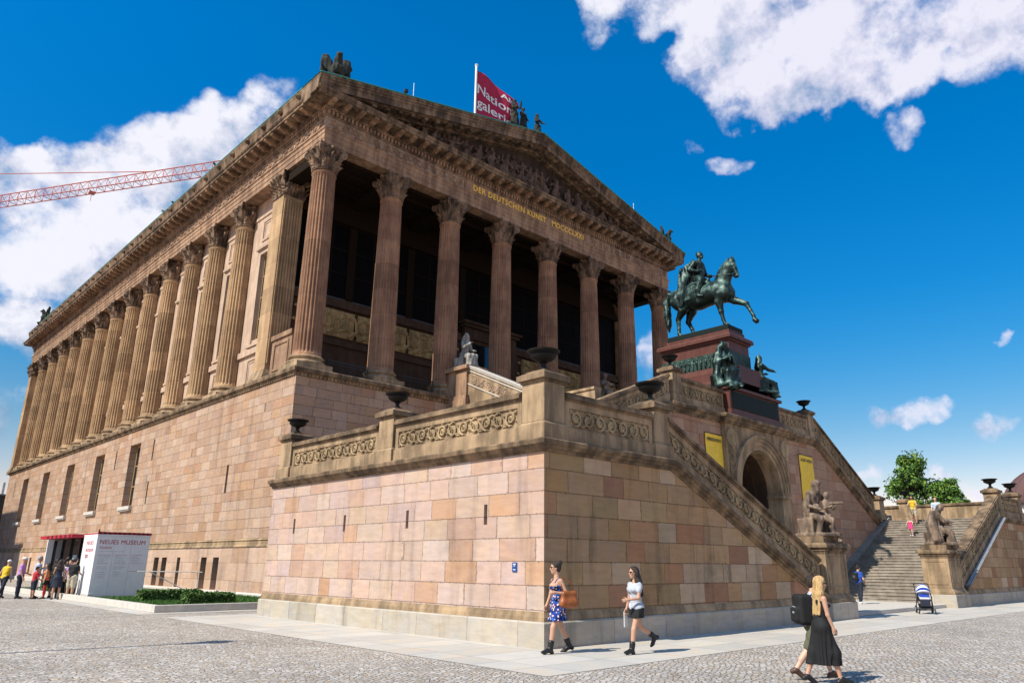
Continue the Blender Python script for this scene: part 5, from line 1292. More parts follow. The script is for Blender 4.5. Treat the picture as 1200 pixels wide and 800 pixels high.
def person(label, loc, heading, scale, vox, spec, fig, skin='skin', group=None):
    o = empty('person', loc, R(heading), label=label, cat='person', group=group); o.scale = (scale,) * 3
    small = vox > .012
    link('body', fig.body(vox, small).mesh('body', M[skin]), o)
    z0 = fig.base
    for it in spec:
        kind, mat = it[0], M[it[1]]; a = it[2] if len(it) > 2 else {}
        if kind == 'hair':
            c = fig.shift(fig.head); wv = .016 if a.get('style') == 'wavy' else .006; fr = .55 if a.get('style') == 'wavy' else 1.0
            def face_open(X, Y, Z):
                F_ = (X - c[0]) * fig.fwd[0] + (Y - c[1]) * fig.fwd[1] + (Z - c[2]) * fig.fwd[2]; U_ = (X - c[0]) * fig.up[0] + (Y - c[1]) * fig.up[1] + (Z - c[2]) * fig.up[2]
                return np.maximum(np.minimum((F_ - .05) * .8 - (U_ - .04) * .6, U_ + .02), np.minimum(F_ - .012, -(U_ + .02)))
            garment(fig, vox, lambda S: hair(fig, S, a.get('style', 'short')), mat, 'hair', o, [], (lambda X, Y, Z: wv * np.sin(80 * fr * Y + 46 * fr * X + (22 * Z if wv > .01 else 0))), face_open)
        elif kind == 'cap':
            def fn(S):
                M3 = np.stack([fig.fwd, fig.side, fig.up], 1); S.ell(fig.shift(fig.head + fig.up * .06), (.105, .09, .075), M3, .02); S.ell(fig.shift(fig.head + fig.up * .055 + fig.fwd * .11), (.07, .065, .014), M3, .02)
            garment(fig, vox, fn, mat, 'cap', o, [(fig.shift(fig.head + fig.up * .03), tuple(-fig.up))])
        elif kind in ('shirt', 'vest'):
            def fn(S):
                fig.torso(S, .018)
                if kind == 'shirt':
                    for n in 'LR': fig.limb(S, n, 'arm', .014, a.get('sleeve', .28))
            hem = a.get('hem', -.06); cuts = [((0, 0, z0 + hem), (0, 0, -1)), (fig.shift(fig.neck - fig.sp * a.get('neck', -.004)), tuple(fig.sp + V3(.55, 0, 0)))]
            garment(fig, vox, fn, mat, 'shirt' if kind == 'shirt' else 'vest', o, cuts, lambda X, Y, Z: .006 * np.sin(34 * Z + 20 * Y + 9 * X + 2 * np.sin(14 * Y)))
        elif kind in ('trousers', 'shorts'):
            t1 = a.get('len', .97 if kind == 'trousers' else .42)
            def fn(S):
                sh = fig.shift; S.cap(sh(V3(0, -.07, .0)), sh(V3(0, .07, .0)), .122, None, .05); S.cap(sh(V3(0, 0, 0)), sh(fig.waist * .55), .132, .125, .05, (1, 0, 0), 1.1)
                for n in 'LR': fig.limb(S, n, 'leg', a.get('g', .016), t1)
            garment(fig, vox, fn, mat, kind, o, [((0, 0, z0 + .13), (0, 0, 1))], lambda X, Y, Z: .006 * np.sin(30 * Z + 18 * X + 2 * np.sin(20 * Y)))
        elif kind in ('dress', 'skirt'):
            L = a['len']; top = a.get('top', .42)
            def fn(S):
                sh = fig.shift
                if kind == 'dress': fig.torso(S, .012)
                c0 = (fig.J['L']['knee'] + fig.J['R']['knee']) / 2
                S.cap(sh(V3(0, 0, .02)), sh(V3(c0[0] * L / .43, 0, -L)), .128, a.get('flare', .17), .06)
                for n in 'LR':
                    j = fig.J[n]; e = min(1, L / .43); S.cap(sh(j['hip']), sh(j['hip'] + (j['knee'] - j['hip']) * e), .11, .095, .06)
                    if L > .5: S.cap(sh(j['knee']), sh(j['knee'] + (j['ank'] - j['knee']) * min(1, (L - .43) / .41)), .09, .08, .08)
            garment(fig, vox, fn, mat, kind, o, [((0, 0, z0 - L), (0, 0, -1)), ((0, 0, z0 + top), (.35, 0, 1)) if kind == 'dress' else ((0, 0, z0 + .1), (0, 0, 1))], lambda X, Y, Z: .009 * np.sin(16 * np.arctan2(Y, X + .02)) * np.clip((z0 + .02 - Z) / .3, 0, 1))
            if kind == 'dress':
                b = MB()
                for n in 'LR':
                    j = fig.J[n]; q = j['sg'] * .085
                    b.tube([tuple(fig.shift(fig.chest + V3(.10, q, .05))), tuple(fig.shift(fig.neck + V3(.045, q, -.03))), tuple(fig.shift(fig.neck + V3(-.03, q, -.015))), tuple(fig.shift(fig.chest + V3(-.10, q, .06)))], .009, 6)
                b.build('straps', mat, None, smooth=True).parent = o
        elif kind == 'shoes':
            for n in 'LR':
                def fn(S): fig.feet(S, n, .007, a.get('boot', 0))
                garment(fig, vox, fn, mat, 'shoe', o)
        elif kind == 'glasses': ob = fig.glasses().build('sunglasses', mat); ob.parent = o
        elif kind == 'eyes':
            b = MB()
            for q in (-1, 1):
                c = fig.shift(fig.head + fig.fwd * .083 + fig.side * q * .034 + fig.up * .008); b.lathe(tuple(c), [(.003, -.008), (.011, -.004), (.012, 0), (.011, .004), (.003, .008)], 8)
            ob = b.build('eyes', M['shades']); ob.parent = o
    return o, fig

def to_world(o, fig, v):
    v = fig.shift(V3(*v)) * o.scale[0]; w = rotz(v, o.rotation_euler.z); return w + np.array(o.location)

def backpack(label, o, fig, mat, w=.32, h=.46, d=.2, dz=0.0, rz=None):
    c = to_world(o, fig, fig.chest + V3(-.20, 0, -.06 + dz)); e = empty('backpack', tuple(c), o.rotation_euler.z, label=label, cat='backpack'); k = o.scale[0]
    S = Sculpt(.014); S.box((0, 0, 0), (d / 2 * k, w / 2 * k, h / 2 * k), None, .07 * k, .03); S.box((-d * .45 * k, 0, -h * .16 * k), (d * .3 * k, w * .36 * k, h * .25 * k), None, .05 * k, .03)
    link('sack', S.mesh('sack', M[mat]), e)
    b = MB()
    for q in (-1, 1): b.tube([(d * .4 * k, q * .1 * k, h * .42 * k), (.14 * k, q * .11 * k, h * .5 * k), (.27 * k, q * .12 * k, h * .30 * k), (.30 * k, q * .125 * k, -.02 * k), (.2 * k, q * .13 * k, -h * .3 * k), (d * .4 * k, q * .12 * k, -h * .38 * k)], .018 * k, 6)
    b.build('straps', M[mat]).parent = e
    z = MB(); z.tube([(-d * .6 * k, -w * .3 * k, h * .05 * k), (-d * .7 * k, 0, h * .1 * k), (-d * .6 * k, w * .3 * k, h * .05 * k)], .008 * k, 5); z.box(-d * .80 * k, -d * .74 * k, -.07 * k, -.02 * k, -h * .12 * k, -h * .06 * k); z.build('zip_and_tag', M['grey']).parent = e
    return e

def build_people():
    near = .0085
    f = Figure(legL=(24, 2, 14), legR=(-18, 2, 10), armL=(-22, 14, 118, 12), armR=(6, 10, 16, 0), lean=3, yaw=-24, female=True, footL=-6, footR=14)
    o, _ = person('dark haired woman in a short blue floral dress walking by the wall corner', (-.32, -.70, .006), 163, .985, near,
           [('dress', 'floral', dict(len=.30, flare=.19, top=.40)), ('hair', 'hairdark', dict(style='bun')), ('glasses', 'shades'), ('shoes', 'boot', dict(boot=.13))], f, 'skin2', 'women walking past the wall')
    e = empty('handbag', tuple(to_world(o, f, (-.13, .21, .10))), o.rotation_euler.z, label='tan leather shoulder bag carried by the woman in the floral dress', cat='handbag')
    S = Sculpt(.009); S.box((0, 0, .02), (.165, .06, .13), None, .045, .03); S.cap((-.12, 0, -.06), (.13, 0, -.07), .088, .08, .06); S.cap((-.12, 0, .13), (.12, 0, .13), .035, None, .05); S.disp = lambda X, Y, Z: .003 * np.sin(24 * X + 16 * Z)
    link('bag', S.mesh('bag', M['tan']), e)
    b = MB(); b.tube([(-.13, 0, .11), (-.06, -.01, .3), (.09, -.05, .42), (.16, -.05, .40), (.16, -.01, .28), (.14, 0, .11)], .011, 6); b.build('strap', M['tan'], None, smooth=True).parent = e
    f = Figure(legL=(22, 2, 12), legR=(-26, 2, 34), armL=(14, 8, 66, 22), armR=(4, 8, 14, 2), lean=2, yaw=-8, female=True, footL=-8, footR=46)
    o, _ = person('long haired woman in a grey t-shirt and black shorts walking by the wall', (.84, -1.74, .006), 164, .935, near,
           [('shirt', 'greycloth', dict(sleeve=.24, hem=-.10)), ('skirt', 'blackcloth', dict(len=.20, flare=.155)), ('hair', 'hairdark', dict(style='wavy')), ('glasses', 'shades'), ('shoes', 'boot', dict(boot=.13))], f, 'skin2', 'women walking past the wall')
    b = MB(); c = to_world(o, f, f.J['R']['wri'] + f.J['R']['hd'] * .10); b.box(c[0] - .05, c[0] + .05, c[1] - .006, c[1] + .006, c[2] - .26, c[2] + .03)
    q = b.build('folded_leaflet', M['whitecloth']); tag(q, 'white folded leaflet held by the woman in the grey t-shirt', 'leaflet')
    f = Figure(legL=(-16, 2, 8), legR=(18, 2, 8), armL=(-6, 7, 12, 0), armR=(6, 6, 12, 0), lean=3, yaw=-4, nod=2, female=True, footL=16, footR=-4)
    o, _ = person('blonde woman in a long sleeveless black dress and sunglasses crossing the setts', (-.10, -5.93, .0), -40, .865, near,
           [('dress', 'blackcloth', dict(len=.62, flare=.155, top=.41)), ('hair', 'hairblonde', dict(style='straight')), ('glasses', 'shades'), ('shoes', 'boot', {})], f, 'skin2')
    f = Figure(legL=(26, 2, 10), legR=(-26, 2, 14), armL=(6, 8, 16, 0), armR=(-4, 8, 14, 0), lean=5, yaw=6, footL=-8, footR=22)
    o, _ = person('man in a grey t-shirt and olive shorts walking behind the blonde woman', (.34, -5.60, .0), -38, .885, near,
           [('shirt', 'greycloth', dict(sleeve=.27)), ('shorts', 'olive', dict(len=.46, g=.03)), ('hair', 'hairdark', dict(style='short')), ('eyes', 'shades'), ('shoes', 'brownshoe', {})], f, 'skin')
    backpack('bulky black backpack worn by the man beside the blonde woman', o, f, 'blackcloth', .36, .52, .26, -.04)
    c = to_world(o, f, f.J['R']['wri'] + f.J['R']['hd'] * .10); b = MB(); b.lathe((c[0], c[1], c[2] - .12), [(.03, 0), (.032, .02), (.032, .13), (.028, .16), (.012, .19), (.012, .215)], 12)
    m, t, bb = new_mat('clear water bottle', .08, 0, .6); bb.inputs['Base Color'].default_value = (.72, .8, .85, 1); bb.inputs['Transmission Weight'].default_value = .85
    q = b.build('water_bottle', m, smooth=R(50)); tag(q, 'clear plastic water bottle in the hand of the man in olive shorts', 'bottle')
    # the man by the pedestal, the family on the steps
    mid = .016
    f = Figure(legL=(6, 3, 4), legR=(-6, 3, 4), armL=(18, 10, 50, 10), armR=(12, 10, 40, 10), lean=0, yaw=15, nod=4)
    o, _ = person('man in a blue t-shirt and dark trousers standing at the foot of the steps', (22.2, 2.62, .151), -25, .90, mid, [('shirt', 'royal', dict(sleeve=.26)), ('trousers', 'navy'), ('hair', 'hairdark'), ('eyes', 'shades'), ('shoes', 'whitecloth')], f, 'skin')
    backpack('small dark backpack on the back of the man in the blue t-shirt', o, f, 'blackcloth', .28, .38, .15)
    stepz = lambda x: .15 + .1428 * max(0, math.ceil((x - (2 * XC - 14.49)) / .325))
    f = Figure(legL=(16, 3, 20), legR=(-12, 3, 16), armL=(30, 14, 40, 10), armR=(10, 24, 30, 0), lean=4, nod=8)
    x = 32.6; person('small child in hot pink climbing on the wide stone steps', (x, 3.75, stepz(x) + .005), 186, .58, mid, [('dress', 'pinkcloth', dict(len=.26, flare=.18, top=.42)), ('hair', 'hairdark'), ('shoes', 'whitecloth')], f, 'skin')
    f = Figure(legL=(10, 3, 10), legR=(-8, 3, 14), armL=(26, 12, 40, 10), armR=(26, 12, 60, 10), lean=6, nod=18)
    x = 34.3; person('adult in a yellow top coming down the steps behind the child in pink', (x, 4.05, stepz(x) + .005), 185, .92, mid, [('vest', 'mustard'), ('shorts', 'khaki', dict(len=.4)), ('hair', 'hairdark', dict(style='long')), ('shoes', 'brownshoe')], f, 'skin2')
    f = Figure(legL=(4, 3, 4), legR=(-4, 3, 4), armL=(20, 10, 60, 10), armR=(10, 10, 20, 10), lean=2)
    x = 33.6; person('person in a pale blue top at the stair head, half hidden by the seated statue', (x, 2.62, stepz(33.6) + .005), 190, .95, mid, [('shirt', 'paleblue', dict(sleeve=.3)), ('trousers', 'navy'), ('hair', 'hairdark'), ('shoes', 'whitecloth')], f, 'skin')
    # the queue at the ticket booth
    far = .02; G = 'visitors queuing at the ticket booth'
    A = [('person in a mustard vest and white cap at the tail of the ticket queue', -4.05, 30.1, 40, .95, [('vest', 'mustard'), ('trousers', 'navy'), ('cap', 'whitecloth'), ('shoes', 'boot')], dict(armL=(-20, 12, 50, 0), lean=10, legL=(18, 3, 14), legR=(-18, 3, 14))),
         ('man in a lilac shirt and white cap standing in the ticket queue', -3.6, 29.3, -20, 1.0, [('shirt', 'lilac', dict(sleeve=.28)), ('trousers', 'navy'), ('cap', 'whitecloth'), ('shoes', 'boot')], dict(armL=(10, 8, 60, 20), armR=(4, 8, 20, 0))),
         ('man in a pale blue shirt and white shorts in the ticket queue', -2.95, 29.5, -5, 1.04, [('shirt', 'paleblue', dict(sleeve=.3)), ('shorts', 'whitecloth', dict(len=.52, g=.03)), ('hair', 'hairgrey'), ('shoes', 'boot')], dict(armL=(20, 10, 120, 20), armR=(6, 10, 30, 0))),
         ('girl in an orange top and red leggings in the ticket queue', -2.75, 28.5, 160, .86, [('vest', 'orange'), ('skirt', 'blackcloth', dict(len=.25, flare=.16)), ('trousers', 'cherry', dict(len=.9, g=.006)), ('hair', 'hairdark', dict(style='long')), ('shoes', 'brownshoe')], dict(female=True, armR=(20, 10, 70, 20))),
         ('woman in a black top and dark skirt in the ticket queue', -2.3, 29.2, 30, .97, [('shirt', 'blackcloth', dict(sleeve=.2)), ('skirt', 'navy', dict(len=.5, flare=.19)), ('hair', 'hairdark', dict(style='long')), ('shoes', 'boot')], dict(female=True, armL=(20, 10, 70, 20))),
         ('woman in a white top and black trousers near the ticket booth door', -2.15, 28.5, 60, .94, [('vest', 'whitecloth'), ('trousers', 'blackcloth'), ('hair', 'hairdark'), ('shoes', 'boot')], dict(female=True, armR=(10, 20, 80, 10))),
         ('woman in a lilac vest and dark trousers by the ticket booth door', -1.95, 28.05, 200, .95, [('vest', 'lilac'), ('trousers', 'blackcloth'), ('hair', 'hairdark', dict(style='bun')), ('shoes', 'brownshoe')], dict(female=True, armL=(10, 14, 90, 20))),
         ('woman in a dark blue dress among the ticket queue', -2.5, 27.6, 80, .95, [('dress', 'navy', dict(len=.4, flare=.2, top=.42)), ('hair', 'hairdark', dict(style='long')), ('shoes', 'boot')], dict(female=True, armL=(20, 10, 50, 20))),
         ('man in a dark t-shirt and khaki shorts among the ticket queue', -2.05, 27.2, 40, 1.0, [('shirt', 'blackcloth', dict(sleeve=.28)), ('shorts', 'khaki', dict(len=.46, g=.03)), ('hair', 'hairdark'), ('shoes', 'boot')], dict(armR=(15, 10, 60, 20))),
         ('boy in a red t-shirt and dark shorts in the ticket queue', -3.15, 28.7, 10, .78, [('shirt', 'cherry', dict(sleeve=.28)), ('shorts', 'navy', dict(len=.46, g=.03)), ('hair', 'hairdark'), ('shoes', 'boot')], dict(armR=(15, 10, 40, 20))),
         ('man in a black jacket at the very front of the ticket queue', -1.75, 29.7, 10, 1.02, [('shirt', 'blackcloth', dict(sleeve=.95)), ('trousers', 'jeans'), ('hair', 'hairdark'), ('shoes', 'boot')], dict(armL=(20, 10, 80, 20)))]
    for lab, x, y, hd, sc, spec, kw in A: person(lab, (x, y, .006), hd, sc, far, spec, Figure(**kw), 'skin2', G)

# ------------------------------------------------------------------ statues
def drape(S, fig, L, bare=False):
    sh = fig.shift
    kn = [(fig.J[n]['knee']) for n in 'LR']; an = [fig.J[n]['ank'] for n in 'LR']
    for n in 'LR':
        j = fig.J[n]; w = .8 if bare else 1.0; S.cap(sh(j['hip']), sh(j['knee']), .125 * w, .10 * w, .05); S.cap(sh(j['knee']), sh(j['ank'] + V3(0, 0, .02)), .10 * w * w, .12 * w ** 3, .05)
    if bare:
        j = fig.J['L']; S.chain([sh(j['hip'] + V3(0, .06, .05)), sh((j['hip'] + j['knee']) / 2 + V3(0, .1, -.02)), sh((j['knee'] + j['ank']) / 2 + V3(-.12, .08, .05))], [.13, .13, .11], .06); return
    m = (kn[0] + kn[1]) / 2; a = (an[0] + an[1]) / 2
    S.cap(sh(m * .6), sh(m), .11, .10, .08, (0, 0, 1), 1.2); S.cap(sh(m), sh(a + V3(-.02, 0, .03)), .10, .15, .1)

folds = lambda A, fz=1.0: (lambda X, Y, Z: A * np.sin(34 * Y + 3.5 * np.sin(4 * Z + 3 * X) + 14 * X) * 1.0)

def seated(vox, seat, extra=None, female=True, arms=None, bare=False, legs=None, **kw):
    ar = arms or dict(armL=(30, 10, 70, 25), armR=(20, 10, 80, 25)); lg = legs or dict(legL=(78, 6, 82), legR=(74, 6, 70))
    fig = Figure(female=female, lean=kw.pop('lean', 6), **ar, **lg, **kw)
    S = Sculpt(vox); fig.torso(S, .02 if not bare else .005); fig.face(S); hair(fig, S, 'long' if female else 'fringe')
    for n in 'LR': fig.limb(S, n, 'arm', .004 if bare else .018, 1.0, 1.12); fig.hand(S, n, 40, True); fig.feet(S, n, .005)
    drape(S, fig, .8, bare)
    S.box(fig.shift(V3(-.08, 0, -.30)), (.25, .24, .20), None, .04, .05); S.box(fig.shift(V3(.1, 0, -.50)), (.46, .3, .04), None, .02, .03)
    if extra: extra(S, fig)
    if bare:
        z1 = fig.shift(V3(0, 0, .04))[2]; fo = folds(.014); S.disp = lambda X, Y, Z: fo(X, Y, Z) * (Z < z1) * (Y > -.02)
    else: S.disp = folds(.010)
    return S, fig

def statue(name, label, S, loc, heading, scale, mat, cat='statue', group=None, off=(0, 0, 0), part='figure'):
    o = empty(name, loc, R(heading), label=label, cat=cat, group=group); o.scale = (scale,) * 3
    link(part, S.mesh(part, mat, off), o); return o

def build_statues():
    # stone group on the near pedestal: bearded man with a boy at his knee
    def boy(S, fig):
        sh = fig.shift
        b = V3(.24, .24, .0)
        S.cap(sh(b + V3(0, 0, 0)), sh(b + V3(-.02, -.02, .26)), .075, .085, .05); S.ell(sh(b + V3(.03, -.02, .44)), (.075, .07, .085), None, .02); S.cap(sh(b + V3(0, -.02, .3)), sh(b + V3(.01, -.02, .4)), .04, .04, .03)
        for q in (-1, 1):
            S.chain([sh(b + V3(0, q * .045, 0)), sh(b + V3(.03, q * .055, -.22)), sh(b + V3(.0, q * .06, -.46))], [.06, .045, .032], .03); S.cap(sh(b + V3(.0, q * .06, -.46)), sh(b + V3(.09, q * .07, -.48)), .03, .02, .02)
            S.chain([sh(b + V3(-.02, q * .09, .27)), sh(b + V3(.07, q * .13, .12)), sh(b + V3(.2, q * .06, .17))], [.04, .034, .026], .02)
        S.ell(sh(fig.head + fig.fwd * .085 - fig.up * .11), (.06, .06, .1), None, .04)
        S.ell(sh(V3(.22, -.1, .16)), (.09, .1, .07), None, .03)
        S.chain([sh(V3(-.1, .1, .5)), sh(V3(-.22, .1, .2)), sh(V3(-.2, .15, -.25))], [.1, .14, .14], .08)
    S, fig = seated(.0115, .55, boy, False, dict(armR=(12, 16, 60, 10), armL=(40, 20, 50, -10)), True, dict(legL=(68, 8, 66), legR=(74, 14, 84)), yaw=14, nod=24, lean=9)
    zmin = fig.base - .54
    statue('stone_statue', 'sandstone seated bearded man with a boy at his knee on the near stair pedestal', S, (13.86, .5, 2.64 - zmin * 1.42), -108, 1.42, M['statue'], 'statue', 'seated stone statues on the stair pedestals')
    def book(S, fig):
        S.box(fig.shift(V3(.4, .05, .14)), (.12, .17, .03), None, .01, .02); S.ell(fig.shift(fig.head - fig.up * -.03 - fig.fwd * .03), (.11, .09, .10), None, .02)
        S.chain([fig.shift(V3(-.05, -.15, .5)), fig.shift(V3(-.15, -.2, .1)), fig.shift(V3(-.05, -.25, -.35))], [.09, .15, .16], .08)
        S.chain([fig.shift(V3(.2, .3, -.45)), fig.shift(V3(.35, .3, -.3)), fig.shift(V3(.45, .25, -.2))], [.09, .09, .06], .05)
    S, fig = seated(.016, .55, book, True, dict(armR=(30, 8, 60, 30), armL=(26, 10, 66, 20)), False, None, yaw=0, nod=26, lean=16)
    statue('stone_statue', 'sandstone hunched robed figure seated on the far stair pedestal by the steps', S, (26.15, .5, 2.64 - (fig.base - .54) * 1.36), -62, 1.36, M['statue'], 'statue', 'seated stone statues on the stair pedestals')
    # marble figures at the head of the top flight
    S, fig = seated(.018, .55, None, True, dict(armR=(30, 10, 95, 25), armL=(20, 10, 50, 10)), False, None, yaw=-25, nod=12)
    statue('marble_statue', 'pale marble seated woman on the left pedestal before the portico columns', S, (13.95, 19.95, 12.12 - (fig.base - .54) * 1.55), -88, 1.55, M['marble'], 'statue', 'marble figures beside the top flight')
    S2, fig2 = seated(.02, .55, None, False, dict(armR=(40, 30, 40, 10), armL=(30, 30, 60, 10)), False, None, yaw=20, nod=8)
    statue('marble_statue', 'shaded grey seated figure on the right pedestal before the portico columns', S2, (26.15, 19.9, 12.12 - (fig2.base - .54) * 1.45), -95, 1.45, M['statue'], 'statue', 'marble figures beside the top flight')
    # bronze women on the monument
    def veil(S, fig):
        sh = fig.shift; S.ell(sh(fig.head + fig.up * .03 - fig.fwd * .02), (.12, .11, .13), None, .03)
        for q in (-1, 1): S.chain([sh(fig.head + fig.side * q * .1 - fig.fwd * .02), sh(fig.neck + V3(.02, q * .2, -.08)), sh(V3(.08, q * .27, .16)), sh(V3(.1, q * .27, -.2)), sh(V3(.2, q * .26, -.5))], [.06, .1, .11, .13, .14], .05)
    S, fig = seated(.018, .55, veil, True, dict(armR=(28, 14, 88, 40), armL=(34, 14, 84, 40)), False, None, yaw=4, nod=10)
    statue('bronze_statue', 'veiled green bronze woman seated with folded arms at the left front of the red pedestal', S, (18.22, 6.15, 9.5 - (fig.base - .54) * 1.62), -112, 1.62, M['bronze'], 'statue', 'seated bronze women on the monument')
    def wing(S, fig):
        sh = fig.shift; S.chain([sh(V3(.5, .3, -.1)), sh(V3(.62, .32, -.35))], [.14, .2], .05, (1, 0, 0), 1.0); S.cap(sh(fig.head + fig.up * .1), sh(fig.head + fig.up * .16), .07, .03, .03); S.box(sh(V3(.55, .05, -.3)), (.10, .2, .22), None, .02, .03)
    S, fig = seated(.018, .55, wing, True, dict(armR=(50, 20, 30, 10), armL=(40, 16, 50, 10)), False, dict(legL=(62, 6, 40), legR=(70, 6, 60)), yaw=-10, nod=4, lean=-2)
    statue('bronze_statue', 'dark bronze reclining woman with a shield at the right front of the red pedestal', S, (21.35, 5.95, 9.75 - (fig.base - .54) * 1.4), -22, 1.4, M['bronze'], 'statue', 'seated bronze women on the monument')
    # three standing figures on the gable
    S = Sculpt(.03)
    for k, (dx, dy, hgt, arm) in enumerate(((-1.0, .1, 1.0, (60, 20, 100, 10)), (0.05, .35, .98, (10, 16, 30, 0)), (1.1, 0, .92, (36, 30, 24, 0)))):
        fg = Figure(female=True, armL=arm, armR=(20, 12, 60, 10), lean=0, yaw=(0, 10, 20)[k])
        T = Sculpt(.03); fg.torso(T, .02); fg.face(T); hair(fg, T, 'bun')
        for n in 'LR': fg.limb(T, n, 'arm', .015, 1, 1.1); fg.hand(T, n, 30, True)
        sh = fg.shift; T.cap(sh(V3(0, 0, .1)), sh(V3(0, 0, -.9)), .15, .23, .06); T.cap(sh(V3(.06, .1, 0)), sh(V3(.1, .12, -.85)), .1, .13, .05)
        sc = 1.28 * hgt
        for p in T.p:
            q = list(p)
            for i in (1, 2):
                if q[0] == 'c' or i == 1: v = q[i] * sc; v = V3(v[1], -v[0], v[2]); q[i] = v + V3(dx, dy, 0)     # face -y
            if q[0] == 'c':
                q[3] *= sc; q[4] *= sc
                if q[6] is not None: q[6] = V3(q[6][1], -q[6][0], q[6][2])
            else:
                q[2] = q[2] * sc
                if q[3] is not None: q[3] = np.stack([q[3][1], -q[3][0], q[3][2]], 0)
                else: q[2] = V3(q[2][1], q[2][0], q[2][2])
            S.p.append(tuple(q))
    S.box((0, .15, .06), (1.7, .5, .1), None, .03, .02)
    S.disp = lambda X, Y, Z: .02 * np.sin(24 * X + 4 * np.sin(3 * Z))
    M['statuedark'] = weathered('dark weathered group', (.045, .045, .036), (.015, .02, .018), amt=.8, scale=2)
    statue('gable_group', 'three robed statues standing together on the peak of the gable', S, (19.0, 20.35, 29.75), 0, 1.0, M['statuedark'], 'statue')
    # griffins at the gable corners
    def griffin():
        S = Sculpt(.035)
        S.cap((-.55, 0, .5), (.35, 0, .65), .32, .36, .1); S.chain([(.3, 0, .8), (.48, 0, 1.15), (.62, 0, 1.4)], [.28, .2, .17], .08); S.cap((.62, 0, 1.42), (.92, 0, 1.32), .16, .05, .05)
        for q in (-1, 1):
            S.chain([(.4, q * .2, .7), (.5, q * .24, .35), (.55, q * .24, .05)], [.16, .11, .09], .05); S.cap((.55, q * .24, .06), (.75, q * .24, .04), .09, .07, .03); S.chain([(-.5, q * .25, .45), (-.2, q * .3, .3), (-.35, q * .3, .06)], [.24, .16, .1], .06); S.cap((-.35, q * .3, .06), (-.1, q * .3, .05), .09, .08, .03)
            S.chain([(.1, q * .30, .75), (-.05, q * .52, 1.2), (-.15, q * .56, 1.55)], [.22, .34, .26], .08, (1, 0, 0), 2.6); S.chain([(-.1, q * .56, 1.3), (-.2, q * .62, .8), (-.25, q * .55, .3)], [.26, .22, .12], .08, (1, 0, 0), 2.4); S.cap((.62, q * .12, 1.52), (.58, q * .16, 1.68), .05, .02, .02)
        S.chain([(-.85, 0, .45), (-1.1, 0, .3), (-1.2, 0, .7), (-1.05, 0, .95)], [.08, .06, .06, .09], .04)
        S.box((-.1, 0, -.05), (.95, .42, .1), None, .03, .02); S.disp = lambda X, Y, Z: .018 * np.sin(26 * Y + 9 * X) * (Z > .5)
        return S
    g = griffin(); gm = g.mesh('griffin', M['statuedark'])
    for lab, x, y, z, h, s in (('dark winged griffin crouching on the near corner of the museum roof', 4.72, 20.5, 26.48, -108, 1.0), ('dark winged griffin on the right end of the museum gable', 34.9, 20.5, 26.55, -55, .9), ('dark winged griffin far away on the rear left corner of the museum roof', 4.1, 79.5, 26.2, 150, 1.0)):
        o = empty('griffin_statue', (x, y, z), R(h), label=lab, cat='statue', group='griffins on the roof corners'); link('griffin', gm, o, scale=s)
    # carved crowd of the pediment, a part of the museum
    T = bpy.data.objects['museum_building']; S = Sculpt(.04); sl = 3.8 / (XC - 3.45)
    rnd = random.Random(3)
    for row, (y, dens) in enumerate(((21.0, .62), (20.78, .95))):
        x = 6.6 + .3 * row
        while x < 2 * XC - 6.4:
            h = 29.9 - abs(x - XC) * sl - 1.10 - 25.58; d = 1 if x < XC else -1
            if h < .4: x += .4; continue
            if h > 1.5 and rnd.random() < .74:               # standing, striding and turning figures
                hh = min(h, rnd.uniform(1.75, 2.5)) * (.97 - .06 * row); b = 25.58 + (max(0, h - 2.6) * .5 if row == 0 else 0); t = rnd.uniform(-.38, .38)
                S.chain([(x - t * .3, y, b + hh * .1), (x, y, b + hh * .46), (x + t * .5, y - .05, b + hh * .76)], [.2, .17, .21], .06); S.ell((x + t * .75, y - .12, b + hh * .91), (.125, .14, .165), None, .03)
                S.chain([(x - .06, y, b + hh * .46), (x - t * .8 - .22, y - .12, b + hh * .24), (x - t - .1, y - .02, b)], [.14, .11, .09], .04); S.chain([(x + .06, y, b + hh * .46), (x + t * .4 + .2, y - .16, b + hh * .25), (x + t * .2 + .28, y - .05, b)], [.14, .11, .09], .04)
                for q in (-1, 1):
                    e = (x + t * .5 + q * rnd.uniform(.28, .5), y - rnd.uniform(.05, .2), b + hh * rnd.uniform(.5, .86)); S.chain([(x + t * .5 + q * .18, y - .05, b + hh * .75), e, (e[0] + q * rnd.uniform(-.3, .38), y - .16, e[2] + rnd.uniform(-.35, .4))], [.09, .075, .055], .03)
                S.chain([(x + t * .4, y + .02, b + hh * .74), (x + rnd.uniform(-.5, .5), y + .02, b + hh * .45), (x + rnd.uniform(-.5, .5), y, b + hh * .08)], [.13, .16, .12], .05); x += rnd.uniform(.6, .9) * dens / .62
            elif h > 1.1:                                    # kneeling and seated figures
                S.chain([(x - d * .35, y, 25.6), (x - d * .1, y - .1, 26.0), (x + d * .3, y - .12, 25.95), (x + d * .36, y - .05, 25.58)], [.12, .17, .13, .09], .05); S.chain([(x - d * .1, y - .05, 26.0), (x + d * .08, y - .08, 26.45)], [.19, .2], .05); S.ell((x + d * .18, y - .14, 26.75), (.125, .14, .16), None, .03)
                S.chain([(x + d * .1, y - .1, 26.5), (x + d * .45, y - .16, 26.3), (x + d * .7, y - .12, 26.45)], [.09, .07, .05], .03); x += rnd.uniform(.7, 1.0) * dens / .62
            else:                                            # reclining figures in the corners
                L = 1.6
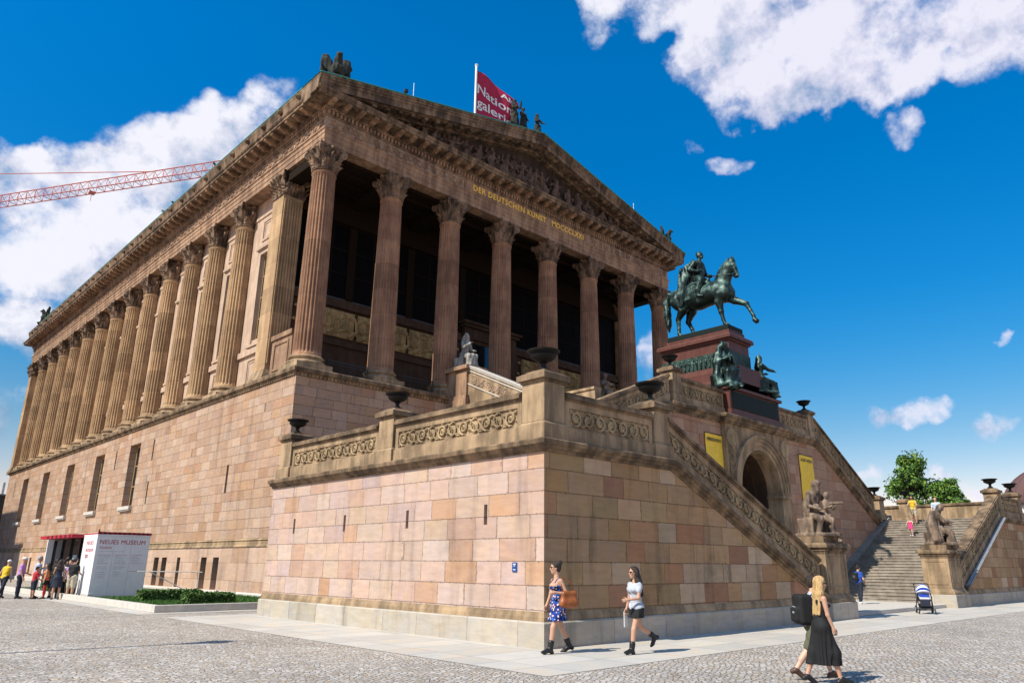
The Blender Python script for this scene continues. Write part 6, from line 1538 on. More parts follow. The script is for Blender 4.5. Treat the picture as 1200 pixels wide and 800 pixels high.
                S.chain([(x - d * L * .5, y, 25.72), (x - d * L * .1, y, 25.8), (x + d * L * .15, y - .03, 25.85), (x + d * L * .3, y - .03, 25.7 + h * .55)], [.1, .14, .18, .17], .06); S.ell((x + d * L * .36, y - .08, 25.66 + min(h * .9, 1.05)), (.12, .13, .15), None, .03)
                S.chain([(x - d * .1, y - .05, 25.9), (x - d * .4, y - .08, 25.7 + h * .45), (x - d * .6, y - .05, 25.65)], [.13, .11, .08], .04); S.chain([(x + d * L * .3, y - .08, 25.7 + h * .5), (x + d * L * .1, y - .15, 25.76 + h * .25), (x, y - .12, 25.85 + h * .35)], [.08, .07, .05], .03); x += rnd.uniform(.9, 1.3)
    S.disp = lambda X, Y, Z: .022 * np.sin(19 * X + 9 * np.sin(5 * Z))
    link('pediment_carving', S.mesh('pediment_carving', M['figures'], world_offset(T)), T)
# ------------------------------------------------------------------ ground and paving
def build_ground():
    b = MB(); b.add([(-300, -300, 0), (700, -300, 0), (700, 700, 0), (-300, 700, 0)], [(0, 1, 2, 3)]); tag(b.build('ground', M['cobble']), kind='structure')
    b = MB(); z = .006
    b.add([(-2.72, -2.72, z), (60, -2.72, z), (60, .35, z), (.2, .35, z), (.2, 13.6, z), (-2.72, 13.6, z)], [(0, 1, 2, 3), (0, 3, 4, 5)])
    tag(b.build('pavement', M['slabs']), kind='structure')
    b = MB(); b.add([(-2.95, 15.2, z), (4.2, 15.2, z), (4.2, 15.9, z), (-2.95, 15.9, z)], [(0, 1, 2, 3)]); b.add([(-2.95, 15.91, z), (-2.27, 15.91, z), (-2.27, 45, z), (-2.95, 45, z)], [(0, 1, 2, 3)]); tag(b.build('path', M['slabs']), kind='structure')

def blades(n, area, z, h, rnd, mat, name, parent=None):
    b = MB(); x0, x1, y0, y1 = area
    for i in range(n):
        x, y = rnd.uniform(x0, x1), rnd.uniform(y0, y1); a = rnd.uniform(0, 6.28); hh = h * rnd.uniform(.5, 1.2); w = .012
        dx, dy = math.cos(a), math.sin(a); lx, ly = rnd.uniform(-.04, .04), rnd.uniform(-.04, .04)
        b.add([(x - dx * w, y - dy * w, z), (x + dx * w, y + dy * w, z), (x + lx, y + ly, z + hh)], [(0, 1, 2)])
    return b.build(name, mat, parent, recalc=False)

def leaf_cloud(b, n, fn, rnd, size):
    for i in range(n):
        p, nrm = fn(rnd); p = Vector(p); d = (Vector(nrm) + Vector((rnd.gauss(0, .7), rnd.gauss(0, .7), rnd.gauss(.2, .7)))).normalized()
        u = d.orthogonal().normalized(); a = rnd.uniform(0, 6.28); v = d.cross(u); u2 = u * math.cos(a) + v * math.sin(a); v2 = d.cross(u2); s = size * rnd.uniform(.6, 1.3)
        b.add([p - u2 * s, p - v2 * s * .55, p + u2 * s, p + v2 * s * .55], [(0, 1, 2, 3)])

def build_bed():
    rnd = random.Random(5)
    b = MB(); x0, y0, x1, y1 = -2.25, 15.92, 3.86, 41.0
    for a in ((x0, x0 + .22, y0 + .22, y1), (x0, x1, y0, y0 + .22)): b.box(*a, 0, .24)
    tag(b.build('lawn_kerb', M['slabk'], bevel=.015), 'pale stone kerb around the lawn beside the museum podium', 'kerb')
    b = MB(); b.box(x0 + .22, x1, y0 + .22, y1, .0, .17); tag(b.build('lawn_soil', M['soil']), kind='structure')
    tag(blades(16000, (x0 + .24, x1, y0 + .24, 24), .16, .11, rnd, M['grass'], 'grass'), kind='stuff')
    def hedge(lab, x0, x1, y0, y1, z1, n):
        o = empty('hedge', ((x0 + x1) / 2, (y0 + y1) / 2, .17), label=lab, cat='hedge', group='clipped hedges on the lawn')
        b = MB()
        def fn(r):
            f = r.random(); x, y, z = r.uniform(x0, x1), r.uniform(y0, y1), r.uniform(.2, z1)
            if f < .4: return (x, y, z1 + r.gauss(-.01, .03)), (0, 0, 1)
            if f < .62: return (x, y0 + r.gauss(.02, .03), z), (0, -1, 0)
            if f < .8: return (x0 + r.gauss(.02, .03), y, z), (-1, 0, 0)
            return (x, y, r.uniform(.3, z1)), (0, 0, 1)
        leaf_cloud(b, n, fn, rnd, .05); b.build('foliage', M['hedge'], o, recalc=False)
        c = MB(); c.box(x0 + .1, x1 - .1, y0 + .1, y1 - .1, .17, z1 - .1); c.build('twigs', M['soil'], o)
    hedge('low clipped green hedge at the front of the lawn near the kerb corner', -.75, .95, 17.0, 17.8, .52, 4500)
    hedge('low clipped green hedge farther back on the lawn beside the white booth', -1.25, 1.0, 20.2, 21.0, .54, 4500)
    hedge('green hedge on the lawn behind the ticket queue', -1.6, 2.4, 33.2, 34.6, .95, 4000)

# ------------------------------------------------------------------ ticket booth
def build_booth():
    T = empty('ticket_booth', (-.5, 28.5, .17), label='white ticket booth with red roof edge and red lettering on the lawn', cat='booth')
    x0, x1, y0, y1, zt = -1.66, .55, 25.9, 34.6, 2.86
    b = MB(); b.box(x0, x1, y0, y0 + .12, .1, zt - .14); b.box(x0, x0 + .12, y0 + .12, 27.95, .1, zt - .14); b.box(x1 - .12, x1, y0 + .12, y1, .1, zt - .14); b.box(x0, x1, y1 - .12, y1, .1, zt - .14); b.box(x0 + .12, x1 - .12, 27.83, 27.95, .1, zt - .14)
    b.build('wall_panels', M['white'], T)
    b = MB(); b.box(x0 - .01, x1 + .03, y0 - .03, y1, zt - .136, zt - .09); b.build('roof', M['white'], T)
    for k in range(0, 22, 2):
        b = MB(); b.box(x0 + .02 + k * .1, x0 + .02 + (k + 1) * .1, y0 - .035, y0 - .031, zt - .085, zt + .016); b.build('edge_stripe', M['darkred'], T)
    b = MB(); b.box(x0 - .005, x1 + .02, y0 - .03, y0 + .04, zt - .087, zt + .018); b.box(x0 - .005, x0 + .06, y0 + .04, 27.95, zt - .087, zt - .04); b.build('roof_edge', M['red'], T)
    b = MB(); b.box(x0 - .5, x0 + .05, 28.0, 33.9, zt - .2, zt - .05); b.build('canopy', M['red'], T)
    for k in range(6): b = MB(); b.box(x0 - .508, x0 - .501, 28.2 + k * .8, 28.5 + k * .8, zt - .195, zt - .055); b.build('canopy_stripe', M['darkred'], T)
    b = MB(); b.box(x0 + .35, x0 + .4, 27.95, y1 - .12, .15, zt - .2); b.build('dark_front', M['glass'], T)
    b = MB()
    for y in (28.02, 29.6, 31.2, 32.8, 34.4): b.box(x0 + .28, x0 + .36, y, y + .07, .15, zt - .22)
    b.box(x0 + .05, x0 + .36, 28.0, 34.5, 1.02, 1.08); b.build('counter_frame', M['iron'], T)
    b = MB(); b.box(x0 + .33, x0 + .345, 28.6, 29.2, 1.15, 2.0); b.box(x0 + .33, x0 + .345, 30.0, 30.7, 1.2, 1.9); b.build('lit_notice', M['paleteal'], T)
    b = MB(); b.box(x0 - .12, x0 + .3, 28.1, 33.6, .10, .2); b.box(x0 - .10, x0 - .02, 28.4, 28.5, .0, .1); b.build('door_step', M['iron'], T)
    b = MB(); b.box(x0 - .02, x0 + .14, y0 - .05, 27.97, .1, .26); b.build('plinth', M['slabk'], T)
    b = MB(); b.tube([(x0 + .03, y0 - .01, zt), (x0 + .03, y0 - .01, zt + .12)], .03, 8); b.build('corner_pin', M['darkred'], T)
    def words(txt, x, z, h, mat, w=None, name='lettering'):
        vs, fs = text_geo(txt, h, .006, 1.05)
        if w: vs = fit_text(vs, w)
        t = MB(); t.add([(x + a, y0 - .004 - c, z + d) for a, d, c in vs], fs); t.build(name, mat, T)
    words('NEUES MUSEUM', x0 + .13, zt - .50, .27, M['red'], 1.88); words('TICKETS', x0 + .14, zt - .70, .135, M['red'], .5)
    b = MB(); rn = random.Random(2)
    b.box(x0 + .14, x0 + 1.2, y0 - .006, y0 - .001, zt - .82, zt - .80)
    for cx, rows in ((.14, 13), (.82, 12), (1.5, 5)):
        for k in range(rows):
            if k in (5, 8): continue
            z = zt - 1.02 - k * .075; L = rn.uniform(.25, .5); b.box(x0 + cx, x0 + cx + L, y0 - .006, y0 - .001, z - .012, z + .012)
    b.build('small_print', M['lightgrey'], T)
    b = MB()
    for cx, w in ((.14, .5), (.82, .5), (1.5, .5)): b.box(x0 + cx, x0 + cx + w, y0 - .006, y0 - .001, zt - .965, zt - .955)
    b.box(x0 + 1.5, x0 + 2.0, y0 - .006, y0 - .001, zt - 1.66, zt - 1.65); b.build('rule_lines', M['red'], T)
    b = MB(); [b.box(x0 + q, x0 + q + .007, y0 - .003, y0 - .0005, .2, zt - .16) for q in (.72, 1.44)]; [b.box(x0 - .003, x0 - .0005, q, q + .007, .2, zt - .16) for q in (26.6, 27.3)]; b.build('panel_joint', M['grey'], T)
    for txt, z, w in (('NEUES', zt - .52, 1.0), ('MUSEUM', zt - .84, 1.1), ('TICKETS', zt - 1.1, .5)):
        vs, fs = text_geo(txt, .27, .006, 1.05); vs = fit_text(vs, w); t = MB(); t.add([(x0 - .004 - c, 27.35 - a, z + d * .8) for a, d, c in vs], fs); t.build('side_lettering', M['red'], T)
    r = empty('handrail', (1.5, 25.0, .17), label='slim white handrail standing on the lawn before the white booth', cat='handrail')
    b = MB(); b.tube([(-.2, 24.6, 1.22), (1.9, 24.6, 1.2), (2.6, 24.6, 1.18)], .025, 6); b.build('rail', M['cream'], r); b = MB(); b.tube([(.3, 24.6, 1.2), (1.5, 24.6, .62), (2.4, 24.6, .17)], .022, 6); b.tube([(2.4, 24.6, .17), (2.4, 24.6, 1.18)], .022, 6); b.build('brace', M['cream'], r)
M['paleteal'] = plain('pale teal notice', (.25, .42, .45), .4)

# ------------------------------------------------------------------ flag, crane, birds, roof rods
def build_flag():
    T = empty('flag_pole', (14.92, 20.9, 28.7), label='white flagpole with a crimson flag lettered in white above the gable', cat='flag')
    b = MB(); b.tube([(14.92, 20.9, 28.3), (14.92, 20.9, 33.3)], .075, 10); b.lathe((14.92, 20.9, 33.3), [(.09, 0), (.12, .06), (.06, .14), (.01, .16)], 10); b.build('pole', M['cream'], T, smooth=R(50))
    W, Hh = 3.75, 3.3
    def S(u, v):
        a = u / W; w = math.sin(4.6 * a * 1.7 - 2.2 * v / Hh + .3) * .16 * min(1, a * 2.2) + math.sin(9 * a + 2 * v) * .05 * a
        return (15.01 + u * .95, 20.9 + w - .2 * a, 29.68 + v - .42 * a - .5 * a * a * (v / Hh) + .10 * math.sin(6 * a))
    b = MB(); nu, nv = 40, 26; vs = [S(W * i / nu, Hh * j / nv) for j in range(nv + 1) for i in range(nu + 1)]
    b.add(vs, [(j * (nu + 1) + i, j * (nu + 1) + i + 1, (j + 1) * (nu + 1) + i + 1, (j + 1) * (nu + 1) + i) for j in range(nv) for i in range(nu)])
    o = b.build('cloth', M['flagred'], T, smooth=True, recalc=False)
    sm = o.modifiers.new('thick', 'SOLIDIFY'); sm.thickness = .012
    t = MB()
    for txt, u0, v0, w, h in (('National', .04, 1.62, 3.65, .98), ('galerie', .04, .62, 3.0, .98), ('Alte', 2.1, 2.62, 1.5, .6)):
        vs, fs = text_geo(txt, h, .0, 1.0, bold=.012)
        vs = fit_text(vs, w); sc = MB(); sc.add([(x, y, 0) for x, y, z in vs], fs)
        me = sc.mesh('tmp', M['whitecloth']); bm = bmesh.new(); bm.from_mesh(me)
        for k in range(2): bmesh.ops.subdivide_edges(bm, edges=[e for e in bm.edges if e.calc_length() > .14], cuts=2)
        bmesh.ops.triangulate(bm, faces=bm.faces)
        bm.verts.index_update(); V = []
        for q in bm.verts: p = S(u0 + q.co.x, v0 + q.co.y); V.append((p[0], p[1] - .022, p[2]))
        t.add(V, [tuple(x.index for x in f.verts) for f in bm.faces]); bm.free(); bpy.data.meshes.remove(me)
    t.build('lettering', M['whitecloth'], o, recalc=False)

def build_crane():
    T = empty('tower_crane', (-20, 160.6, 0), label='red lattice jib of a construction crane far behind the museum', cat='crane')
    A = Vector((-20, 160.6, 55.4)); B = Vector((30, 74.3, 55.4)); d = (B - A).normalized(); s = Vector((d.y, -d.x, 0)); L = (B - A).length
    b = MB(); hgt, w = 1.75, .75
    P = lambda t, o, z: A + d * t + s * o + Vector((0, 0, z))
    b.tube([P(0, -w, 0), P(L, -w, 0)], .085, 5); b.tube([P(0, w, 0), P(L, w, 0)], .085, 5); b.tube([P(0, 0, hgt), P(L, 0, hgt)], .09, 5)
    n = int(L / 1.7)
    for i in range(n):
        t0, t1, tm = L * i / n, L * (i + 1) / n, L * (i + .5) / n
        for o in (-w, w): b.tube([P(t0, o, 0), P(tm, 0, hgt)], .038, 4); b.tube([P(tm, 0, hgt), P(t1, o, 0)], .038, 4)
        b.tube([P(t0, -w, 0), P(t0, w, 0)], .05, 4)
    b.build('jib', M['crane'], T)
    b = MB(); b.tube([P(0, 0, 11.4), P(72.5, 0, hgt)], .07, 5); b.tube([P(0, 0, 11.4), P(40, 0, hgt)], .06, 5); b.build('tie_bars', M['crane'], T)
    b = MB()
    for ox in (-.9, .9):
        for oy in (-.9, .9): b.tube([A + Vector((ox, oy, -55.4)), A + Vector((ox, oy, 4))], .14, 5); b.tube([A + Vector((ox, oy, 4)), A + Vector((0, 0, 11.6))], .12, 5)
    for k in range(28):
        z = -55 + 2 * k
        b.tube([A + Vector((-.9, -.9, z)), A + Vector((.9, -.9, z + 2))], .07, 4); b.tube([A + Vector((.9, -.9, z)), A + Vector((.9, .9, z + 2))], .07, 4); b.tube([A + Vector((-.9, .9, z)), A + Vector((-.9, -.9, z + 2))], .07, 4)
    b.build('mast', M['crane'], T)
    b = MB(); c = P(62, 0, -.5); b.box(c.x - .4, c.x + .4, c.y - .4, c.y + .4, c.z, c.z + .3); b.tube([c, c + Vector((0, 0, -1.2))], .04, 4); b.build('trolley', M['crane'], T)

def build_small():
    S = Sculpt(.02); S.ell((0, 0, .12), (.16, .07, .075), None, .03); S.ell((.15, 0, .22), (.05, .045, .05), None, .03); S.cap((.08, 0, .15), (.14, 0, .21), .05, .04, .03); S.cap((-.12, 0, .12), (-.3, 0, .07), .05, .02, .03, (0, 0, 1), 1.6); S.cap((.19, 0, .22), (.23, 0, .21), .015, .006, .01); S.cap((0, .02, .06), (0, .03, 0), .012, .012, .01); S.cap((0, -.02, .06), (0, -.03, 0), .012, .012, .01)
    pm = S.mesh('pigeon', plain('grey pigeon', (.06, .06, .065), .6)); xo = 3.45
    for lab, x, y, z, h in (('dark pigeon perched on the long gutter, nearer of the pair', xo, 40.6, 26.14, 40), ('dark pigeon perched on the long gutter, farther of the pair', xo, 42.5, 26.14, 120), ('dark pigeon perched alone on the long gutter close to the gable corner', xo, 33.2, 26.14, 200)):
        o = empty('pigeon', (x, y, z), R(h), label=lab, cat='bird', group='pigeons on the roof edge'); link('body', pm, o)
    sl = 3.8 / (XC - 3.45); o = empty('floodlight', (8.95, 20.0, 26.1 + (8.95 - 3.45) * sl), label='small dark lamp on the left slope of the gable', cat='floodlight')
    z = 26.1 + (8.95 - 3.45) * sl; b = MB(); b.tube([(8.95, 20, z), (8.95, 20, z + .45)], .03, 6); b.build('stem', M['iron'], o); b = MB(); b.box(8.85, 9.05, 19.9, 20.1, z + .42, z + .62); b.build('lamp_head', M['iron'], o)
    for lab, x in (('thin lightning rod on the left slope of the gable', 9.75), ('thin lightning rod on the right slope of the gable', 30.9)):
        z = 26.1 + (16.58 - abs(x - XC)) * sl; b = MB(); b.tube([(x, 20.4, z - .1), (x, 20.4, z + 1.5)], .018, 5); tag(b.build('lightning_rod', M['zinc']), lab, 'rod', 'rods on the gable')
    # pushchair
    T = empty('pushchair', (19.75, -.75, .006), R(205), label='white and blue striped pushchair on the pavement before the steps', cat='pushchair')
    fr = MB()
    for q in (-1, 1):
        fr.tube([(.42, q * .22, .12), (.05, q * .25, .55), (-.32, q * .25, .98), (-.46, q * .24, 1.06)], .018, 8); fr.tube([(-.38, q * .27, .14), (.0, q * .25, .5), (.22, q * .24, .62)], .018, 8)
    fr.tube([(-.46, -.24, 1.06), (-.47, 0, 1.07), (-.46, .24, 1.06)], .02, 8); fr.tube([(-.38, -.27, .14), (-.38, .27, .14)], .014, 6); fr.tube([(.42, -.22, .14), (.42, .22, .14)], .014, 6); fr.build('frame', M['iron'], None).parent = T
    for x, q, r_ in ((.42, -1, .09), (.42, 1, .09), (-.38, -1, .13), (-.38, 1, .13)):
        w = MB(); w.tube([(x + r_ * math.cos(t), q * .27, r_ + .01 + r_ * .82 * math.sin(t) + r_ * .0) for t in [k * 2 * math.pi / 18 for k in range(18)]], r_ * .24, 7, True); wo = w.build('wheel', M['iron'], None, smooth=True); wo.parent = T
        hb = MB(); hb.tube([(x, q * .27 - .03, r_ + .01), (x, q * .27 + .03, r_ + .01)], r_ * .5, 10); ho = hb.build('hub', M['lightgrey']); ho.parent = wo
    S = Sculpt(.014); S.box((.02, 0, .5), (.24, .2, .05), None, .04, .05); S.box((-.16, 0, .68), (.07, .2, .24), Matrix.Rotation(R(-18), 3, 'Y'), .04, .05); S.box((.26, 0, .38), (.05, .17, .12), None, .03, .05); link('seat', S.mesh('seat', M['navy']), T)
    m, t, bb = new_mat('striped canopy cloth', .8, 0, .2); p = objpos(t); x, y, z = t.sep(p); a = t.m('ARCTAN2', t.m('SUBTRACT', z, .72), t.m('ADD', x, .1))
    t.set(bb.inputs['Base Color'], t.mix(t.m('GREATER_THAN', t.m('FRACT', t.m('MULTIPLY', a, 1.5)), .55), (.72, .72, .74), (.02, .05, .28)))
    S = Sculpt(.014); S.ell((-.08, 0, .74), (.34, .25, .32)); S.cuts = [((-.1, 0, .70), (.3, 0, -1)), ((.24, 0, 0), (1, 0, 0))]; S.box((.3, 0, .58), (.06, .19, .10), Matrix.Rotation(R(20), 3, 'Y'), .04, .02) if False else None
    link('canopy', S.mesh('canopy', m), T)
    S = Sculpt(.014); S.box((.16, 0, .62), (.18, .18, .06), Matrix.Rotation(R(25), 3, 'Y'), .05, .03); link('blanket', S.mesh('blanket', m), T)
    S = Sculpt(.016); S.box((-.06, 0, .27), (.22, .19, .09), None, .05, .03); link('basket', S.mesh('basket', M['blackcloth']), T)
    S = Sculpt(.014); S.box((-.44, .1, .74), (.07, .1, .15), None, .04, .03); link('side_bag', S.mesh('side_bag', M['mustard']), T)
    # info board at the right
    T = empty('info_board', (37.6, -.9, 0), label='white notice board standing by the far right wall', cat='sign')
    b = MB(); b.box(37.5, 38.4, -.93, -.89, 1.0, 2.05); b.build('board', M['white'], T); b = MB()
    for x in (37.55, 38.35): b.tube([(x, -.88, 0), (x, -.88, 2.05)], .025, 6)
    b.build('posts', M['iron'], T)
    # street lamp out to the left whose shadow falls on the setts
    T = empty('street_lamp', (-12.6, 6.45, 0), label='tall black lantern post left of the square', cat='street lamp')
    b = MB(); b.lathe((-12.6, 6.45, 0), [(.2, 0), (.2, .3), (.13, .4), (.12, 1.0), (.07, 1.1), (.055, 7.5), (.05, 8.0)], 12); b.build('post', M['iron'], T); b = MB(); b.lathe((-12.6, 6.45, 8.0), [(.05, 0), (.12, .05), (.26, .75), (.34, .8), (.2, 1.0), (.06, 1.15), (.02, 1.3)], 10); b.build('lantern', M['iron'], T)

# ------------------------------------------------------------------ trees and the buildings beyond
def tree(lab, x, y, h, cr, rnd, n):
    T = empty('tree', (x, y, 0), label=lab, cat='tree', group='trees behind the staircase')
    b = MB(); b.tube([(x, y, 0), (x + .1, y, h * .35), (x, y + .1, h * .6), (x, y, h * .92)], [.28, .22, .14, .03], 8)
    clumps = []
    for k in range(80):
        t = .97 - .8 * rnd.random() ** .8; a = rnd.uniform(0, 6.28); rr = cr * (1.02 - (t - .45) * 1.65 if t > .45 else .92) * rnd.uniform(.3, 1.12); rr = max(rr, .15)
        c = Vector((x + rr * math.cos(a), y + rr * math.sin(a), h * t)); clumps.append((c, cr * rnd.choice((.12, .16, .2, .24, .28))))
        b.tube([(x, y, h * max(.22, t - .2)), tuple((Vector((x, y, h * t)) + c) / 2 + Vector((0, 0, -.2))), tuple(c)], [.08, .05, .02], 5)
    b.build('trunk', M['bark'], T)
    f = MB()
    def fn(r):
        c, s = r.choice(clumps); v = Vector((r.gauss(0, 1), r.gauss(0, 1), r.gauss(0, .8))).normalized(); q = s * (r.random() ** .4) * (1.35 if r.random() < .12 else 1)
        return tuple(c + v * q), tuple(v)
    leaf_cloud(f, n, fn, rnd, .19); f.build('crown', M['leaf'], T, recalc=False)

def build_far():
    rnd = random.Random(11)
    tree('tall bushy green tree behind the landing parapet', 75, 17.3, 13.6, 4.2, rnd, 19000); tree('shorter green tree right of the tall one behind the landing parapet', 75, 13.7, 10.6, 3.3, rnd, 11000)
    T = empty('domed_building', (112, 4, 0), label='white classical building with a brown dome at the far right', cat='building')
    w = plain('pale plaster facade', (.55, .53, .50), .8); dk = plain('dark window bay', (.06, .065, .075), .5); dm = plain('brown sheet dome', (.13, .065, .055), .6)
    x0, y1 = 110, 18.6
    b = MB(); b.box(x0, x0 + 30, -20, y1, 0, 8.6); b.build('wall', w, T)
    b = MB(); b.box(x0 - .6, x0 + 30, -20, y1 + .6, 8.6, 8.95); b.box(x0 - .9, x0 + 30, -20, y1 + .9, 8.95, 10.0); b.box(x0 - .3, x0 - .001, -20, y1 + .3, 4.5, 5.4); b.build('cornice', w, T)
    y = -18.0
    while y < 18:
        b = MB(); b.box(x0 - .05, x0 + .0, y, y + 1.3, 5.7, 8.2); o = b.build('window', dk, T); b = MB(); b.box(x0 - .05, x0 - .001, y, y + 1.3, 1.0, 4.0); b.build('window', dk, T); y += 2.6
    b = MB(); b.lathe((116, 9.4, 10.0), [(9.3, 0), (9.4, .3), (9.3, .7)] , 48); b.build('drum', plain('dark dome drum', (.07, .04, .035), .7), T)
    b = MB(); b.lathe((116, 9.4, 10.2), [(9.3 * math.cos(a), 6.1 * math.sin(a)) for a in [k * math.pi / 2 / 16 for k in range(16)]] + [(.05, 6.1)], 64); o = b.build('dome', dm, T, smooth=True)
    r = MB()
    for k in range(32):
        a = 2 * math.pi * k / 32; r.tube([(116 + 9.33 * math.cos(e) * math.cos(a), 9.4 + 9.33 * math.cos(e) * math.sin(a), 10.2 + 6.13 * math.sin(e)) for e in [j * math.pi / 2 / 12 for j in range(12)]], .06, 4)
    r.build('ribs', dm, o)
    T = empty('distant_building', (2, 116, 0), label='dark shaded building beyond the rear left corner of the museum', cat='building')
    b = MB(); b.box(-14, 9.35, 112, 124, 0, 10.0); b.build('wall', plain('dark brick wall', (.09, .065, .05), .9), T); b = MB(); b.box(-14.2, 9.5, 111.8, 124.2, 10.0, 10.25); b.build('roof', M['roof'], T); b = MB(); b.tube([(8.75, 113, 10), (8.75, 113, 11.9)], .16, 8); b.build('flue', M['zinc'], T)
    # neighbour to the west: its wall shades the far end of the podium
    T = empty('neighbouring_building', (-20, 90, 0), label='plain ochre museum wing facing the podium across the lawn', cat='building')
    b = MB(); b.box(-30, -12, 71.9, 120, 0, 20.5); b.box(-30, -12.0, 76.0, 120, 20.5, 23.0); b.build('wall', M['wallup'], T)
    b = MB()
    for k in range(9):
        for z in (3, 9, 15): b.box(-12.0, -11.94, 74 + k * 5, 75.6 + k * 5, z, z + 3.4)
    b.build('window_bays', M['glass'], T); b = MB(); b.box(-30.2, -11.8, 75.8, 120.2, 23.0, 23.4); b.build('cornice', M['trim'], T)

# ------------------------------------------------------------------ sky, sun, camera
CLOUDS = [(8.17, 19.63, 9.5, 5.5), (15.47, 27.43, 6.02, 3.29), (20.3, 30.54, 4.26, 2.56), (22.99, 32.83, 2.58, 1.61), (10.8, 24.83, 4.15, 2.33), (6.44, 23.35, 2.42, 1.94), (13.8, 20.29, 8.16, 4.9), (17.73, 24.65, 6.81, 4.54), (7.68, 14.0, 5.4, 2.2), (6, 8.5, 5, 2.4), (20, 14, 8, 6), (-2, 22, 7, 6),
          (69.42, 36.56, 6.44, 2.95), (76.65, 34.45, 5.51, 3.51), (82.54, 33.09, 4.17, 3.24), (63.34, 38.0, 4.46, 2.51), (62.8, 33.21, 3.21, 2.04), (66.91, 33.11, 3.95, 2.26), (74.45, 29.48, 1.81, 1.81), (57.59, 40.6, 4.6, 2.4), (50.0, 40.2, 2.2, 2.7), (61, 36, 4, 3), (70, 40, 9, 4), (52, 43, 4, 2.5), (71.56, 33.57, 5.9, 2.68), (80, 42, 9, 4),
          (61.16, 29.34, 2.06, 0.91), (58.19, 30.9, 0.8, 1.22), (72.13, 10.44, 3.09, 1.1), (77.47, 9.27, 2.4, 1.32), (77.78, 14.29, 0.93, 0.46), (68.89, 6.53, 1.6, 0.75), (73.57, 6.14, 1.6, 0.65), (76.11, 5.08, 1.52, 0.7), (53.65, 15.38, 1.3, 2.6),
          (-40, 30, 14, 8), (-75, 22, 16, 7), (130, 25, 22, 10), (165, 20, 20, 9), (195, 38, 26, 14), (225, 22, 22, 10), (150, 50, 22, 12)]  # unseen clouds behind the camera, added as neutral fill for the front
SUN_EL, SUN_AZ = 47.0, 276.5           # azimuth clockwise from +y: the sun stands to the left
SUN_E, SKY_S, EXPO = 4.5, .11, .52
CLOUD_L = .76

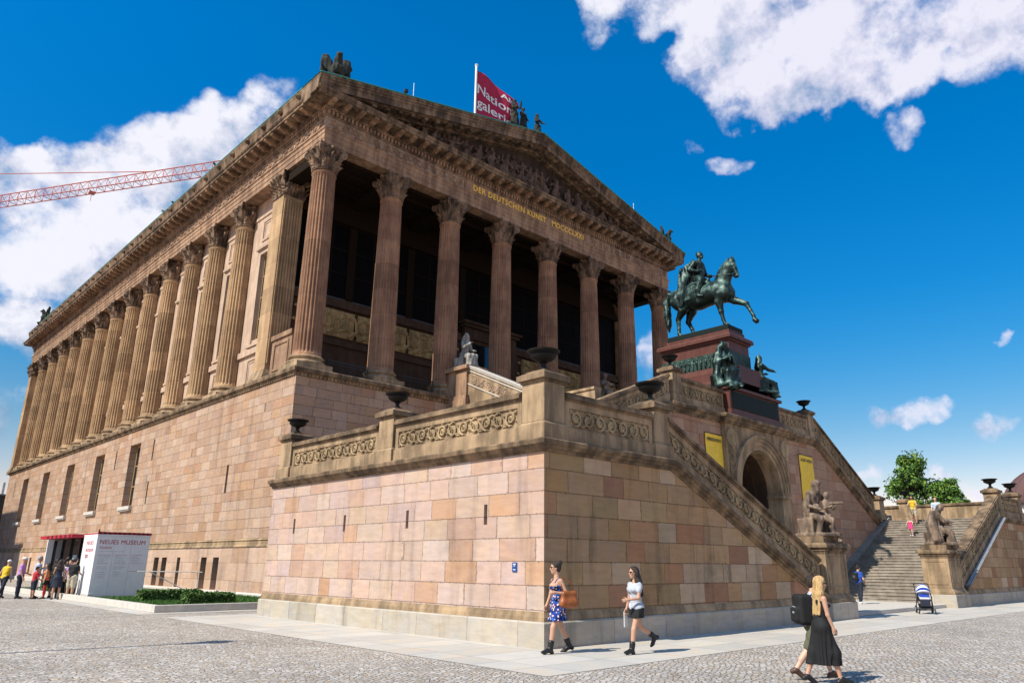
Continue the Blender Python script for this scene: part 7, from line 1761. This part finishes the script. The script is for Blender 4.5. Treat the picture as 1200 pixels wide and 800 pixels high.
def build_sky():
    w = bpy.data.worlds.new('World'); SC.world = w; w.use_nodes = True; t = NT(w); n = w.node_tree.nodes
    bg = n['Background']
    sky = t.node('ShaderNodeTexSky', sky_type='NISHITA', sun_disc=False, sun_elevation=R(SUN_EL), sun_rotation=R(SUN_AZ), air_density=1.0, dust_density=.5, ozone_density=3.0, altitude=200)
    hs = t.node('ShaderNodeHueSaturation', {'Saturation': 1.45, 'Color': sky.outputs[0]})
    g = t.node('ShaderNodeTexCoord').outputs['Generated']
    d = t.vm('NORMALIZE', g); dx, dy, dz = t.sep(d)
    skyc = t.vm('MULTIPLY', t.vm('SCALE', hs.outputs[0], scale=SKY_S), t.ramp(dz, [(0, (1.9, .92, .74)), (.16, (1.15, .88, .76)), (.33, (.36, 1.0, 1.0)), (.6, SKY_TINT)]))
    # clouds: soft masses placed by bearing and height, broken up by noise
    wob = t.vm('SCALE', t.vm('SUBTRACT', t.node('ShaderNodeTexNoise', {'Vector': d, 'Scale': 9.0, 'Detail': 3.0}).outputs['Color'], (.5, .5, .5)), scale=.10)
    wob2 = t.vm('SCALE', t.vm('SUBTRACT', t.node('ShaderNodeTexNoise', {'Vector': d, 'Scale': 34.0, 'Detail': 4.0}).outputs['Color'], (.5, .5, .5)), scale=.035)
    q = t.vm('ADD', t.vm('ADD', d, wob), wob2)
    tot = None
    for az, el, rx, ry in CLOUDS:
        a, e = R(az), R(el); c = Vector((math.sin(a) * math.cos(e), math.cos(a) * math.cos(e), math.sin(e))); rt = Vector((math.cos(a), -math.sin(a), 0)); up = rt.cross(c)
        sx, sy = 1 / math.sin(R(rx)), 1 / math.sin(R(ry)); ax = rt * sx; ay = up * sy
        o = t.vm('SUBTRACT', q, tuple(c)); u = t.vm('DOT_PRODUCT', o, tuple(ax)); v = t.vm('DOT_PRODUCT', o, tuple(ay)); front = t.m('GREATER_THAN', t.vm('DOT_PRODUCT', d, tuple(c)), .5)
        r2 = t.m('ADD', t.m('MULTIPLY', u, u), t.m('MULTIPLY', v, v)); val = t.m('MULTIPLY', t.m('SUBTRACT', 1.0, r2), front)
        val = t.m('MAXIMUM', val, 0.0); val = t.m('MULTIPLY', val, min(1.0, .55 + rx / 12))
        tot = val if tot is None else t.m('MAXIMUM', tot, val, None) if False else (t.m('ADD', tot, val))
    tot = t.m('MINIMUM', tot, 1.0)
    f1 = t.noise(d, 10, 9, .6); f2 = t.noise(d, 45, 5, .6)
    dens = t.m('ADD', t.m('MULTIPLY', tot, 1.0), t.m('ADD', t.m('MULTIPLY', t.m('SUBTRACT', f1, .5), 2.6), t.m('MULTIPLY', t.m('SUBTRACT', f2, .5), .8)))
    alpha = t.m('MULTIPLY', t.smooth(dens, .18, 1.0), t.smooth(tot, .02, .3))
    # light and dark in the cloud: denser toward the base, sunlit toward the sun
    sd = Vector((math.sin(R(SUN_AZ)) * math.cos(R(SUN_EL)), math.cos(R(SUN_AZ)) * math.cos(R(SUN_EL)), math.sin(R(SUN_EL))))
    g1 = t.noise(t.vm('ADD', d, tuple(sd * .04)), 10, 6, .6); rel = t.m('SUBTRACT', f1, g1)
    low = t.smooth(dz, .13, .34); side = t.smooth(dx, .55, .75)
    shade = t.m('ADD', t.m('MULTIPLY', rel, 2.6), t.m('ADD', t.m('MULTIPLY_ADD', t.m('MAXIMUM', low, side), .62, .2), t.m('MULTIPLY', f2, .18)), clamp=True)
    cc = t.ramp(shade, [(.15, (.20, .32, .48)), (.45, (.40, .50, .66)), (.7, (.66, .68, .80)), (.95, (.86, .86, .93))])
    cc = t.vm('MULTIPLY', t.vm('SCALE', cc, scale=CLOUD_L), t.mix(side, (1, 1, 1), (.93, .92, .97)))
    col = t.mix(t.m('MULTIPLY', alpha, .97), skyc, cc)
    t.set(bg.inputs[0], col); bg.inputs[1].default_value = 1.0
    w.cycles.sampling_method = 'MANUAL'; w.cycles.sample_map_resolution = 512

def build_camera():
    L = bpy.data.lights.new('sun', 'SUN'); L.energy = SUN_E; L.angle = R(.53); L.color = (1, .93, .80)
    o = bpy.data.objects.new('sun', L); COL.objects.link(o)
    a, e = R(SUN_AZ), R(SUN_EL); d = Vector((math.sin(a) * math.cos(e), math.cos(a) * math.cos(e), math.sin(e))); o.rotation_euler = (-d).to_track_quat('-Z', 'Y').to_euler(); o.location = d * 200
    cam = bpy.data.cameras.new('camera'); c = bpy.data.objects.new('camera', cam); COL.objects.link(c); SC.camera = c
    yaw, pit, rol = .7696, .2937, .0087
    F = Vector((math.cos(pit) * math.sin(yaw), math.cos(pit) * math.cos(yaw), math.sin(pit))); Rr = Vector((math.cos(yaw), -math.sin(yaw), 0)); U = Rr.cross(F)
    R2 = Rr * math.cos(rol) + U * math.sin(rol); U2 = U * math.cos(rol) - Rr * math.sin(rol)
    c.matrix_world = Matrix(((R2.x, U2.x, -F.x, -11.567), (R2.y, U2.y, -F.y, -11.306), (R2.z, U2.z, -F.z, 1.65), (0, 0, 0, 1)))
    cam.sensor_width = 36; cam.sensor_fit = 'HORIZONTAL'; cam.lens = 862.6 / 1200 * 36; cam.shift_x = -15.29 / 1200; cam.clip_end = 3000; cam.clip_start = .05
    vs = SC.view_settings; vs.view_transform = 'Standard'; vs.look = 'None'; vs.gamma = 1; vs.use_curve_mapping = False; vs.exposure = EXPO
    SC.render.engine = 'CYCLES'; SC.cycles.use_denoising = True; SC.cycles.max_bounces = 6; SC.cycles.diffuse_bounces = 4
SKY_TINT = (.3, 1.26, 1.24)

import time as _t
_t0 = _t.time()
def step(f):
    f(); print(f.__name__, round(_t.time() - _t0, 1), flush=True)
for f in (build_ground, build_museum, build_stair, build_monument, build_statues, build_people, build_bed, build_booth, build_flag, build_crane, build_small, build_far, build_sky, build_camera): step(f)
